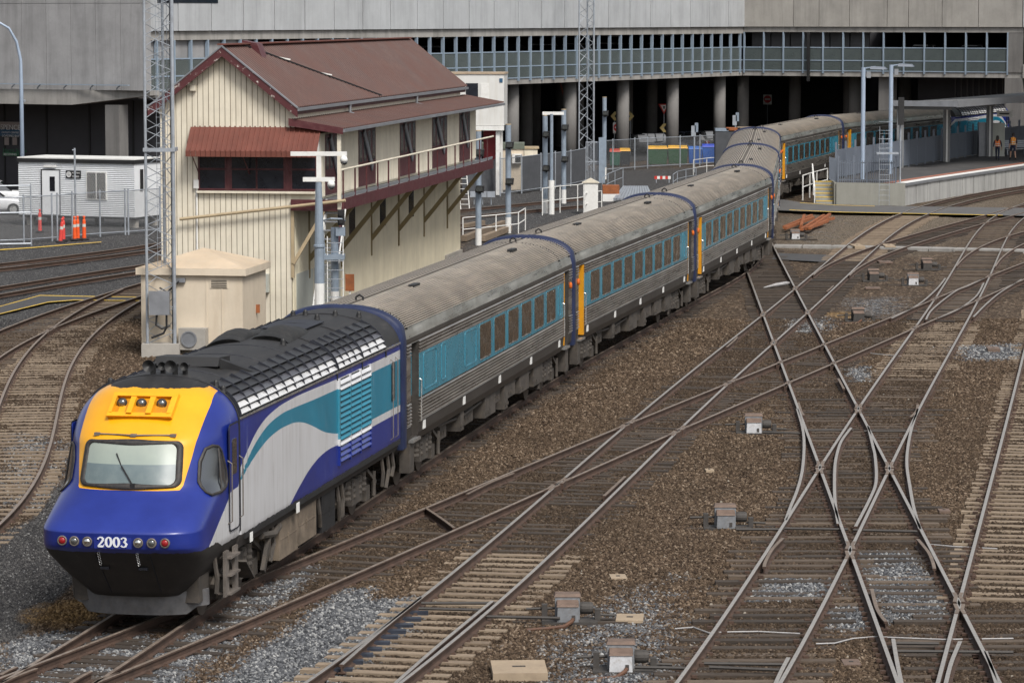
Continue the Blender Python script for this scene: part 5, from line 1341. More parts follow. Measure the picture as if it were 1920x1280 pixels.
m = MB(); m.tube([(-.4,-.2,zq(412)),(-.1,-.45,zq(407)),(.25,-.4,zq(408)),(.35,-.1,zq(412))],.03,6); m.tube([(-.4,-.2,zq(412)),(-.3,-.4,zq(478))],.02,6); m.build('guard_hoop', M['pole_blue'], T_)
MB().box(.12,.34,-.35,-.1,zq(420),zq(391)).build('signal_head', M['black'], T_)
for k in range(2): MB().lathe([(.07,0),(.075,-.08)], (.23,-.36,zq(398)-k*.25), 10, 'y').build('lamp_hood', M['black'], T_)
MB().box(.05,.36,-.3,-.05,zq(440),zq(424)).build('junction_box', M['pole_blue'], T_)
for x in (-.22,.30): MB().bar((x,-.5,.1),(x,-.45,zq(440)),.03,.03).build('ladder_rail', M['white_paint'], T_)
k = .3
while k < zq(440): MB().bar((-.22,-.48,k),(.30,-.48,k),.025,.025).build('ladder_rung', M['steel_grey'], T_); k += .3
# ------------------------------------------------------------------ car park building behind (long receding facade A, cross facade B) and the wing on the left
def concrete_mat(name, col, var=.16, stain=.5):
    t = NT(name); vec = t.co('Object'); st = t.co('Object', (1.2,1.2,.10)); r = t.rand()
    n1 = t.noise(vec, .55, 5, .65); n2 = t.noise(st, 1.4, 6, .7); n3 = t.noise(vec, 7, 4, .7)
    c = t.ramp(n1, [(.3, tuple(q*(1-var) for q in col)), (.7, tuple(q*(1+var) for q in col))])
    c = t.mix(t.math('MULTIPLY', t.ramp(n2, [(.46, 0), (.70, 1)]), stain), c, tuple(q*.45 for q in col))
    c = t.mix(t.math('MULTIPLY', t.ramp(n3, [(.55, 0), (.8, 1)]), .3), c, tuple(q*.6 for q in col))
    c = t.mix(t.math('MULTIPLY', r, .22), c, tuple(q*.78 for q in col))
    t.bump(n3, .15, .02); return t.fin(c, .9, 0, .3)
M['facade'] = concrete_mat('facade_concrete', (.385,.40,.415), .10, .40)
M['facade_b'] = concrete_mat('facade_concrete_brown', (.34,.325,.30), .16, .45)
M['wing_conc'] = concrete_mat('wing_concrete', (.28,.28,.285), .18, .45)
M['beam_conc'] = concrete_mat('beam_concrete', (.30,.29,.275), .15, .7)
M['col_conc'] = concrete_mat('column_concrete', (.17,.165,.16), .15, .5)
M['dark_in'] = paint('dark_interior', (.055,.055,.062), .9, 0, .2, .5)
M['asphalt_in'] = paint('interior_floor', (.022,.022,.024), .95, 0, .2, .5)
M['mullion'] = paint('mullion_blue', (.27,.34,.42), .45, .2, .1, 1)
def balustrade_glass():
    t = NT('balustrade_glass'); vec = t.co('Object'); n = t.noise(vec, .8, 3)
    t.b.inputs['Alpha'].default_value = .82
    return t.fin(t.ramp(n, [(.3, (.075,.092,.094)), (.7, (.10,.12,.118))]), .18, 0, .6)
M['bal_glass'] = balustrade_glass()
a0 = Vector((-21.8,195,0)); ua = Vector((.474,.8805,0)).normalized(); ub = Vector((ua.y,-ua.x,0))
RA = math.atan2(ua.y, ua.x); RB = math.atan2(ub.y, ub.x)
LA = 85.2
BLD = thing('car_park_building', 'long concrete car park building on round columns with glass balustrade level', 'building', (a0.x,a0.y,-.2), RA)
# local: x along facade A away from the camera, y = to the left (into the building), facade at y = 0, outside is y < 0
z_ = lambda v: v+.2
Z0, Z1, Z2, Z3, Z4 = z_(6.02), z_(6.45), z_(8.30), z_(9.40), z_(9.95)
DEP = 36
MB().box(.7,LA,.0,.5,Z0,Z1).build('edge_beam', M['beam_conc'], BLD)
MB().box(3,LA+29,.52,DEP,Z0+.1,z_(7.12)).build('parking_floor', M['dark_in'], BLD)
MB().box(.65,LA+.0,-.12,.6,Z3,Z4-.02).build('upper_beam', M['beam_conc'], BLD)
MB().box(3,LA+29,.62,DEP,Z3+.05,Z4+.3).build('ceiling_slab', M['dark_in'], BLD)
pw = 3.55; n = int(LA/pw)
for k in range(n):
    x0 = .25+k*pw; x1 = min(LA, x0+pw-.09); MB().box(x0,x1,-.30+random.uniform(-.008,.008),.4,Z4,z_(13.4)).build('wall_panel', M['facade'], BLD)
    MB().box(x0,x1,-.30+random.uniform(-.008,.008),.4,z_(13.44),z_(19)).build('wall_panel', M['facade'], BLD)
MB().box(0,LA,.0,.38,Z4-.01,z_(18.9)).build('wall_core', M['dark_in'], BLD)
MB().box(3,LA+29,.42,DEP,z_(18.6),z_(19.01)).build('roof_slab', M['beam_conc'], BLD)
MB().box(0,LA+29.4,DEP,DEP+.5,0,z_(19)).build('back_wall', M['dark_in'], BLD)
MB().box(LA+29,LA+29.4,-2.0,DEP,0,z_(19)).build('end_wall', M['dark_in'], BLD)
sp = 1.8; n = int(LA/sp)
gm1 = MB().box(0,sp-.12,-.02,.0,0,.98).mesh('glass_panel', M['bal_glass']); gm2 = MB().box(0,sp-.12,-.02,.0,0,.80).mesh('glass_panel', M['bal_glass'])
pm = MB().box(-.06,.06,-.16,.06,Z1-.2,Z3).mesh('mullion', M['mullion'])
for k in range(n+1):
    x = k*sp
    if k: link('mullion', pm, BLD, (x,0,0))
    if k < n:
        link('glass_panel', gm1, BLD, (x+.06,-.02,z_(7.30))); link('glass_panel', gm2, BLD, (x+.06,-.02,z_(6.48)))
for z in (8.30, 7.28, 6.46): MB().box(.7,LA,-.07,.0,z_(z)-.04,z_(z)+.04).build('glazing_rail', M['mullion'], BLD)
def along_A(px, inset=1.2):
    # where the line (facade moved in by inset) is seen at column px
    k = (px-960)/F; nrm = Vector((-ua.y, ua.x, 0)); b = a0+nrm*inset
    t = (k*b.y-b.x)/(ua.x-k*ua.y); return t
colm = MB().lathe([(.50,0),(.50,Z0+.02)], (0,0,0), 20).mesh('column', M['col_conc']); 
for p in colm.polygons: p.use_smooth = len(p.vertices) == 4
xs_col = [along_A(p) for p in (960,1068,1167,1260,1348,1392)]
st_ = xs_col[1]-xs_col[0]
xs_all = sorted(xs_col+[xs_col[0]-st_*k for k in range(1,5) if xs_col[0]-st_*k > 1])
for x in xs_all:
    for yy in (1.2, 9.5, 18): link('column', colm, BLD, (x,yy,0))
# interior of the ground level
MB().box(3,LA+29,.2,DEP,.02,.05).build('ground_floor', M['asphalt_in'], BLD)
# low lit strips and ceiling pipes
for k in range(9): MB().bar((6+k*9,4,Z3-.15),(8.4+k*9,4.2,Z3-.15),.12,.06).build('pipe', M['beam_conc'], BLD)
# facade B
Cc = a0+ua*LA
BB = thing('car_park_cross_wing', 'cross wing of the concrete car park above the platform with wide balcony bays', 'building', (Cc.x,Cc.y,-.2), RB)
# local: x along B towards the right of the photo, y into the building
LB = 23.0
MB().box(-.3,LB+.8,.0,.5,Z0,Z1).build('edge_beam', M['beam_conc'], BB)
MB().box(0.5,LB+26,.55,30,Z0+.12,z_(6.91)).build('parking_floor', M['dark_in'], BB)
MB().box(-.3,LB+.8,-.12,.6,Z3+.12,Z4-.02).build('upper_beam', M['beam_conc'], BB)
MB().box(0.5,LB+26,.62,30,Z3+.15,Z4+.31).build('ceiling_slab', M['dark_in'], BB)
xj = [-.3,4.6,6.8,9.4,12.6,14.4,17.2,20.2,LB+.8]
for x0, x1 in zip(xj[:-1], xj[1:]):
    MB().box(x0+.02,x1-.03,-.28+random.uniform(-.01,.01),.4,Z4,z_(19)).build('wall_panel', M['facade_b'], BB)
MB().box(-.3,LB+.8,.0,.38,Z4-.01,z_(18.9)).build('wall_core', M['dark_in'], BB)
MB().box(0,LB+26,30,30.5,0,z_(19)).build('back_wall', M['dark_in'], BB)
sp = 1.72; n = 13
gb1 = MB().box(0,sp-.1,-.02,.0,0,.98).mesh('glass_panel', M['bal_glass']); gb2 = MB().box(0,sp-.1,-.02,.0,0,.80).mesh('glass_panel', M['bal_glass'])
pmb = MB().box(-.05,.05,-.14,.06,Z1-.2,Z3+.12).mesh('mullion', M['mullion'])
for k in range(n+1):
    link('mullion', pmb, BB, (.2+k*sp,0,0))
    if k < n: link('glass_panel', gb1, BB, (.25+k*sp,-.02,z_(7.30))); link('glass_panel', gb2, BB, (.25+k*sp,-.02,z_(6.48)))
for z in (8.30, 7.28, 6.46): MB().box(0,LB-.4,-.07,.0,z_(z)-.04,z_(z)+.04).build('glazing_rail', M['mullion'], BB)
M['shutter'] = paint('shutter_grey', (.10,.10,.105), .7, 0, .15, 1)
for k in range(6):
    s_ = MB().box(.3+k*sp,.2+(k+1)*sp,1.2,1.3,z_(6.9),Z3+.1).build('roller_shutter', M['shutter'], BB)
    for q in range(9): MB().box(.32+k*sp,.18+(k+1)*sp,1.17,1.2,z_(7.0)+q*.3,z_(7.22)+q*.3).build('shutter_slat', M['shutter'], s_)
MB().box(5.8,6.0,-.35,-.15,Z0-.4,Z3+.1).build('downpipe', M['black'], BB)
MB().box(11.6,12.7,.6,1.7,0,Z0).build('pier', M['col_conc'], BB)
MB().box(LB-.6,LB+.8,-.2,1.2,0,Z0).build('pier', M['col_conc'], BB); MB().box(LB-.4,LB+.8,-.1,1.0,Z1,Z3+.1).build('pier', M['col_conc'], BB)
for x, yy in ((1.6,7),(5.6,9),(8.4,3.5),(9.7,11)): link('column', colm, BB, (x,yy,0))
MB().box(12.8,LB-.7,6.0,6.3,0,Z0).build('dark_wall', M['dark_in'], BB)
for k in range(14): MB().box(16+k*.5,16.1+k*.5,5.85,6.0,2.8,Z0-.2).build('wall_fin', M['shutter'], BB)
# right hand block
RBk = thing('louvred_block', 'concrete block with grey louvre bays at the upper right corner', 'building', (Cc.x+ub.x*(LB+.85), Cc.y+ub.y*(LB+.85), -.2), RB)
MB().box(0,30,-.3,1.0,Z4,z_(19)).build('wall', M['facade'], RBk)
for k in range(7): 
    lb = MB().box(.15+k*2.6,2.5+k*2.6,-.16,.3,z_(7.1),Z3).build('louvre_bay', M['gutter'], RBk)
    for q in range(12): MB().box(.2+k*2.6,2.45+k*2.6,-.22,-.14,z_(7.15)+q*.18,z_(7.27)+q*.18).build('louvre_blade', M['louvre_pale'] if 'louvre_pale' in M else M['facade'], lb)
MB().box(0,30,-.2,.9,Z0,z_(7.08)).build('edge_beam', M['beam_conc'], RBk)
MB().box(.8,30,-.34,-.30,z_(10.3),z_(16)).build('teal_glazing', paint('teal_glazing', (.03,.20,.25), .15, 0, .1, 1), RBk)
# left wing in front of facade A's near end
WG = thing('concrete_wing', 'grey panelled concrete wing on rectangular columns at upper left', 'building', (a0.x+ub.x*.6,a0.y+ub.y*.6,-.2), RB)
# local: x to the right of the photo; the wall runs to negative x; y into the building
zb = z_(6.5)
k = 0; x = -.02
while x > -32:
    w_ = 1.78; MB().box(x-w_+.012,x-.012,-.02+random.uniform(-.004,.004),.5,zb,z_(11.55)).build('wall_panel', M['wing_conc'], WG)
    MB().box(x-w_+.012,x-.012,-.02+random.uniform(-.004,.004),.5,z_(11.575),z_(18)).build('wall_panel', M['wing_conc'], WG); x -= w_
MB().box(-32,-.75,.06,12,zb,z_(17.9)).build('wall_core', M['wing_conc'], WG)
MB().box(-32,-5.2,-.25,1.2,z_(5.62),zb-.01).build('edge_beam', M['beam_conc'], WG)
m = MB(); m.hexa([(-5.2,-.25,z_(5.62)),(-.2,.6,z_(6.2)),(-.2,1.6,z_(6.2)),(-5.2,1.2,z_(5.62)),(-5.2,-.25,zb-.01),(-.2,.6,zb-.01),(-.2,1.6,zb-.01),(-5.2,1.2,zb-.01)]); m.build('edge_beam', M['beam_conc'], WG)
MB().box(-32,-1.0,-.5,-.3,z_(6.78),z_(6.84)).build('wall_rail', M['pole_blue'], WG)
for k in range(16): MB().bar((-1.6-k*1.9,-.4,z_(6.8)),(-2.1-k*1.9,-.03,z_(6.62)),.05,.05).build('rail_bracket', M['pole_blue'], WG)
for x in (-2.55,-14,-20): MB().box(x-.5,x+.5,.1,1.0,0,z_(5.63)).build('column', M['col_conc'], WG)
MB().box(-32,-.8,1.3,12,z_(5.9),zb-.02).build('soffit', M['dark_in'], WG)
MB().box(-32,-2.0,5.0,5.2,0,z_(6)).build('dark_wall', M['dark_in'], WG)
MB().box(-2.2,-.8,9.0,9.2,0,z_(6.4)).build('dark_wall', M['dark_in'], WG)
for k in range(5): MB().box(-4.5-k*3.2,-4.4-k*3.2,4.93,5.0,0,z_(5.9)).build('wall_joint', M['black'], WG)
m = MB(); m.lathe([(.02,-.05),(.62,-.02),(.62,.02),(.02,.05)], (-.55,6.8,3.0), 20, 'y'); m.build('pink_disc', paint('pink_disc', (.36,.07,.09), .6), WG)
# security camera on the beam
m = MB(); m.bar((-8.9,-.3,z_(5.9)),(-8.4,-.5,z_(5.8)),.12,.12); m.build('security_camera', M['steel_grey'], WG)
# window strip at the very top of the facade, left
MB().box(1.6,8.0,-.34,-.3,z_(11.6),z_(13)).build('strip_window', M['box_glass'], BLD)
# cars parked on the balcony level
M['car_glass'] = glass_mat('car_glass', (.012,.014,.016), .03)
M['tyre'] = paint('tyre', (.015,.015,.016), .9)
CARP = {}
def car_paint(col):
    if col not in CARP: CARP[col] = paint('car_paint', col, .25, .1, .05, 1, coat=.6)
    return CARP[col]
def make_car(name, label, loc, rz, col, group, L=4.5, W=1.82, Hh=1.62, detail=True):
    t = thing(name, label, 'car', loc, rz, group)
    # stations along x: (x, bottom, belt height, half width)
    bod = [(-L/2,.42,.62,.72),(-L/2+.12,.32,.86,.84),(-L/2+.5,.26,.95,.9),(-.9,.24,.98,.91),(.6,.24,.99,.91),(1.35,.26,.95,.9),(L/2-.25,.30,.84,.86),(L/2-.03,.36,.66,.74)]
    m = MB(); rows = []
    for x, b, h, w2 in bod:
        w2 *= W/1.82; rows.append([(x,-w2*.92,b),(x,-w2,b+.18),(x,-w2,h-.12),(x,-w2*.93,h),(x,0,h+.03),(x,w2*.93,h),(x,w2,h-.12),(x,w2,b+.18),(x,w2*.92,b)])
    n = 9
    for r in rows: m.v += r
    for i in range(len(rows)-1):
        for j in range(n): j2 = (j+1)%n; m.f.append((i*n+j,i*n+j2,(i+1)*n+j2,(i+1)*n+j)); m.m.append(0)
    m.f.append(tuple(range(n))); m.f.append(tuple((len(rows)-1)*n+j for j in reversed(range(n)))); m.m += [0,0]
    m.build('body', car_paint(col), t, True)
    w3 = W/2*.86; w4 = W/2*.70
    m = MB(); m.hexa([(-L/2+.35,-w3,.93),(1.0,-w3,.96),(1.0,w3,.96),(-L/2+.35,w3,.93),(-L/2+.75,-w4,Hh-.06),(.25,-w4,Hh-.06),(.25,w4,Hh-.06),(-L/2+.75,w4,Hh-.06)]); m.build('cabin_glass', M['car_glass'], t)
    m = MB(); m.hexa([(-L/2+.68,-w4-.02,Hh-.10),(.33,-w4-.02,Hh-.10),(.33,w4+.02,Hh-.10),(-L/2+.68,w4+.02,Hh-.10),(-L/2+.85,-w4+.08,Hh),(.12,-w4+.08,Hh),(.12,w4-.08,Hh),(-L/2+.85,w4-.08,Hh)]); m.build('roof', car_paint(col), t)
    for s in (-1, 1):
        for xa, xb in ((-.35,-.48),):
            MB().bar((xa,s*(w3+.0),.95),(xb,s*(w4+.0),Hh-.06),.07,.05).build('pillar', car_paint(col), t)
        for x in (-L/2+.85, L/2-.85):
            wh = MB().lathe([(.14,-.1),(.33,-.1),(.34,-.06),(.34,.06),(.33,.1),(.14,.1)], (x,s*(W/2-.1),.34), 18, 'y').build('wheel', M['tyre'], t)
            MB().lathe([(.02,-.105),(.2,-.107),(.21,.107),(.02,.105)], (x,s*(W/2-.1),.34), 12, 'y').build('rim', M['silver_trim'], wh)
        MB().box(L/2-.22,L/2-.02,min(s*.45,s*.75),max(s*.45,s*.75),.66,.80).build('headlamp', M['lens'], t)
        MB().box(-L/2+.0,-L/2+.12,min(s*.5,s*.78),max(s*.5,s*.78),.68,.84).build('tail_lamp', M['red_lens'], t)
    return t
def Apt(x, y, z): return a0+ua*x+Vector((-ua.y,ua.x,0))*y+Vector((0,0,z))
def Bpt(x, y, z): return Cc+ub*x+Vector((-ub.y,ub.x,0))*y+Vector((0,0,z))
cols = [(.45,.46,.47),(.04,.04,.045),(.5,.5,.5),(.06,.07,.10),(.30,.31,.32),(.02,.02,.025)]
names = ['second bay from the mast','far bays','bays']
for i, (x, c) in enumerate(((26,1),(31.5,0),(36,3),(40.5,4),(45,5),(52.5,1),(58,0),(63.5,4),(69,2),(74.5,3))):
    make_car('parked_car', ['dark car','silver grey car','white car','blue black car'][[1,0,0,0,1,0][c]] + ' parked nose out on the car park balcony, number %s from the left' % ['one','two','three','four','five','six','seven','eight','nine','ten'][i], Apt(x,3.2,7.13), RA-PI/2, cols[c], 'cars on the car park balcony')
for i, (x, c) in enumerate(((14.5,0),(18.6,4))):
    make_car('parked_car', ['pale car behind the balcony glass above the platform lamps','grey car behind the balcony glass above the platform canopy'][i], Bpt(x,3.6,6.92), RB+PI/2, cols[c], 'cars on the car park balcony')
# ------------------------------------------------------------------ platform
M['plat_top'] = paint('platform_asphalt', (.052,.051,.052), .85, 0, .2, .6, (.12,.115,.11), .4)
M['plat_wall'] = concrete_mat('platform_wall', (.34,.34,.33), .12, .75)
M['plat_end'] = concrete_mat('platform_end', (.30,.30,.27), .10, .35)
M['line_white'] = paint('line_white', (.70,.70,.68), .6, 0, .08, 2)
M['tactile'] = paint('tactile_red', (.30,.12,.08), .8, 0, .15, 2)
M['yellow_line'] = paint('yellow_line', (.60,.40,.06), .7, 0, .15, 2, (.15,.13,.10), .5)
Lf = [Vector(p) for p in ((19.1,196,0),(19.2,200.2,0),(26.6,219.5,0),(32.6,234.7,0),(50,270,0))]
Rt = [Vector(p) for p in ((23.0,194.9,0),(25.2,200.0,0),(33.5,218,0),(40.6,234.0,0),(58,268,0))]
PZ = 1.1
pl = thing('station_platform', 'dark surfaced station platform with white edge line and concrete panel wall', 'platform', (0,0,0))
m = MB(); k = len(Lf)
m.v = [tuple(p+Vector((0,0,PZ))) for p in Lf]+[tuple(p+Vector((0,0,PZ))) for p in Rt]
for i in range(k-1): m.f.append((i, k+i, k+i+1, i+1)); m.m.append(0)
m.build('platform_surface', M['plat_top'], pl)
def wall_between(a, b, z0, z1, th, mat, name, parent, gap=0.0):
    d = (b-a).normalized(); n_ = Vector((d.y,-d.x,0)); m = MB(); a = a+d*gap/2; b = b-d*gap/2
    z0 = Vector((0,0,z0)); z1 = Vector((0,0,z1))
    m.hexa([a+z0, a+n_*th+z0, b+n_*th+z0, b+z0, a+z1, a+n_*th+z1, b+n_*th+z1, b+z1]); return m.build(name, mat, parent)
def split_line(P, step):
    out = []; L = path_at(P); s = 0; pts = []
    while s < L[-1]:
        i = max(j for j in range(len(L)-1) if L[j] <= s); pts.append(P[i].lerp(P[i+1], (s-L[i])/(L[i+1]-L[i]))); s += step
    return pts
rp = split_line(Rt, 2.35)
for a, b in zip(rp[:-1], rp[1:]): wall_between(a, b, -.25, PZ-.16, -.18, M['plat_wall'], 'wall_panel', pl, .10)
for a, b in zip(Rt[:-1], Rt[1:]):
    wall_between(a+Vector((-.08,.03,0)), b+Vector((-.08,.03,0)), -.25, PZ-.17, -.28, M['black'], 'wall_backing', pl); wall_between(a, b, PZ-.15, PZ+.012, .10, M['gutter'], 'coping', pl); wall_between(a, b, PZ+.012, PZ+.018, .02, M['line_white'], 'edge_line', pl) if False else None
for P_, o0, o1, mt, nm, zz in ((Rt,-.62,.08,'line_white','edge_line',.016),(Rt,-1.35,-.72,'tactile','tactile_strip',.010)):
    A_ = off_path(P_, o0); B_ = off_path(P_, o1); m = MB(); k = len(A_)
    m.v = [tuple(p+Vector((0,0,PZ+zz))) for p in A_]+[tuple(p+Vector((0,0,PZ+zz))) for p in B_]
    for i in range(k-1): m.f.append((i,k+i,k+i+1,i+1)); m.m.append(0)
    m.build(nm, M[mt], pl)
wall_between(Lf[0], Rt[0], -.25, PZ-.004, .12, M['plat_end'], 'end_wall', pl)
for a, b in zip(Lf[:-1], Lf[1:]): wall_between(a, b, -.25, PZ-.004, -.15, M['plat_end'], 'side_wall', pl)
# solid grey fence along the left side
M['fence_grey'] = paint('fence_bluegrey', (.125,.145,.18), .55, .1, .1, 1)
fc = thing('platform_fence', 'solid blue grey panel fence along the back of the platform', 'fence', (0,0,0))
lp_ = split_line(off_path(Lf[1:], .25), 2.2)
for i, (a, b) in enumerate(zip(lp_[:-1], lp_[1:])):
    wall_between(a, b, PZ+.1, PZ+1.75, .05, M['fence_grey'], 'fence_panel', fc, .06)
    MB().box(a.x-.06,a.x+.06,a.y-.06,a.y+.06,PZ,PZ+2.2).build('fence_post', M['fence_grey'], fc)
# palisade at the platform end
pf = thing('palisade_fence', 'blue grey palisade railing across the platform end', 'fence', (0,0,0))
e0, e1 = Vector((19.2,196.25,PZ)), Vector((22.5,195.45,PZ)); n = 26
for z in (.15, 1.15): MB().bar(e0+Vector((0,0,z)), e1+Vector((0,0,z)), .05, .06).build('fence_rail', M['fence_grey'], pf)
for k in range(n+1):
    p = e0.lerp(e1, k/n); big = k in (0, 7, 13, 26)
    MB().box(p.x-(.05 if big else .02),p.x+(.05 if big else .02),p.y-.03,p.y+.03,PZ,PZ+(1.55 if big else 1.28)).build('fence_post' if big else 'pale', M['fence_grey'], pf)
e2 = Vector((19.0,200,PZ))
for k in range(12):
    p = e0.lerp(e2, (k+1)/13); MB().box(p.x-.02,p.x+.02,p.y-.02,p.y+.02,PZ,PZ+1.35).build('pale', M['fence_grey'], pf)
# steps at the platform end with yellow nosings and white rails
stp = thing('platform_steps', 'concrete steps with yellow nosings at the end of the platform', 'steps', (18.45,196.2,-.2))
for k in range(6):
    MB().box(-.55,.6,.3*k,.3*k+.3,0,.215*(k+1)).build('step', M['plat_end'], stp); MB().box(-.55,.6,.3*k-.01,.3*k+.05,.215*(k+1)-.05,.215*(k+1)+.004).build('nosing', M['yellow_line'], stp)
hr = thing('step_handrail', 'white tube handrail leaning up along the platform steps', 'handrail', (17.8,196.0,-.2))
MB().tube([(0,0,0),(0,0,1.0),(.0,1.6,2.3),(.05,1.8,1.3)],.04,6).build('rail', M['white_paint'], hr); MB().tube([(0,.8,.5),(0,.8,1.65)],.035,6).build('post', M['white_paint'], hr); MB().tube([(0,0,.5),(0,1.6,1.8)],.03,6).build('rail', M['white_paint'], hr)
hr = thing('white_railing', 'white three post tube railing beside the sixth coach', 'railing', (0,0,0))
q = [G(1505,376,-.2),G(1518,371,-.2),G(1531,367,-.2),G(1551,361,-.2)]
for p in q: MB().tube([p, p+Vector((0,0,1.5))],.045,6).build('post', M['white_paint'], hr)
for h in (1.5,.8): MB().tube([p+Vector((0,0,h)) for p in q],.04,6).build('rail', M['white_paint'], hr)
# canopy
cn = thing('platform_canopy', 'long flat platform canopy on steel columns at right', 'canopy', (0,0,0))
c0, c1 = Vector((25.0,215,0)), Vector((33.7,233,0)); dc = (c1-c0).normalized(); nc = Vector((dc.y,-dc.x,0))
M['canopy'] = paint('canopy_grey', (.17,.175,.18), .6, .1, .12, 1)
s0 = c0-dc*.6; s1 = c0+dc*60
zc = Vector((0,0,5.15)); 
m = MB(); a, b = s0-nc*.5, s0+nc*4.0; c, d = s1+nc*4.0, s1-nc*2.0
m.hexa([a+zc,b+zc,c+zc,d+zc,a+zc+Vector((0,0,.12)),b+zc+Vector((0,0,.32)),c+zc+Vector((0,0,.32)),d+zc+Vector((0,0,.12))]); m.build('roof_deck', M['canopy'], cn)
m = MB(); m.bar(s0+nc*4.02+zc+Vector((0,0,.1)), s1+nc*4.02+zc+Vector((0,0,.1)), .10, .42); m.build('fascia', M['gutter'], cn)
m = MB(); m.bar(s0-nc*.5-dc*.05+zc+Vector((0,0,.1)), s0+nc*4.0-dc*.05+zc+Vector((0,0,.1)), .10, .36); m.build('fascia', M['gutter'], cn)
for i in range(6):
    p = c0+dc*(9.4*i); MB().box(p.x-.22,p.x+.22,p.y-.16,p.y+.16,PZ,5.15).build('column', M['canopy'], cn)
    MB().bar(p-nc*.4+Vector((0,0,5.0)), p+nc*3.4+Vector((0,0,5.0)), .25, .3).build('cantilever_beam', M['canopy'], cn)
    MB().box(p.x-.05,p.x+.06,p.y-.22,p.y-.16,PZ,5.0).build('downpipe', M['white_paint'], cn)
# added high roof, out of view, to shade the right hand end of the platform and the last coach
sr = thing('shade_roof', 'wide high unseen roof added to shade the platform end and the last coach', 'roof', (0,0,0))
MB().box(27,85,212,237,15.0,15.5).build('roof_deck', M['canopy'], sr)
for x in (27.2,40,55,70): MB().box(x,x+.3,212.1,236.9,14.4,14.99).build('roof_beam', M['canopy'], sr)
for x, y in ((58,214),(80,214),(58,234),(80,234)): MB().tube([(x,y,-.2),(x,y,14.4)],.4,14).build('roof_column', M['canopy'], sr)
# lamp posts
def lamp_post(px, by, ty, label):
    p = G(px, by, PZ); d = p.y; zt = CAMH-(ty-28)*d/F; t = thing('platform_lamp', label, 'lamp post', p, 0, 'platform lamp posts')
    h = zt-PZ
    MB().tube([(0,0,0),(0,0,h)],.13,10).build('post', M['pole_light'], t)
    MB().bar((0,0,h-.05),(.7,-.1,h+.05),.07,.07).build('arm', M['pole_light'], t)
    MB().hexa([(.35,-.3,h-.1),(1.3,-.4,h-.12),(1.45,.05,h-.1),(.45,.1,h-.08),(.4,-.25,h+.06),(1.2,-.3,h+.02),(1.3,0,h+.04),(.5,.05,h+.08)]).build('luminaire', M['fence_grey'], t)
    MB().box(.18,.42,-.2,.02,h-.62,h-.25).build('control_box', M['gutter'], t)
    return t
M['pole_light'] = paint('pole_light_blue', (.30,.37,.47), .5, .1, .1, 1)
lamp_post(1617,336,126,'blue grey platform lamp post nearer the steps'); lamp_post(1669,326,121,'blue grey platform lamp post nearer the canopy')
# platform signal with caged ladder
b = G(1668,385,-.2)+Vector((.0,.25,0)); t = thing('platform_signal', 'tall black signal head with caged access ladder at the platform end', 'signal', (b.x+.1,b.y-.5,-.2))
for x in (-.75,-.15): MB().tube([(x,0,0),(x,0,4.6)],.016,6).build('ladder_rail', M['steel_grey'], t)
for k in range(14): MB().tube([(-.75,0,.3+k*.3),(-.15,0,.3+k*.3)],.009,5).build('ladder_rung', M['steel_grey'], t)
for z in (3.4,3.9,4.4,4.9): MB().tube([(-.8,0,z),(-.85,-.5,z),(-.45,-.75,z),(-.05,-.5,z),(-.1,0,z)],.014,6).build('cage_hoop', M['steel_grey'], t)
MB().box(-.95,.35,-.2,.5,3.0,3.1).build('platform', M['steel_grey'], t)
MB().tube([(.5,.3,0),(.5,.3,5.9)],.05,8).build('post', M['steel_grey'], t); MB().box(.34,.66,.0,.3,4.7,6.3).build('signal_head', M['black'], t)
# cabinets, sign, bench
p = G(1858,293,PZ); t = thing('platform_cabinet', 'grey service cabinet with red extinguisher box by the concrete pier', 'cabinet', p)
MB().box(-.9,-.2,-.4,.4,0,2.35).build('cabinet', M['gutter'], t); MB().box(-.2,.9,-.3,.5,0,2.3).build('cabinet', M['grey_panel'], t); MB().box(-.17,.02,-.38,-.3,1.35,1.9).build('extinguisher', M['red_paint'] if 'red_paint' in M else paint('red_paint', (.45,.02,.02), .4), t)
p = G(1905,291,PZ); t = thing('platform_bench', 'grey slatted metal bench at the right edge of the platform', 'bench', p, .3)
for x in (-.7,.7): MB().bar((x,0,0),(x,.1,.45),.06,.3).build('leg', M['steel_grey'], t)
for k in range(4): MB().box(-.9,.9,-.25+k*.13,-.15+k*.13,.44,.47).build('seat_slat', M['steel_grey'], t)
for k in range(4): MB().box(-.9,.9,.28,.31,.55+k*.13,.65+k*.13).build('back_slat', M['steel_grey'], t)
p = G(1880,292,PZ); t = thing('platform_sign', 'small white hanging platform sign below the canopy', 'sign', (p.x,p.y-.8,5.0))
MB().box(-.55,.55,-.05,.05,-1.15,-.75).build('board', M['white_paint'], t); MB().bar((0,0,-.75),(0,0,0),.04,.04).build('hanger', M['gutter'], t); MB().box(-.4,.3,-.056,-.05,-1.0,-.9).build('lettering', M['black'], t)
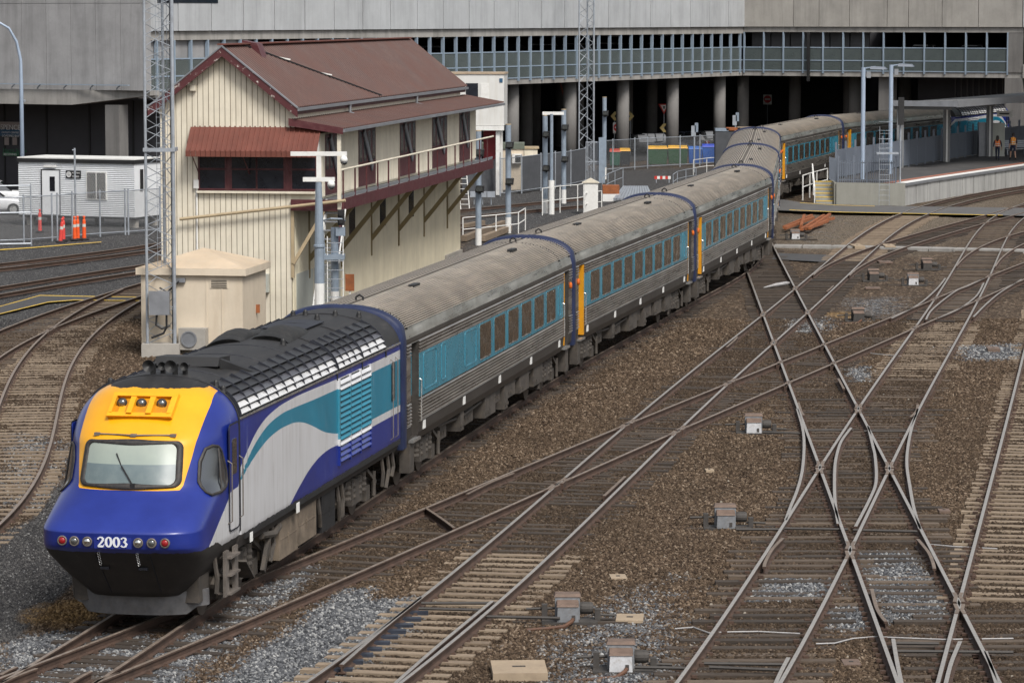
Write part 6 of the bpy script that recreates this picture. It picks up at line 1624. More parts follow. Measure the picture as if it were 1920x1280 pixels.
# ------------------------------------------------------------------ people
M['skin'] = paint('skin', (.45,.27,.19), .6, 0, .06, 4); M['hair'] = paint('hair', (.02,.013,.01), .6); M['navy_cloth'] = paint('navy_cloth', (.012,.016,.04), .85, 0, .15, 8)
M['hivis'] = paint('hivis_orange', (.75,.17,.015), .7, 0, .08, 6); M['reflect'] = paint('reflective_tape', (.62,.62,.58), .35, .2, .05, 6); M['hivis_y'] = paint('hivis_amber', (.80,.30,.02), .7, 0, .08, 6); M['boot'] = paint('boot', (.015,.014,.014), .7)
def skinned(name, joints, edges, mat, parent, sub=2):
    me = bpy.data.meshes.new(name); me.from_pydata([j[0] for j in joints], edges, []); me.materials.append(mat)
    o = bpy.data.objects.new(name, me); COL.objects.link(o); o.parent = parent
    md = o.modifiers.new('skin', 'SKIN'); md.use_smooth_shade = True
    for v, j in zip(me.skin_vertices[0].data, joints): v.radius = (j[1], j[2] if len(j) > 2 else j[1])
    me.skin_vertices[0].data[0].use_root = True
    s = o.modifiers.new('sub', 'SUBSURF'); s.levels = s.render_levels = sub
    return o
def person(label, loc, rz, h, vest, shorts, long_hair, stride):
    t = thing('person', label, 'person', loc, rz, 'railway workers on the platform'); k = h/1.75
    J = []; E_ = []
    def j(x, y, z, r, r2=None): J.append(((x*k,y*k,z*k), r*k, (r2 or r)*k)); return len(J)-1
    def e(*a):
        for p, q in zip(a[:-1], a[1:]): E_.append((p, q))
    pel = j(0,0,.98,.15,.11); wa = j(0,0,1.12,.13,.10); ch = j(0,.01,1.30,.16,.11); nk = j(0,.0,1.47,.065); hd0 = j(0,-.01,1.56,.075); hd = j(0,-.02,1.66,.088,.10); ht = j(0,-.01,1.72,.06)
    e(pel,wa,ch,nk,hd0,hd,ht)
    for s in (-1, 1):
        f = s*stride
        hp = j(s*.09,0,.92,.095); kn = j(s*.10,-f*.16-.02,.50,.065); an = j(s*.10,-f*.26+(.06 if f<0 else 0),.10,.042); to = j(s*.11,-f*.26-.13,.03,.035)
        e(pel,hp,kn,an,to)
        sh = j(s*.20,.01,1.40,.07); el = j(s*.27,f*.08+.02,1.12,.045); wr = j(s*.28,f*.14-.06,.88,.032); hn = j(s*.28,f*.16-.09,.78,.035,.02)
        e(ch,sh,el,wr,hn)
        for q in range(4): fg = j(s*(.275),f*.16-.13+q*.022,.70+.006*q,.009); e(hn,fg)
        th = j(s*.255,f*.16-.14,.76,.010); e(hn,th)
    bt = t_body_mat(shorts); o = skinned('body', J, E_, bt, t)
    # clothing: vest as shell with reflective bands, hair
    m = MB(); prof = [(.175,.115,1.00),(.18,.125,1.10),(.20,.135,1.28),(.225,.135,1.40),(.15,.10,1.475)]
    n = 16
    for a, b, z in prof:
        for q in range(n): an = 2*PI*q/n; m.v.append((a*k*math.cos(an), b*k*math.sin(an)+.005, z*k))
    for i in range(len(prof)-1):
        for q in range(n): q2=(q+1)%n; m.f.append((i*n+q,i*n+q2,(i+1)*n+q2,(i+1)*n+q)); m.m.append(0)
    v_ = m.build('vest', M[vest], t, True)
    for zz in (1.06, 1.20):
        m = MB(); m.lathe([(1,-.025*k),(1,.025*k)], (0,0,0), 16); a, b = .188*k, .135*k
        m.v = [(x*a,y*b+.005,z+zz*k) for x,y,z in m.v]; m.build('reflective_band', M['reflect'], v_, True)
    for s in (-1, 1): MB().bar((s*.10*k,.132*k,1.0*k),(s*.10*k,.14*k,1.40*k),.045*k,.012).build('reflective_band', M['reflect'], v_); MB().bar((s*.10*k,-.125*k,1.0*k),(s*.10*k,-.135*k,1.40*k),.045*k,.012).build('reflective_band', M['reflect'], v_)
    m = MB(); pr = [(.02,1.775),(.07,1.76),(.10,1.70),(.105,1.63)] + ([(.10,1.52),(.085,1.40),(.05,1.34)] if long_hair else [(.09,1.58)])
    for i, (r, z) in enumerate(pr):
        for q in range(12): an = 2*PI*q/12; m.v.append((r*k*math.cos(an), (r*math.sin(an)*1.1+(.03 if z < 1.75 else 0)+(.05 if z < 1.6 else 0))*k, z*k))
    for i in range(len(pr)-1):
        for q in range(12): q2=(q+1)%12; m.f.append((i*12+q,i*12+q2,(i+1)*12+q2,(i+1)*12+q)[::-1]); m.m.append(0)
    m.f.append(tuple(range(12))); m.m.append(0); m.build('hair', M['hair'], t, True)
    # face
    m = MB(); m.lathe([(.012,0),(.016,.02),(.008,.05)], (0,-.125*k,1.63*k), 6); m.build('nose', M['skin'], t)
    return t
BODYM = {}
def t_body_mat(shorts):
    if shorts in BODYM: return BODYM[shorts]
    t = NT('person_body'); z = t.sep(t.co('Object'))[2]; x = t.sep(t.co('Object'))[0]
    leg = M
    st = [(0,(.015,.014,.014)),(.075,(.015,.014,.014)),(.08,(.45,.27,.19) if shorts else (.012,.016,.04)),(.29,(.45,.27,.19) if shorts else (.012,.016,.04)),(.295,(.012,.016,.04)),(.72,(.012,.016,.04)),(.735,(.42,.25,.18)),(1,(.42,.25,.18))]
    c = t.ramp(t.math('MULTIPLY', z, .5), st, 'CONSTANT')
    ax = t.math('ABSOLUTE', x); hand = t.math('MULTIPLY', t.math('GREATER_THAN', ax, .23), t.math('LESS_THAN', z, 1.12 if shorts else .92))
    c = t.mix(hand, c, (.42,.25,.18)); BODYM[shorts] = t.fin(c, .8); return BODYM[shorts]
person('person with long dark hair in orange vest and dark trousers walking', G(1870,301,PZ), math.radians(165), 1.66, 'hivis', False, True, .55)
person('person in amber vest, navy shorts and black boots walking away', G(1899,300,PZ), math.radians(190), 1.80, 'hivis_y', True, False, .9)
# ------------------------------------------------------------------ left yard: office, fence, bollards, cars, lamp
def text_mesh(txt, size, mat, depth=.006):
    cu = bpy.data.curves.new('txt', 'FONT'); cu.body = txt; cu.size = size; cu.extrude = depth; cu.resolution_u = 3; cu.align_x = 'LEFT'
    o = bpy.data.objects.new('txt', cu); COL.objects.link(o); bpy.context.view_layer.update()
    me = bpy.data.meshes.new_from_object(o.evaluated_get(bpy.context.evaluated_depsgraph_get())); bpy.data.objects.remove(o); me.materials.clear(); me.materials.append(mat); return me
def put_text(txt, size, mat, parent, loc, rz=0, vert=False):
    o = link('lettering', text_mesh(txt, size, mat), parent, loc); o.rotation_euler = (PI/2, PI/2 if vert else 0, rz); return o
M['white_clad'] = paint('white_cladding', (.70,.72,.74), .45, 0, .05, 1, (.5,.5,.48), .25, streak=True)
M['txt_white'] = paint('text_white', (.65,.65,.65), .6)
M['dim_board'] = paint('dim_sign_board', (.30,.26,.25), .7, 0, .1, 2); M['dim_blue'] = paint('sign_blue', (.02,.08,.16), .6); M['dim_green'] = paint('sign_green', (.03,.14,.07), .6)
R_ = Vector((-19.7,173.9,0)); L_ = Vector((-26.15,176.6,0)); dv = (R_-L_).normalized(); orz = math.atan2(dv.y, dv.x); OW = (R_-L_).length
of = thing('portable_office', 'white ribbed portable site office with black roof edge', 'portable building', (L_.x,L_.y,-.2), orz)
m = MB(); m.box(0.02,OW-.02,.02,2.9,.55,3.35); m.build('wall', M['white_clad'], of)
zz = .56
me = MB().hexa([(0,-.0,0),(OW,-.0,0),(OW,.03,0),(0,.03,0),(0,-.02,.05),(OW,-.02,.05),(OW,.03,.085),(0,.03,.085)]).mesh('cladding_strip', M['white_clad'])
while zz < 3.25: link('cladding_strip', me, of, (0,0,zz)); zz += .10
MB().box(-.05,OW+.05,-.10,2.95,3.36,3.56).build('roof_edge', M['black'], of); MB().box(-.02,OW+.02,-.06,2.9,3.561,3.62).build('roof', M['white_paint'], of)
dr = MB().box(1.48,2.52,-.07,.0,.62,2.95).build('door', M['white_clad'], of); MB().box(1.42,1.48,-.08,.0,.6,3.0).build('door_frame', M['black'], dr); MB().box(2.52,2.57,-.08,.0,.6,3.0).build('door_frame', M['gutter'], dr); MB().box(1.42,2.57,-.08,.0,2.95,3.0).build('door_frame', M['black'], dr)
MB().box(1.95,2.26,-.085,-.06,1.85,2.62).build('door_window', M['box_glass'], dr)
MB().box(1.62,2.32,-.14,.0,3.10,3.22).build('lamp', M['white_paint'], of)
sg = MB().box(2.92,3.82,-.06,-.03,2.55,2.95).build('sign', M['black'], of)
m = MB(); m.lathe([(.15,-.062),(.15,-.07),(.11,-.07),(.11,-.062)], (3.10,0,2.75), 18, 'y'); m.build('emblem', M['txt_white'], sg); put_text('P', .22, M['txt_white'], sg, (3.05,-.07,2.67)); put_text('778 003', .13, M['txt_white'], sg, (3.30,-.07,2.60)); put_text('PORTABLE', .10, M['txt_white'], sg, (3.30,-.07,2.80))
wn = MB().box(4.14,5.36,-.07,.0,1.45,2.92).build('window', M['white_paint'], of)
for x0, x1 in ((4.20,4.72),(4.78,5.30)):
    pn = MB().box(x0,x1,-.078,-.065,1.5,2.87).build('pane', M['box_glass'], wn); m = MB()
    n = 9
    for k in range(-14, 9):
        for sgn in (1,):
            pass
    for k in range(-10, 6):
        a = Vector((x0+k*.13, -.09, 1.5)); b = Vector((x0+k*.13+1.37*.62, -.09, 2.87))
        for p, q in ((a,b),(Vector((x0+x1-a.x,a.y,a.z)),Vector((x0+x1-b.x,b.y,b.z)))):
            d = q-p; t0 = max(0, (min(x0,x1)-p.x)/d.x if d.x > 0 else (x1-p.x)/d.x); t1 = min(1, (x1-p.x)/d.x if d.x > 0 else (x0-p.x)/d.x)
            if t1 > t0+.02: m.bar(p+d*t0, p+d*t1, .010, .010)
    tag(m.build('security_mesh', M['white_paint'], wn), kind='stuff')
MB().box(OW+.0,OW+.03,.62,.92,1.95,3.05).build('sign', M['black'], of)
for x in (.3,3.2,OW-.5):
    for y in (.3,2.4): MB().box(x,x+.4,y,y+.3,0,.55).build('footing_block', M['concrete'], of)
MB().box(0,OW,.0,2.9,.45,.56).build('chassis', M['black'], of)
# chain link fence
def chain_mat():
    t = NT('chain_link'); vec = t.co('Object'); x, y, z = t.sep(vec)
    u = t.math('ADD', x, z); v = t.math('SUBTRACT', x, z)
    def line(w_): return t.math('LESS_THAN', t.math('FRACT', t.math('MULTIPLY', w_, 12.0)), .16)
    a = t.math('MAXIMUM', line(u), line(v)); t.l(a, t.b.inputs['Alpha']); return t.fin((.24,.25,.26), .5, .5)
M['chain'] = chain_mat()
def fence(name, label, pts, h, post_xs, mesh='chain', cloth=None, rails=(0.08,1.0), group=None, pm='steel_grey'):
    t = thing(name, label, 'fence', (pts[0].x,pts[0].y,-.2), 0, group); o = pts[0]
    P = [Vector((p.x-o.x, p.y-o.y, 0)) for p in pts]
    for i, p in enumerate(P): MB().tube([p, p+Vector((0,0,h+.12))],.045,8).build('post', M[pm], t)
    for i, (a, b) in enumerate(zip(P[:-1], P[1:])):
        for r in rails: MB().tube([a+Vector((0,0,h*r)), b+Vector((0,0,h*r))],.028,6).build('rail', M[pm], t)
        d = b-a
        if mesh:
            ob = MB().add([(0,0,.08),(d.length,0,.08),(d.length,0,h),(0,0,h)], [(0,1,2,3)]).build('mesh_panel', M[mesh if not cloth or i not in cloth else 'shade_cloth'], t, False, a, math.atan2(d.y,d.x))
    return t
M['shade_cloth'] = paint('shade_cloth', (.060,.064,.072), .9, 0, .2, 1.2, (.10,.10,.11), .4)
fence('chain_link_fence', 'chain link fence with grey posts before the white portable office', [G(x,y,-.2) for x,y in ((-40,459),(45,456),(98,452),(108,451.5),(136,448),(188,444),(235,441),(241,440.6),(300,436))], 2.25, None)
g_ = thing('fence_gate', 'open chain link gate leaf in front of the white cars', 'gate', G(-30,462,-.2))
for a, b in (((0,0,.1),(2.2,.6,.1)),((0,0,2.9),(2.2,.6,2.9)),((2.2,.6,0),(2.2,.6,3.0)),((0,0,0),(0,0,3.0)),((0,0,1.6),(2.2,.6,1.6))): MB().tube([a,b],.04,6).build('gate_bar', M['steel_grey'], g_)
t = thing('thin_pole', 'thin dark pole standing in front of the portable office', 'pole', G(142,447,-.2)); MB().tube([(0,0,0),(0,0,4.5)],.05,8).build('pole', M['steel_grey'], t); MB().tube([(-.12,0,4.4),(.05,0,4.4)],.03,6).build('cross_pin', M['steel_grey'], t)
# bollards
M['orange'] = paint('orange_plastic', (.75,.10,.02), .45, 0, .08, 3); M['redor'] = paint('red_plastic', (.62,.06,.05), .5, 0, .08, 3)
def bollard(px, py, label, mat='orange', lean=0.0):
    t = thing('traffic_bollard', label, 'bollard', G(px,py,-.2), 0, 'orange traffic bollards'); t.rotation_euler = (0, lean, 0)
    MB().lathe([(.24,0),(.24,.05),(.14,.09),(.10,.10)], (0,0,0), 12).build('base', M['black'], t)
    MB().lathe([(.10,.09),(.085,.75)], (0,0,0), 12).build('tube', M[mat], t); MB().lathe([(.088,.55),(.086,.80)], (0,0,0), 12).build('white_band', M['reflect'], t)
    MB().lathe([(.085,.80),(.08,.98),(.045,1.02),(.05,1.12),(.075,1.15),(.03,1.2)], (0,0,0), 12).build('tee_top', M[mat], t)
bollard(113,455,'red bollard leaning left in front of the others','redor',.10); bollard(119,452,'upright red bollard touching the leaning one','redor'); bollard(140,451,'orange bollard in the middle pair before the fence'); bollard(146,450,'amber orange bollard just right of the middle pair'); bollard(158,450,'orange bollard nearest the signal box'); bollard(75,436,'faded red bollard behind the fence','redor')
make_car('parked_car', 'white car with dark windows parked nearest the portable office', (-29.3,186,-.2), .12, (.62,.63,.65), 'white cars in the left yard', 4.6, 1.85, 1.6)
make_car('parked_car', 'white car parked behind the first at the far left edge', (-29.9,193,-.2), .05, (.66,.67,.68), 'white cars in the left yard', 4.6, 1.85, 1.6)
t = thing('street_lamp', 'tall curved arm street lamp at the far left', 'street lamp', (-27.6,188,-.2))
MB().tube([(0,0,0),(0,0,7.2),(-.02,0,8.6),(-.22,-.1,9.6),(-.62,-.25,10.35),(-1.6,-.6,10.95)],[.13,.11,.09,.08,.07,.06],10).build('post', M['pole_light'], t, True); MB().box(-2.3,-1.5,-.75,-.5,10.88,11.02).build('lamp_head', M['gutter'], t)
# signs on the dark wall below the wing
def wing_local(px, py, y):
    WMi = (Matrix.Translation(WG.location) @ Matrix.Rotation(RB, 4, 'Z')).inverted(); o, d = ray(px, py); o2 = WMi @ o; d2 = WMi.to_3x3() @ d; t = (y-o2.y)/d2.y; return o2+d2*t
ws_ = thing('loading_bay_signs', 'white and blue loading bay sign board on the dark wall, far left', 'sign', WG.location, RB)
def wbox(px0, px1, py0, py1, mt, nm='board'):
    a = wing_local(px0, py1, 4.9); b = wing_local(px1, py0, 4.9); MB().box(a.x,b.x,4.86,4.9,a.z,b.z).build(nm, M[mt], ws_); return a, b
a, b = wbox(-40,37,229,254,'dim_board'); put_text('Shoes RECEIVING', .30, M['black'], ws_, (wing_local(-30,225,4.9).x,4.85,b.z-.45))
MB().box(a.x,b.x,4.84,4.859,a.z,a.z+.42).build('board', M['dim_blue'], ws_); put_text('SPENCER', .44, M['txt_white'], ws_, (wing_local(2,235,4.9).x,4.83,wing_local(2,243,4.9).z)); put_text('OUTLET CENTRE', .17, M['txt_white'], ws_, (wing_local(4,235,4.9).x,4.83,wing_local(4,250,4.9).z))
a, b = wbox(-40,37,246.5,253,'dim_board') if False else (a, b)
put_text('LOADING BAY', .20, M['txt_white'], ws_, (wing_local(5,250,4.9).x,4.83,wing_local(5,253.5,4.9).z-.1))
for px in (9,24): wbox(px,px+8,258,272,'dim_board','notice')
put_text('Harris Scarfe', .34, M['dim_green'], ws_, (wing_local(7,285,4.9).x,4.83,wing_local(7,285,4.9).z)); wbox(6,36,286,292,'dim_green'); put_text('RECEIVING', .2, M['txt_white'], ws_, (wing_local(8,291,4.9).x,4.84,wing_local(8,291.3,4.9).z))
# yellow edged path on the left
pth = thing('yellow_edged_path', 'dark asphalt footpath with yellow edge lines crossing the yard tracks', 'path'); del pth['category']; del pth['label']; pth['kind'] = 'structure'; pth.name = 'path'
top = [(-60,592),(0,574),(75,553.5),(150,555),(275,557)]; bot = [(-60,604),(0,588),(90,566),(140,562),(275,563.5)]
def strip(P, Q, z, mat, name, parent):
    m = MB(); k = len(P)
    for x, y in P: m.v.append(tuple(G(x,y,z)))
    for x, y in Q: m.v.append(tuple(G(x,y,z)))
    for i in range(k-1): m.f.append((k+i,k+i+1,i+1,i)); m.m.append(0)
    return m.build(name, mat, parent)
M['asphalt'] = paint('asphalt', (.052,.052,.055), .9, 0, .2, 1.5, (.09,.088,.085), .4)
strip(top, bot, -.13, M['asphalt'], 'path_surface', pth)
for P in (top, bot): strip([(x,y-.55) for x,y in P], [(x,y+.75) for x,y in P], -.124, M['yellow_line'], 'edge_line', pth)
kb = strip([(0,467.2),(60,463.5),(100,460),(190,453)], [(0,469),(60,465),(100,461.5),(190,454)], -.15, M['yellow_line'], 'yellow_kerb_line', None); tag(kb, kind='structure')
# ------------------------------------------------------------------ middle background yard
def flood_pole(px, d, top_y, lights, label, arm=False):
    x = (px-960)/F*d; t = thing('floodlight_pole', label, 'floodlight pole', (x,d,-.2), 0, 'blue grey floodlight poles')
    def zz(py): return 10.9-(py-28)*d/F+.2
    MB().tube([(0,0,0),(0,0,.82)],.15,12).build('white_base', M['white_paint'], t); MB().tube([(0,0,.82),(0,0,zz(top_y))],.145,12).build('post', M['pole_blue'], t); MB().lathe([(.15,0),(.15,.05)], (0,0,zz(top_y)), 12).build('cap', M['tan_paint'], t)
    for ly in lights:
        z = zz(ly); f = MB(); f.hexa([(-.16,-.55,z-.16),(.22,-.55,z-.16),(.26,-.2,z-.2),(-.12,-.2,z-.2),(-.12,-.58,z+.14),(.26,-.58,z+.14),(.30,-.22,z+.16),(-.08,-.22,z+.16)]); f = f.build('floodlight', M['black'], t)
        MB().box(-.10,.20,-.60,-.57,z-.10,z+.10).build('lamp_glass', M['lens'], f); MB().bar((0,-.1,z-.2),(0.1,-.4,z-.22),.05,.05).build('bracket', M['black'], f)
    if arm: MB().box(-.15,1.05,-.12,.12,zz(top_y)+.05,zz(top_y)+.22).build('cross_arm', M['white_paint'], t)
flood_pole(897,161,245,(284,352),'floodlight pole nearest the signal box walkway'); flood_pole(953,170,233,(270,338),'second floodlight pole from the signal box'); flood_pole(1022,187,216,(250,313),'floodlight pole with a white cross arm on top',True); flood_pole(1057,197,205,(237,296),'tallest looking floodlight pole right of the cross arm pole'); flood_pole(1133,226,182,(211,),'furthest floodlight pole with a single lamp')
t = thing('white_post', 'stubby white post with thin pipe beside the cross arm pole', 'post', G(1034,402,-.2)); MB().tube([(0,0,0),(0,0,1.9)],.17,10).build('white_base', M['white_paint'], t); MB().tube([(0,0,1.9),(0,0,5.6)],.09,8).build('pipe', M['pole_blue'], t)
# raised white cabin
cb = thing('raised_cabin', 'dirty white cabin raised on posts behind the signal box roof', 'cabin', ((945-960)/F*206,206,-.2), math.radians(-4))
MB().box(-7,0,0,3,4.3,7.45).build('wall', paint('cabin_white', (.60,.60,.58), .55, 0, .06, .8, (.38,.33,.26), .45, streak=True), cb); MB().box(-7.05,.05,-.06,3.05,7.45,7.56).build('roof', paint('cabin_roof', (.36,.28,.20), .7), cb)
for x0, x1, mt in ((-3.35,-2.75,'white_paint'),(-2.35,-1.6,'box_glass'),(-1.45,-.95,'white_paint')): MB().box(x0,x1,-.04,.0,5.6,6.9).build('window', M[mt], cb)
MB().box(-.28,-.08,-.03,0,6.95,7.2).build('badge', M['dim_blue'], cb)
for x in (-.4,-3.6,-6.6):
    for y in (.3,2.7): MB().box(x-.12,x+.12,y-.12,y+.12,0,4.3).build('post', M['white_paint'], cb)
MB().box(-7,0,-.05,.2,4.0,4.28).build('floor_beam', M['white_paint'], cb)
t = thing('red_doors', 'dark red doors in the shade under the raised cabin', 'doors', ((945-960)/F*206,209.3,-.2)); 
for x in (-2.2,-1.3,-3.6): MB().box(x,x+.8,0,.1,1.6,3.9).build('door', paint('dark_red', (.22,.012,.02), .5), t)
t = thing('beige_shed', 'beige shed with green roof edge and air conditioner behind the fence', 'shed', (G(938,356,-.2).x,G(938,356,-.2).y,-.2))
MB().box(0,1.5,0,2.5,0,2.6).build('wall', M['hut'], t); MB().box(-2.6,1.55,-.08,2.6,2.6,2.95).build('roof_edge', paint('dull_green', (.12,.14,.11), .7), t); ac = MB().box(.75,1.35,-.3,0,1.7,2.3).build('air_conditioner', M['white_paint'], t); MB().box(.95,1.3,-.31,-.3,1.75,2.2).build('grille', M['black'], ac)
t = thing('cream_shed', 'narrow cream shed right of the beige one', 'shed', (G(983,352,-.2).x,G(983,352,-.2).y,-.2)); MB().box(0,.85,0,2,0,2.5).build('wall', M['cream'], t); MB().box(-.05,.95,-.08,2.1,2.5,2.6).build('roof', M['tan_paint'], t)
t = thing('black_tarpaulin', 'black tarpaulin screen hanging under the raised cabin', 'tarpaulin', (0,0,0))
a, b = G(866,366,-.2), G(938,364,-.2); m = MB(); n = 16
for i in range(n+1):
    for j in range(6):
        p = a.lerp(b, i/n); s = .9+.35*(i/n)**2 if j == 5 else 1; m.v.append((p.x+.03*math.sin(i*1.7+j), p.y+.12*math.sin(i*1.3+j*.8), -.2+2.1*j/5*s*(.85+.15*abs(math.sin(i*.7)))))
for i in range(n):
    for j in range(5): m.f.append((i*6+j,(i+1)*6+j,(i+1)*6+j+1,i*6+j+1)); m.m.append(0)
m.build('sheet', M['shade_cloth'], t, True)
t = thing('aluminium_ladder', 'white ladder leaning behind the signal box end', 'ladder', G(872,393,-.2)); 
for x in (-.25,.25): MB().bar((x,0,0),(x-.22,.7,2.6),.04,.06).build('ladder_rail', M['white_paint'], t)
for k in range(8): MB().bar((-.25-.022*k*1.1,.07*k*1.1+.03,.3+.29*k),(.25-.022*k*1.1,.07*k*1.1+.03,.3+.29*k),.03,.03).build('ladder_rung', M['white_paint'], t)
t = thing('meter_boxes', 'row of three small grey boxes on legs below the tarpaulin', 'boxes', G(905,384,-.2))
for k in (-1,0,1): MB().box(k*.5-.23,k*.5+.23,-.15,.15,.45,.78).build('box', M['steel_grey'], t); MB().tube([(k*.5,0,0),(k*.5,0,.45)],.03,6).build('leg', M['steel_grey'], t)
fence('screened_fence', 'galvanised fence with dark cloth panels behind the floodlight poles', [G(x,y,-.2) for x,y in ((938,368),(978,363),(1014,358),(1041,354),(1070,350),(1098,343))], 2.3, None, 'chain', (1,2,3,4))
t = thing('sliding_gate', 'grey barred sliding gate with wide steel post beside the last floodlight pole', 'gate', G(1098,343,-.2))
gx_ = (1122-1098)/F*225
for k in range(9): MB().box(k*gx_/9,k*gx_/9+.03,0,.04,.1,2.7).build('gate_bar', M['steel_grey'], t)
for z in (.1,1.4,2.7): MB().box(0,gx_,-.02,.06,z-.04,z+.04).build('gate_rail', M['steel_grey'], t)
MB().box(gx_,gx_+.42,-.2,.2,0,3.0).build('gate_post', M['pole_blue'], t)
fence('yard_fence', 'tall chain link fence in front of the rubbish bins', [G(x,y,-.2) for x,y in ((1128,323),(1149,321),(1190,318),(1214,316),(1275,313),(1312,311),(1352,308))], 2.2, None)
# wheelie bins
def bin_(px, py, wd, h, body, lid, label, group='rubbish bins behind the fence'):
    p = G(px, py, -.2); t = thing('rubbish_bin', label, 'bin', p, 0, group); w_ = wd/2
    MB().hexa([(-w_*.9,0,.12),(w_*.9,0,.12),(w_*.9,.8,.12),(-w_*.9,.8,.12),(-w_,-.08,h),(w_,-.08,h),(w_,.9,h),(-w_,.9,h)]).build('body', paint('bin_body', body, .5), t)
    MB().hexa([(-w_-.03,-.12,h),(w_+.03,-.12,h),(w_+.03,.94,h),(-w_-.03,.94,h),(-w_,-.08,h+.08),(w_,-.08,h+.08),(w_*.95,.85,h+.2),(-w_*.95,.85,h+.2)]).build('lid', paint('bin_lid', lid, .45), t)
    for s in (-1,1): MB().lathe([(.02,-.05),(.1,-.05),(.1,.05),(.02,.05)], (s*w_*.7,.1,.1), 10, 'x').build('wheel', M['tyre'], t)
GRN, YEL, BLU = (.02,.075,.03), (.75,.40,.02), (.01,.10,.42)
bin_(1153,313,.75,1.1,(.03,.10,.07),(.5,.06,.03),'small green bin with red lid'); bin_(1172,312,.75,1.12,(.015,.018,.022),YEL,'black wheelie bin with yellow lid')
bin_(1233,311,1.45,1.25,GRN,YEL,'large dark green bin with yellow lid, left one of two'); bin_(1271,310,1.45,1.25,GRN,YEL,'large dark green bin with yellow lid, right one of two')
bin_(1304,309,1.0,1.15,BLU,(.02,.13,.5),'left blue bin beside the coach roofs'); bin_(1333,307,1.3,1.25,BLU,(.015,.06,.55),'right blue bin partly behind the coach roof')
# relay cabinet, railings, decking, striped barrier
t = thing('relay_cabinet', 'white trackside cabinet with peaked lid beside the coach roofs', 'cabinet', G(1107,401,-.2)); MB().box(-.40,.42,-.3,.4,0,1.75).build('body', M['white_paint'], t); MB().prism([(-.48,1.75),(.5,1.75),(.01,2.0)], -.38, .48, 'y').build('lid', M['cream'], t); MB().box(-.34,.34,-.32,-.3,.1,1.65).build('door', M['white_paint'], t)
def railing(label, pts, h, mat='white_paint', mid=True, name='white_railing'):
    t = thing(name, label, 'railing', (0,0,0)); P = [G(x,y,-.2) for x,y in pts]
    for p in P: MB().tube([p,p+Vector((0,0,h))],.032,6).build('post', M[mat], t)
    for z in ((h,h*.5) if mid else (h,)): MB().tube([p+Vector((0,0,z)) for p in P],.027,6).build('rail', M[mat], t)
railing('white tube railing between the cross arm pole and the relay cabinet', ((1017,404),(1050,399),(1083,396),(1096,393)),1.5); railing('short white railing right of the relay cabinet', ((1096,404),(1104,400),(1128,398)),1.2)
railing('galvanised railing on the left of the footbridge deck', ((1129,372),(1140,362),(1153,356),(1168,350)),1.2,'steel_grey',True,'deck_railing'); railing('small galvanised railing by the striped barrier', ((1262,355),(1270,349),(1286,345),(1305,342)),.95,'steel_grey',True,'deck_railing')
railing('white railing in front of the blue bins', ((1300,330),(1325,326),(1340,325),(1352,323)),1.1)
railing('low white railing just past the signal box end', ((868,452),(930,446),(972,441),(985,432)),1.15)
t = thing('footbridge_deck', 'grey ribbed decking bridging the tracks behind the coaches', 'deck', (0,0,0)); a, b, c, d = G(1150,376,.1), G(1225,372,.1), G(1215,352,.1), G(1168,352,.1)
n = 12
for k in range(n):
    p, q = a.lerp(b, k/n), a.lerp(b, (k+.85)/n); r, s = d.lerp(c, k/n), d.lerp(c, (k+.85)/n); h = Vector((0,0,.12)); MB().hexa([p,q,s,r,p+h,q+h,s+h,r+h]).build('plank', M['steel_grey'], t)
p = G(1130,378,-.2); MB().box(p.x,p.x+1.0,p.y,p.y+1.2,-.2,.25).build('landing', M['white_paint'], t); MB().box(p.x,p.x+1.0,p.y,p.y+1.2,.25,.75).build('rusty_riser', M['rust'], t)
t = thing('striped_barrier', 'red and white striped barrier board on the dark gravel', 'barrier', G(1227,343,-.2))
for k in range(6): MB().box(k*.18,k*.18+.18,-.03,.03,.25,.45).build('stripe', M['red_paint2'] if k%2 == 0 and 'red_paint2' in M else (paint('red_stripe', (.5,.03,.02), .5) if k%2 == 0 else M['white_paint']), t)
for x in (.1,.95): MB().box(x,x+.05,-.05,.05,0,.25).build('leg', M['steel_grey'], t)
# timbers and old rails past the signal box
t = thing('timber_beams', 'pale weathered timber beams lying past the signal box end', 'beams', (0,0,0))
for (x0,y0),(x1,y1) in (((870,447),(945,418)),((872,425),(905,418)),((905,447),(955,428))): MB().bar(G(x0,y0,0),G(x1,y1,0),.28,.28).build('beam', M['timber_tan'], t)
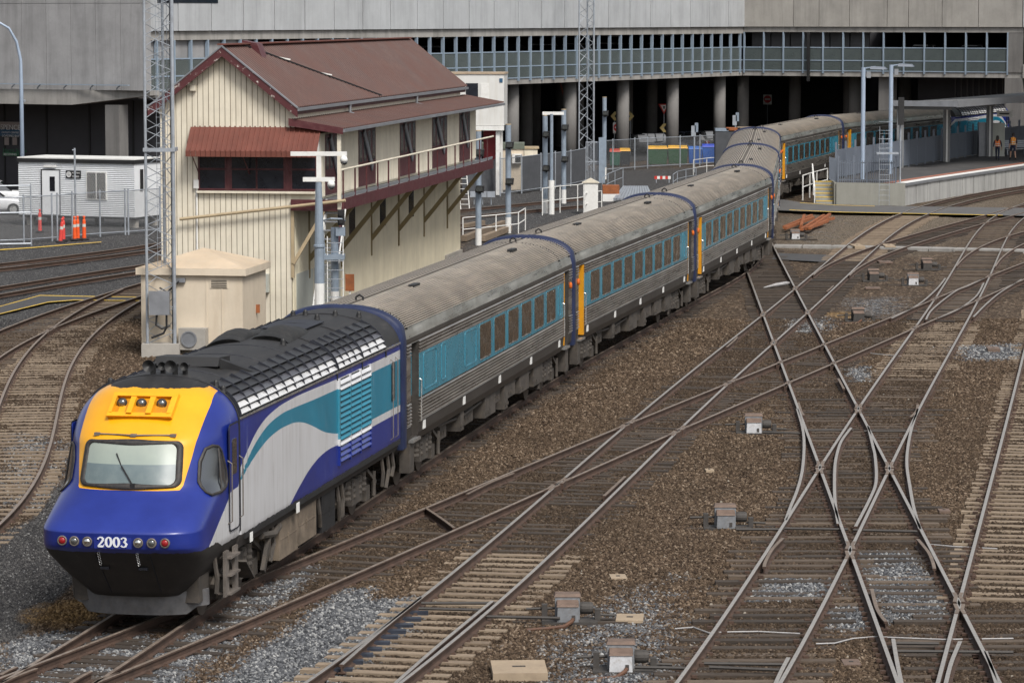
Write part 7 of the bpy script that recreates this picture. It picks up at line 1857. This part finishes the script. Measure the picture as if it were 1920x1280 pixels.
# road signs under the building
def sign_post(px, py, d, kind, label):
    p = A(px, py, d); t = thing('road_sign', label, 'sign', p, -.1, 'signs under the car park')
    if kind == 'noentry':
        MB().box(-.36,.36,-.02,0,-.42,.42).build('board', M['white_paint'], t); MB().lathe([(.32,-.03),(.32,-.021)], (0,0,.03), 20, 'y').build('red_disc', paint('sign_red', (.48,.02,.02), .5), t); MB().box(-.22,.22,-.036,-.03,-.03,.09).build('bar', M['white_paint'], t); put_text('NO ENTRY', .12, M['sign_red2'] if 'sign_red2' in M else M['dim_board'], t, (-.3,-.03,-.40))
    elif kind == 'tri':
        MB().prism([(-.45,.38),(.45,.38),(0,-.45)], -.02, 0, 'y').build('red_triangle', paint('sign_red', (.48,.03,.02), .5), t); MB().prism([(-.29,.29),(.29,.29),(0,-.25)], -.03, -.02, 'y').build('white_triangle', M['white_paint'], t); MB().prism([(-.08,.2),(.1,.2),(.04,-.04),(-.05,.0)], -.036, -.03, 'y').build('symbol', M['black'], t)
    else:
        s = 1 if kind == 'right' else -1
        MB().prism([(-.3*s,.35),(.0,.35),(.3*s,0),(.0,-.35),(-.3*s,-.35),(0,0)][::s], -.02, 0, 'y').build('arrow', paint('arrow_yellow', (.72,.55,.22), .5), t)
    MB().tube([(0,.03,0),(0,.03,-(p.z+.2))],.03,6).build('post', M['steel_grey'], t)
sign_post(1158,240,259,'noentry','no entry sign left of the third column'); sign_post(1394,211,276,'noentry','no entry sign on the column nearest the coach roofs'); sign_post(1439,187,285,'noentry','no entry sign deep in the shade under the car park')
sign_post(1245,204,266,'tri','red and white give way triangle under the car park'); sign_post(1152,218,264,'left','yellow arrow pointing left beside the no entry sign'); sign_post(1182,218,264,'right','yellow arrow right of the third column'); sign_post(1244,240,266,'left','yellow arrow below the give way triangle')
for px, py, d, lab in ((1302,245,236,'thin sign post with small blank plates near the blue bins'),(1379,225,250,'thin sign post with small blank plates by the far coach roofs')):
    p = A(px,py,d); t = thing('sign_post', lab, 'sign', (p.x,p.y,-.2)); MB().tube([(0,0,0),(0,0,p.z+.5)],.06,8).build('post', M['steel_grey'], t); MB().box(-.22,.1,-.08,-.05,p.z-.2,p.z+.55).build('plate', M['steel_grey'], t); MB().box(.02,.26,-.08,-.05,p.z+.1,p.z+.75).build('plate', M['pole_blue'], t)
for i, (px, py, rz, c) in enumerate(((1235,287,.2,1),(1275,284,2.9,3),(1330,282,.1,5),(1200,290,.3,5))):
    p = G(px, py, -.2); make_car('parked_car', ['dark car parked in the shade behind the green bins','navy car parked in the shade behind the blue bins','black car parked in the shade near the coach roofs','very dark car parked in the shade behind the black bin'][i], p, rz, cols[c], 'cars under the car park', 4.6, 1.85, 1.65)
MB2 = thing('flat_bed_load', 'flat load of blue and rusty pallets above the bins', 'load', A(1368,243,228)); 
for k, mt in enumerate(('pole_blue','rust','timber_tan')): MB().box(-1.0+k*.75,-.1+k*.8,-.6,.6,-.10+.05*k,.08+.05*k).build('pallet', M[mt], MB2)
MB().box(-1.0,1.8,-.6,.6,-3.0,-.14).build('load_body', M['shade_cloth'], MB2)
t = thing('leaning_pole', 'long thin red pole leaning beside the far lattice mast', 'pole', G(1081,300,-.2)); MB().tube([(0,0,0),(-.3,0,2),(-1.25,.2,5.9)],.05,6).build('pole', paint('pole_red', (.30,.10,.07), .6), t)
# ------------------------------------------------------------------ trackside things
M['chair_blue'] = paint('slide_chair', (.035,.042,.06), .45, .3, .3, 5)
M['pm_brown'] = paint('machine_brown', (.15,.105,.082), .75, .1, .25, 4, (.08,.05,.035), .5); M['pm_grey'] = paint('machine_grey', (.19,.20,.215), .65, .1, .2, 4, (.09,.07,.055), .5); M['pm_white'] = paint('machine_white', (.50,.51,.53), .6, 0, .12, 5, (.24,.20,.16), .55); M['pm_dark'] = paint('machine_dark', (.055,.05,.046), .7, .2, .3, 4); M['hose'] = paint('rusty_hose', (.085,.04,.022), .7, 0, .3, 5)
def point_machine(px, py, front, label, side=1, hose=False):
    t = thing('point_machine', label, 'point machine', G(px,py,-.18), random.uniform(-.04,.04), 'point machines'); t.scale = (.76,.76,.76)
    MB().box(-.62,.72,-.34,.34,-.02,.05).build('base_plate', M['pm_dark'], t)
    MB().hexa([(-.26,-.34,.05),(.26,-.34,.05),(.26,.0,.05),(-.26,.0,.05),(-.24,-.34,.42),(.24,-.34,.42),(.24,.0,.50),(-.24,.0,.50)]).build('front_case', M[front], t)
    MB().hexa([(-.27,-.36,.42),(.27,-.36,.42),(.27,.02,.50),(-.27,.02,.50),(-.25,-.34,.455),(.25,-.34,.455),(.25,.02,.535),(-.25,.02,.535)]).build('front_lid', M['pm_brown'], t)
    MB().box(-.30,.30,.03,.42,.05,.60).build('rear_case', M['pm_grey'] if front != 'pm_dark' else M['pm_dark'], t); MB().hexa([(-.33,.01,.60),(.33,.01,.60),(.33,.45,.60),(-.33,.45,.60),(-.29,.05,.67),(.29,.05,.67),(.29,.41,.67),(-.29,.41,.67)]).build('rear_lid', M['pm_brown'], t)
    MB().lathe([(.02,.30),(.14,.31),(.15,.36),(.15,.55),(.13,.62),(.02,.63)], (0,.22,.30), 14, 'x').build('motor', M['pm_dark'], t)
    MB().box(.10,.18,-.36,-.34,.10,.22).build('latch', M['pm_dark'], t)
    m = MB(); m.tube([(-.26,.2,.30),(-1.0,.2,.28)],.035,6); m.build('drive_rod', M['pm_dark'], t); MB().tube([(.6,.1,.16),(1.15,.1,.14)],.035,6).build('drive_rod', M['pm_dark'], t); MB().box(-.62,-.48,.1,.3,.05,.40).build('crank', M['pm_dark'], t); MB().box(.66,.80,.0,.22,.0,.30).build('crank', M['pm_dark'], t)
    for y in (-.05,.32): MB().box(-1.35,1.45,y-.12,y+.10,-.06,.02).build('bearer', M['timber_dark'], t)
    if hose: MB().tube([(.12,-.36,.12),(.08,-.55,.10),(-.1,-.75,.02),(-.5,-.9,.0),(-1.0,-1.0,-.02)],.05,7).build('hose', M['hose'], t)
    return t
point_machine(1064,1165,'pm_grey','grey point machine with rusty hose beside the tan sleepers',hose=True); point_machine(1164,1258,'pm_white','white fronted point machine at the bottom edge with thick rusty hose',hose=True)
point_machine(1360,990,'pm_grey','grey brown point machine left of the double slip'); point_machine(1413,812,'pm_white','white fronted point machine above the double slip'); point_machine(1609,603,'pm_dark','dark point machine beside the orange stained ballast',hose=True)
point_machine(1712,535,'pm_white','white fronted point machine near the far double slip'); point_machine(1638,527,'pm_dark','brown topped point machine left of the far double slip'); point_machine(1738,506,'pm_dark','small brown topped point machine above the far slip'); point_machine(1491,449,'pm_white','white fronted point machine below the rusty scrap pile')
# stretcher rods across the switches
def rod(px0, py0, px1, py1, key, r=.03, z=-.06):
    MB().tube([G(px0,py0,z),G(px1,py1,z)],r,6).build('stretcher_rod', M['pm_dark'], TOBJ[key])
for (a, b, c, d, k) in ((790,1130,930,1130,'T3'),(785,1140,900,1143,'T3'),(900,1155,1050,1158,'T3'),(1470,990,1590,992,'T5'),(1600,993,1720,996,'T5'),(1380,992,1470,992,'T5'),(1430,810,1500,812,'T5'),(1510,806,1600,806,'T5'),(1620,808,1720,808,'T5'),(1320,1243,1480,1245,'T5'),(1330,1250,1480,1256,'T5'),(1680,1205,1760,1206,'T4'),(1680,1220,1900,1222,'T4'),(1520,525,1580,526,'T7'),(1792,505,1860,506,'T5'),(1700,598,1790,603,'T2'),(1190,1250,1290,1252,'T5')): rod(a,b,c,d,k)
# slide chairs (blue black) of the near turnout
for k in range(9):
    p = G(640+150*(1-k/8.0)*1.0, 1262-k*13.2, -.15) if False else None
for i, (zx, zy) in enumerate(((30,1205),(90,1160),(145,1122),(195,1090),(240,1055),(285,1022),(330,990),(372,958),(415,922),(455,888))):
    p = G(640+zx/Z_, 850+zy/Z_, -.13); MB().box(p.x-.28,p.x+.10,p.y-.09,p.y+.09,-.17,-.10).build('slide_chair', M['chair_blue'], TOBJ['T3'])
# pit lids, boards, pads
def pad(px, py, w_, l_, h, mat, label, name='pit_lid', cat='pit lid'):
    p = G(px,py,-.19); t = thing(name, label, cat, p, random.uniform(-.08,.08)); MB().box(-w_/2,w_/2,-l_/2,l_/2,0,h).build('lid', M[mat], t)
    m = MB(); m.box(-w_*.12,w_*.12,-.03,.03,h,h+.012); m.build('lifting_slot', M['pm_dark'], t); return t
M['ply'] = paint('weathered_board', (.32,.25,.175), .8, 0, .15, 2, (.19,.145,.10), .5)
pad(973,1264,.92,1.15,.14,'ply','large tan pit lid at the bottom edge of the photo'); pad(1181,1161,.5,.7,.05,'ply','tan board lying between two point machines'); pad(1159,1083,.32,.5,.04,'ply','small tan board on grey stones'); pad(1596,1243,.3,.5,.03,'pm_brown','brown hatch flush in the ballast at lower right'); pad(1330,884,.2,.35,.06,'ply','small tan block on the brown ballast'); pad(1770,960,.25,.4,.06,'pm_brown','small brown cover right of the double slip'); pad(1862,660,.4,.8,.15,'pm_brown','brown cover beside the grey stones at right'); pad(1659,493,.6,.9,.08,'pm_brown','flat brown lid above two point machines'); pad(1636,541,.6,.8,.05,'pm_brown','flat brown lid below the far point machines')
for px, lab in ((1607,'left white crossing pad on the cable trough'),(1666,'right white crossing pad on the cable trough')): pad(px,466,.5,1.6,.17,'ply',lab,'crossing_pad','pad')
# cable trough across the yard, asphalt crossing
ct = MB(); P = [G(1452,460,-.1),G(1560,461,-.1),G(1700,464,-.1),G(1930,469,-.1)]
tr = thing('cable_trough', 'long grey concrete cable trough crossing the yard right of the train', 'cable trough'); 
for a, b in zip(P[:-1], P[1:]):
    n = max(1, int((b-a).length/1.0))
    for k in range(n): p, q = a.lerp(b, k/n), a.lerp(b, (k+.96)/n); MB().bar(p+Vector((0,0,-.06)), q+Vector((0,0,-.06)), 1.1, .16).build('trough_lid', M['trough'] if 'trough' in M else M['beam_conc'], tr)
M['asphalt_light'] = paint('asphalt_light', (.095,.093,.092), .9, 0, .2, .8, (.06,.06,.06), .4)
cx_ = thing('asphalt_crossing', None, None); cx_['kind'] = 'structure'; cx_.name = 'crossing'
strip([(1455,372),(1500,379),(1570,383.5),(1697,386.5),(1930,390)], [(1455,394),(1500,396),(1570,397.5),(1697,400),(1930,405)], -.035, M['asphalt_light'], 'crossing_surface', cx_)
for dy0, dy1, P_ in ((-.5,.4,[(1480,393.5),(1570,397.5),(1697,400),(1880,403.5)]),(-.3,.4,[(1500,380),(1570,384.5),(1640,386.5)])): strip([(x,y+dy0) for x,y in P_], [(x,y+dy1) for x,y in P_], -.029, M['yellow_line'], 'edge_line', cx_)
st2 = strip([(1452,474),(1565,478)], [(1448,486),(1545,491)], -.16, M['asphalt'], 'walkway', None); tag(st2, kind='structure')
# rusty scrap
sc_t = thing('scrap_pile', 'pile of rusty steel offcuts beside the asphalt crossing', 'scrap pile', (0,0,0))
for i, (x0,y0,x1,y1) in enumerate(((1470,426,1522,404),(1472,428,1525,408),(1502,424,1508,404),(1500,428,1540,420),(1503,430,1545,404),(1518,428,1556,402),(1525,418,1563,409),(1512,429,1552,414))):
    MB().bar(G(x0,y0,.0+.05*(i%3)), G(x1,y1,.02+.06*(i%3)), .14, .14).build('steel_bar', M['rust'], sc_t)
# white pipe debris, cables, litter
M['pale_pvc'] = paint('pale_conduit', (.34,.335,.34), .6, 0, .1, 3, (.2,.17,.14), .5)
t = thing('crushed_pipe', 'crushed pale blue white pipe lying by the train bend', 'debris', (0,0,0)); MB().tube([G(1432,539,-.12),G(1455,534,-.10),G(1475,531,-.1),G(1484,531,-.12)],[.02,.07,.08,.04],7).build('pipe', M['pale_pvc'], t)
for i, (pts, lab) in enumerate((([(1265,1178),(1300,1175),(1330,1186),(1360,1184),(1420,1183),(1500,1187)],'pale conduit lying across the ballast at lower centre right'),([(1530,1206),(1565,1205),(1600,1196),(1640,1193),(1770,1198),(1900,1196)],'pale conduit running between sleepers at lower right'),([(1630,662),(1650,664),(1690,668)],'short pale cable near the third crossing'),([(1745,1020),(1790,1024),(1870,1028)],'thin pale cable across the right hand sleepers'))):
    t = thing('surface_conduit', lab, 'conduit', (0,0,0)); MB().tube([G(x,y,-.14) for x,y in pts],.014,6).build('cable', M['pale_pvc'], t)
# loose litter stones and scraps (uncountable)
m = MB(); rnd = random.Random(11)
for k in range(130):
    px, py = rnd.uniform(900,1900), rnd.uniform(520,1270); p = G(px,py,-.17); s = rnd.uniform(.012,.032)
    m.hexa([(p.x-s,p.y-s*.7,p.z-.02),(p.x+s,p.y-s*.6,p.z-.02),(p.x+s*.8,p.y+s,p.z-.02),(p.x-s*.9,p.y+s*.7,p.z-.02),(p.x-s*.6,p.y-s*.4,p.z+s*.5),(p.x+s*.6,p.y-s*.4,p.z+s*.6),(p.x+s*.4,p.y+s*.5,p.z+s*.5),(p.x-s*.5,p.y+s*.4,p.z+s*.55)])
o = m.build('pale_litter', M['pale_litter'] if 'pale_litter' in M else paint('pale_litter', (.26,.23,.19), .9, 0, .4, 3), None); tag(o, kind='stuff')
o['label'] = 'pale scraps and stones scattered over the ballast'
# short back track behind the signal box end
for k, (a, b) in enumerate((((858,393),(1098,370)),((858,406),(1098,384)))):
    if k == 0: bt = thing('railway_track', 'short rusty track crossing behind the signal box end', 'railway track')
    rail_obj([G(a[0],a[1]), G((a[0]+b[0])/2,(a[1]+b[1])/2), G(b[0],b[1])], 'rail_rusty_head', bt)
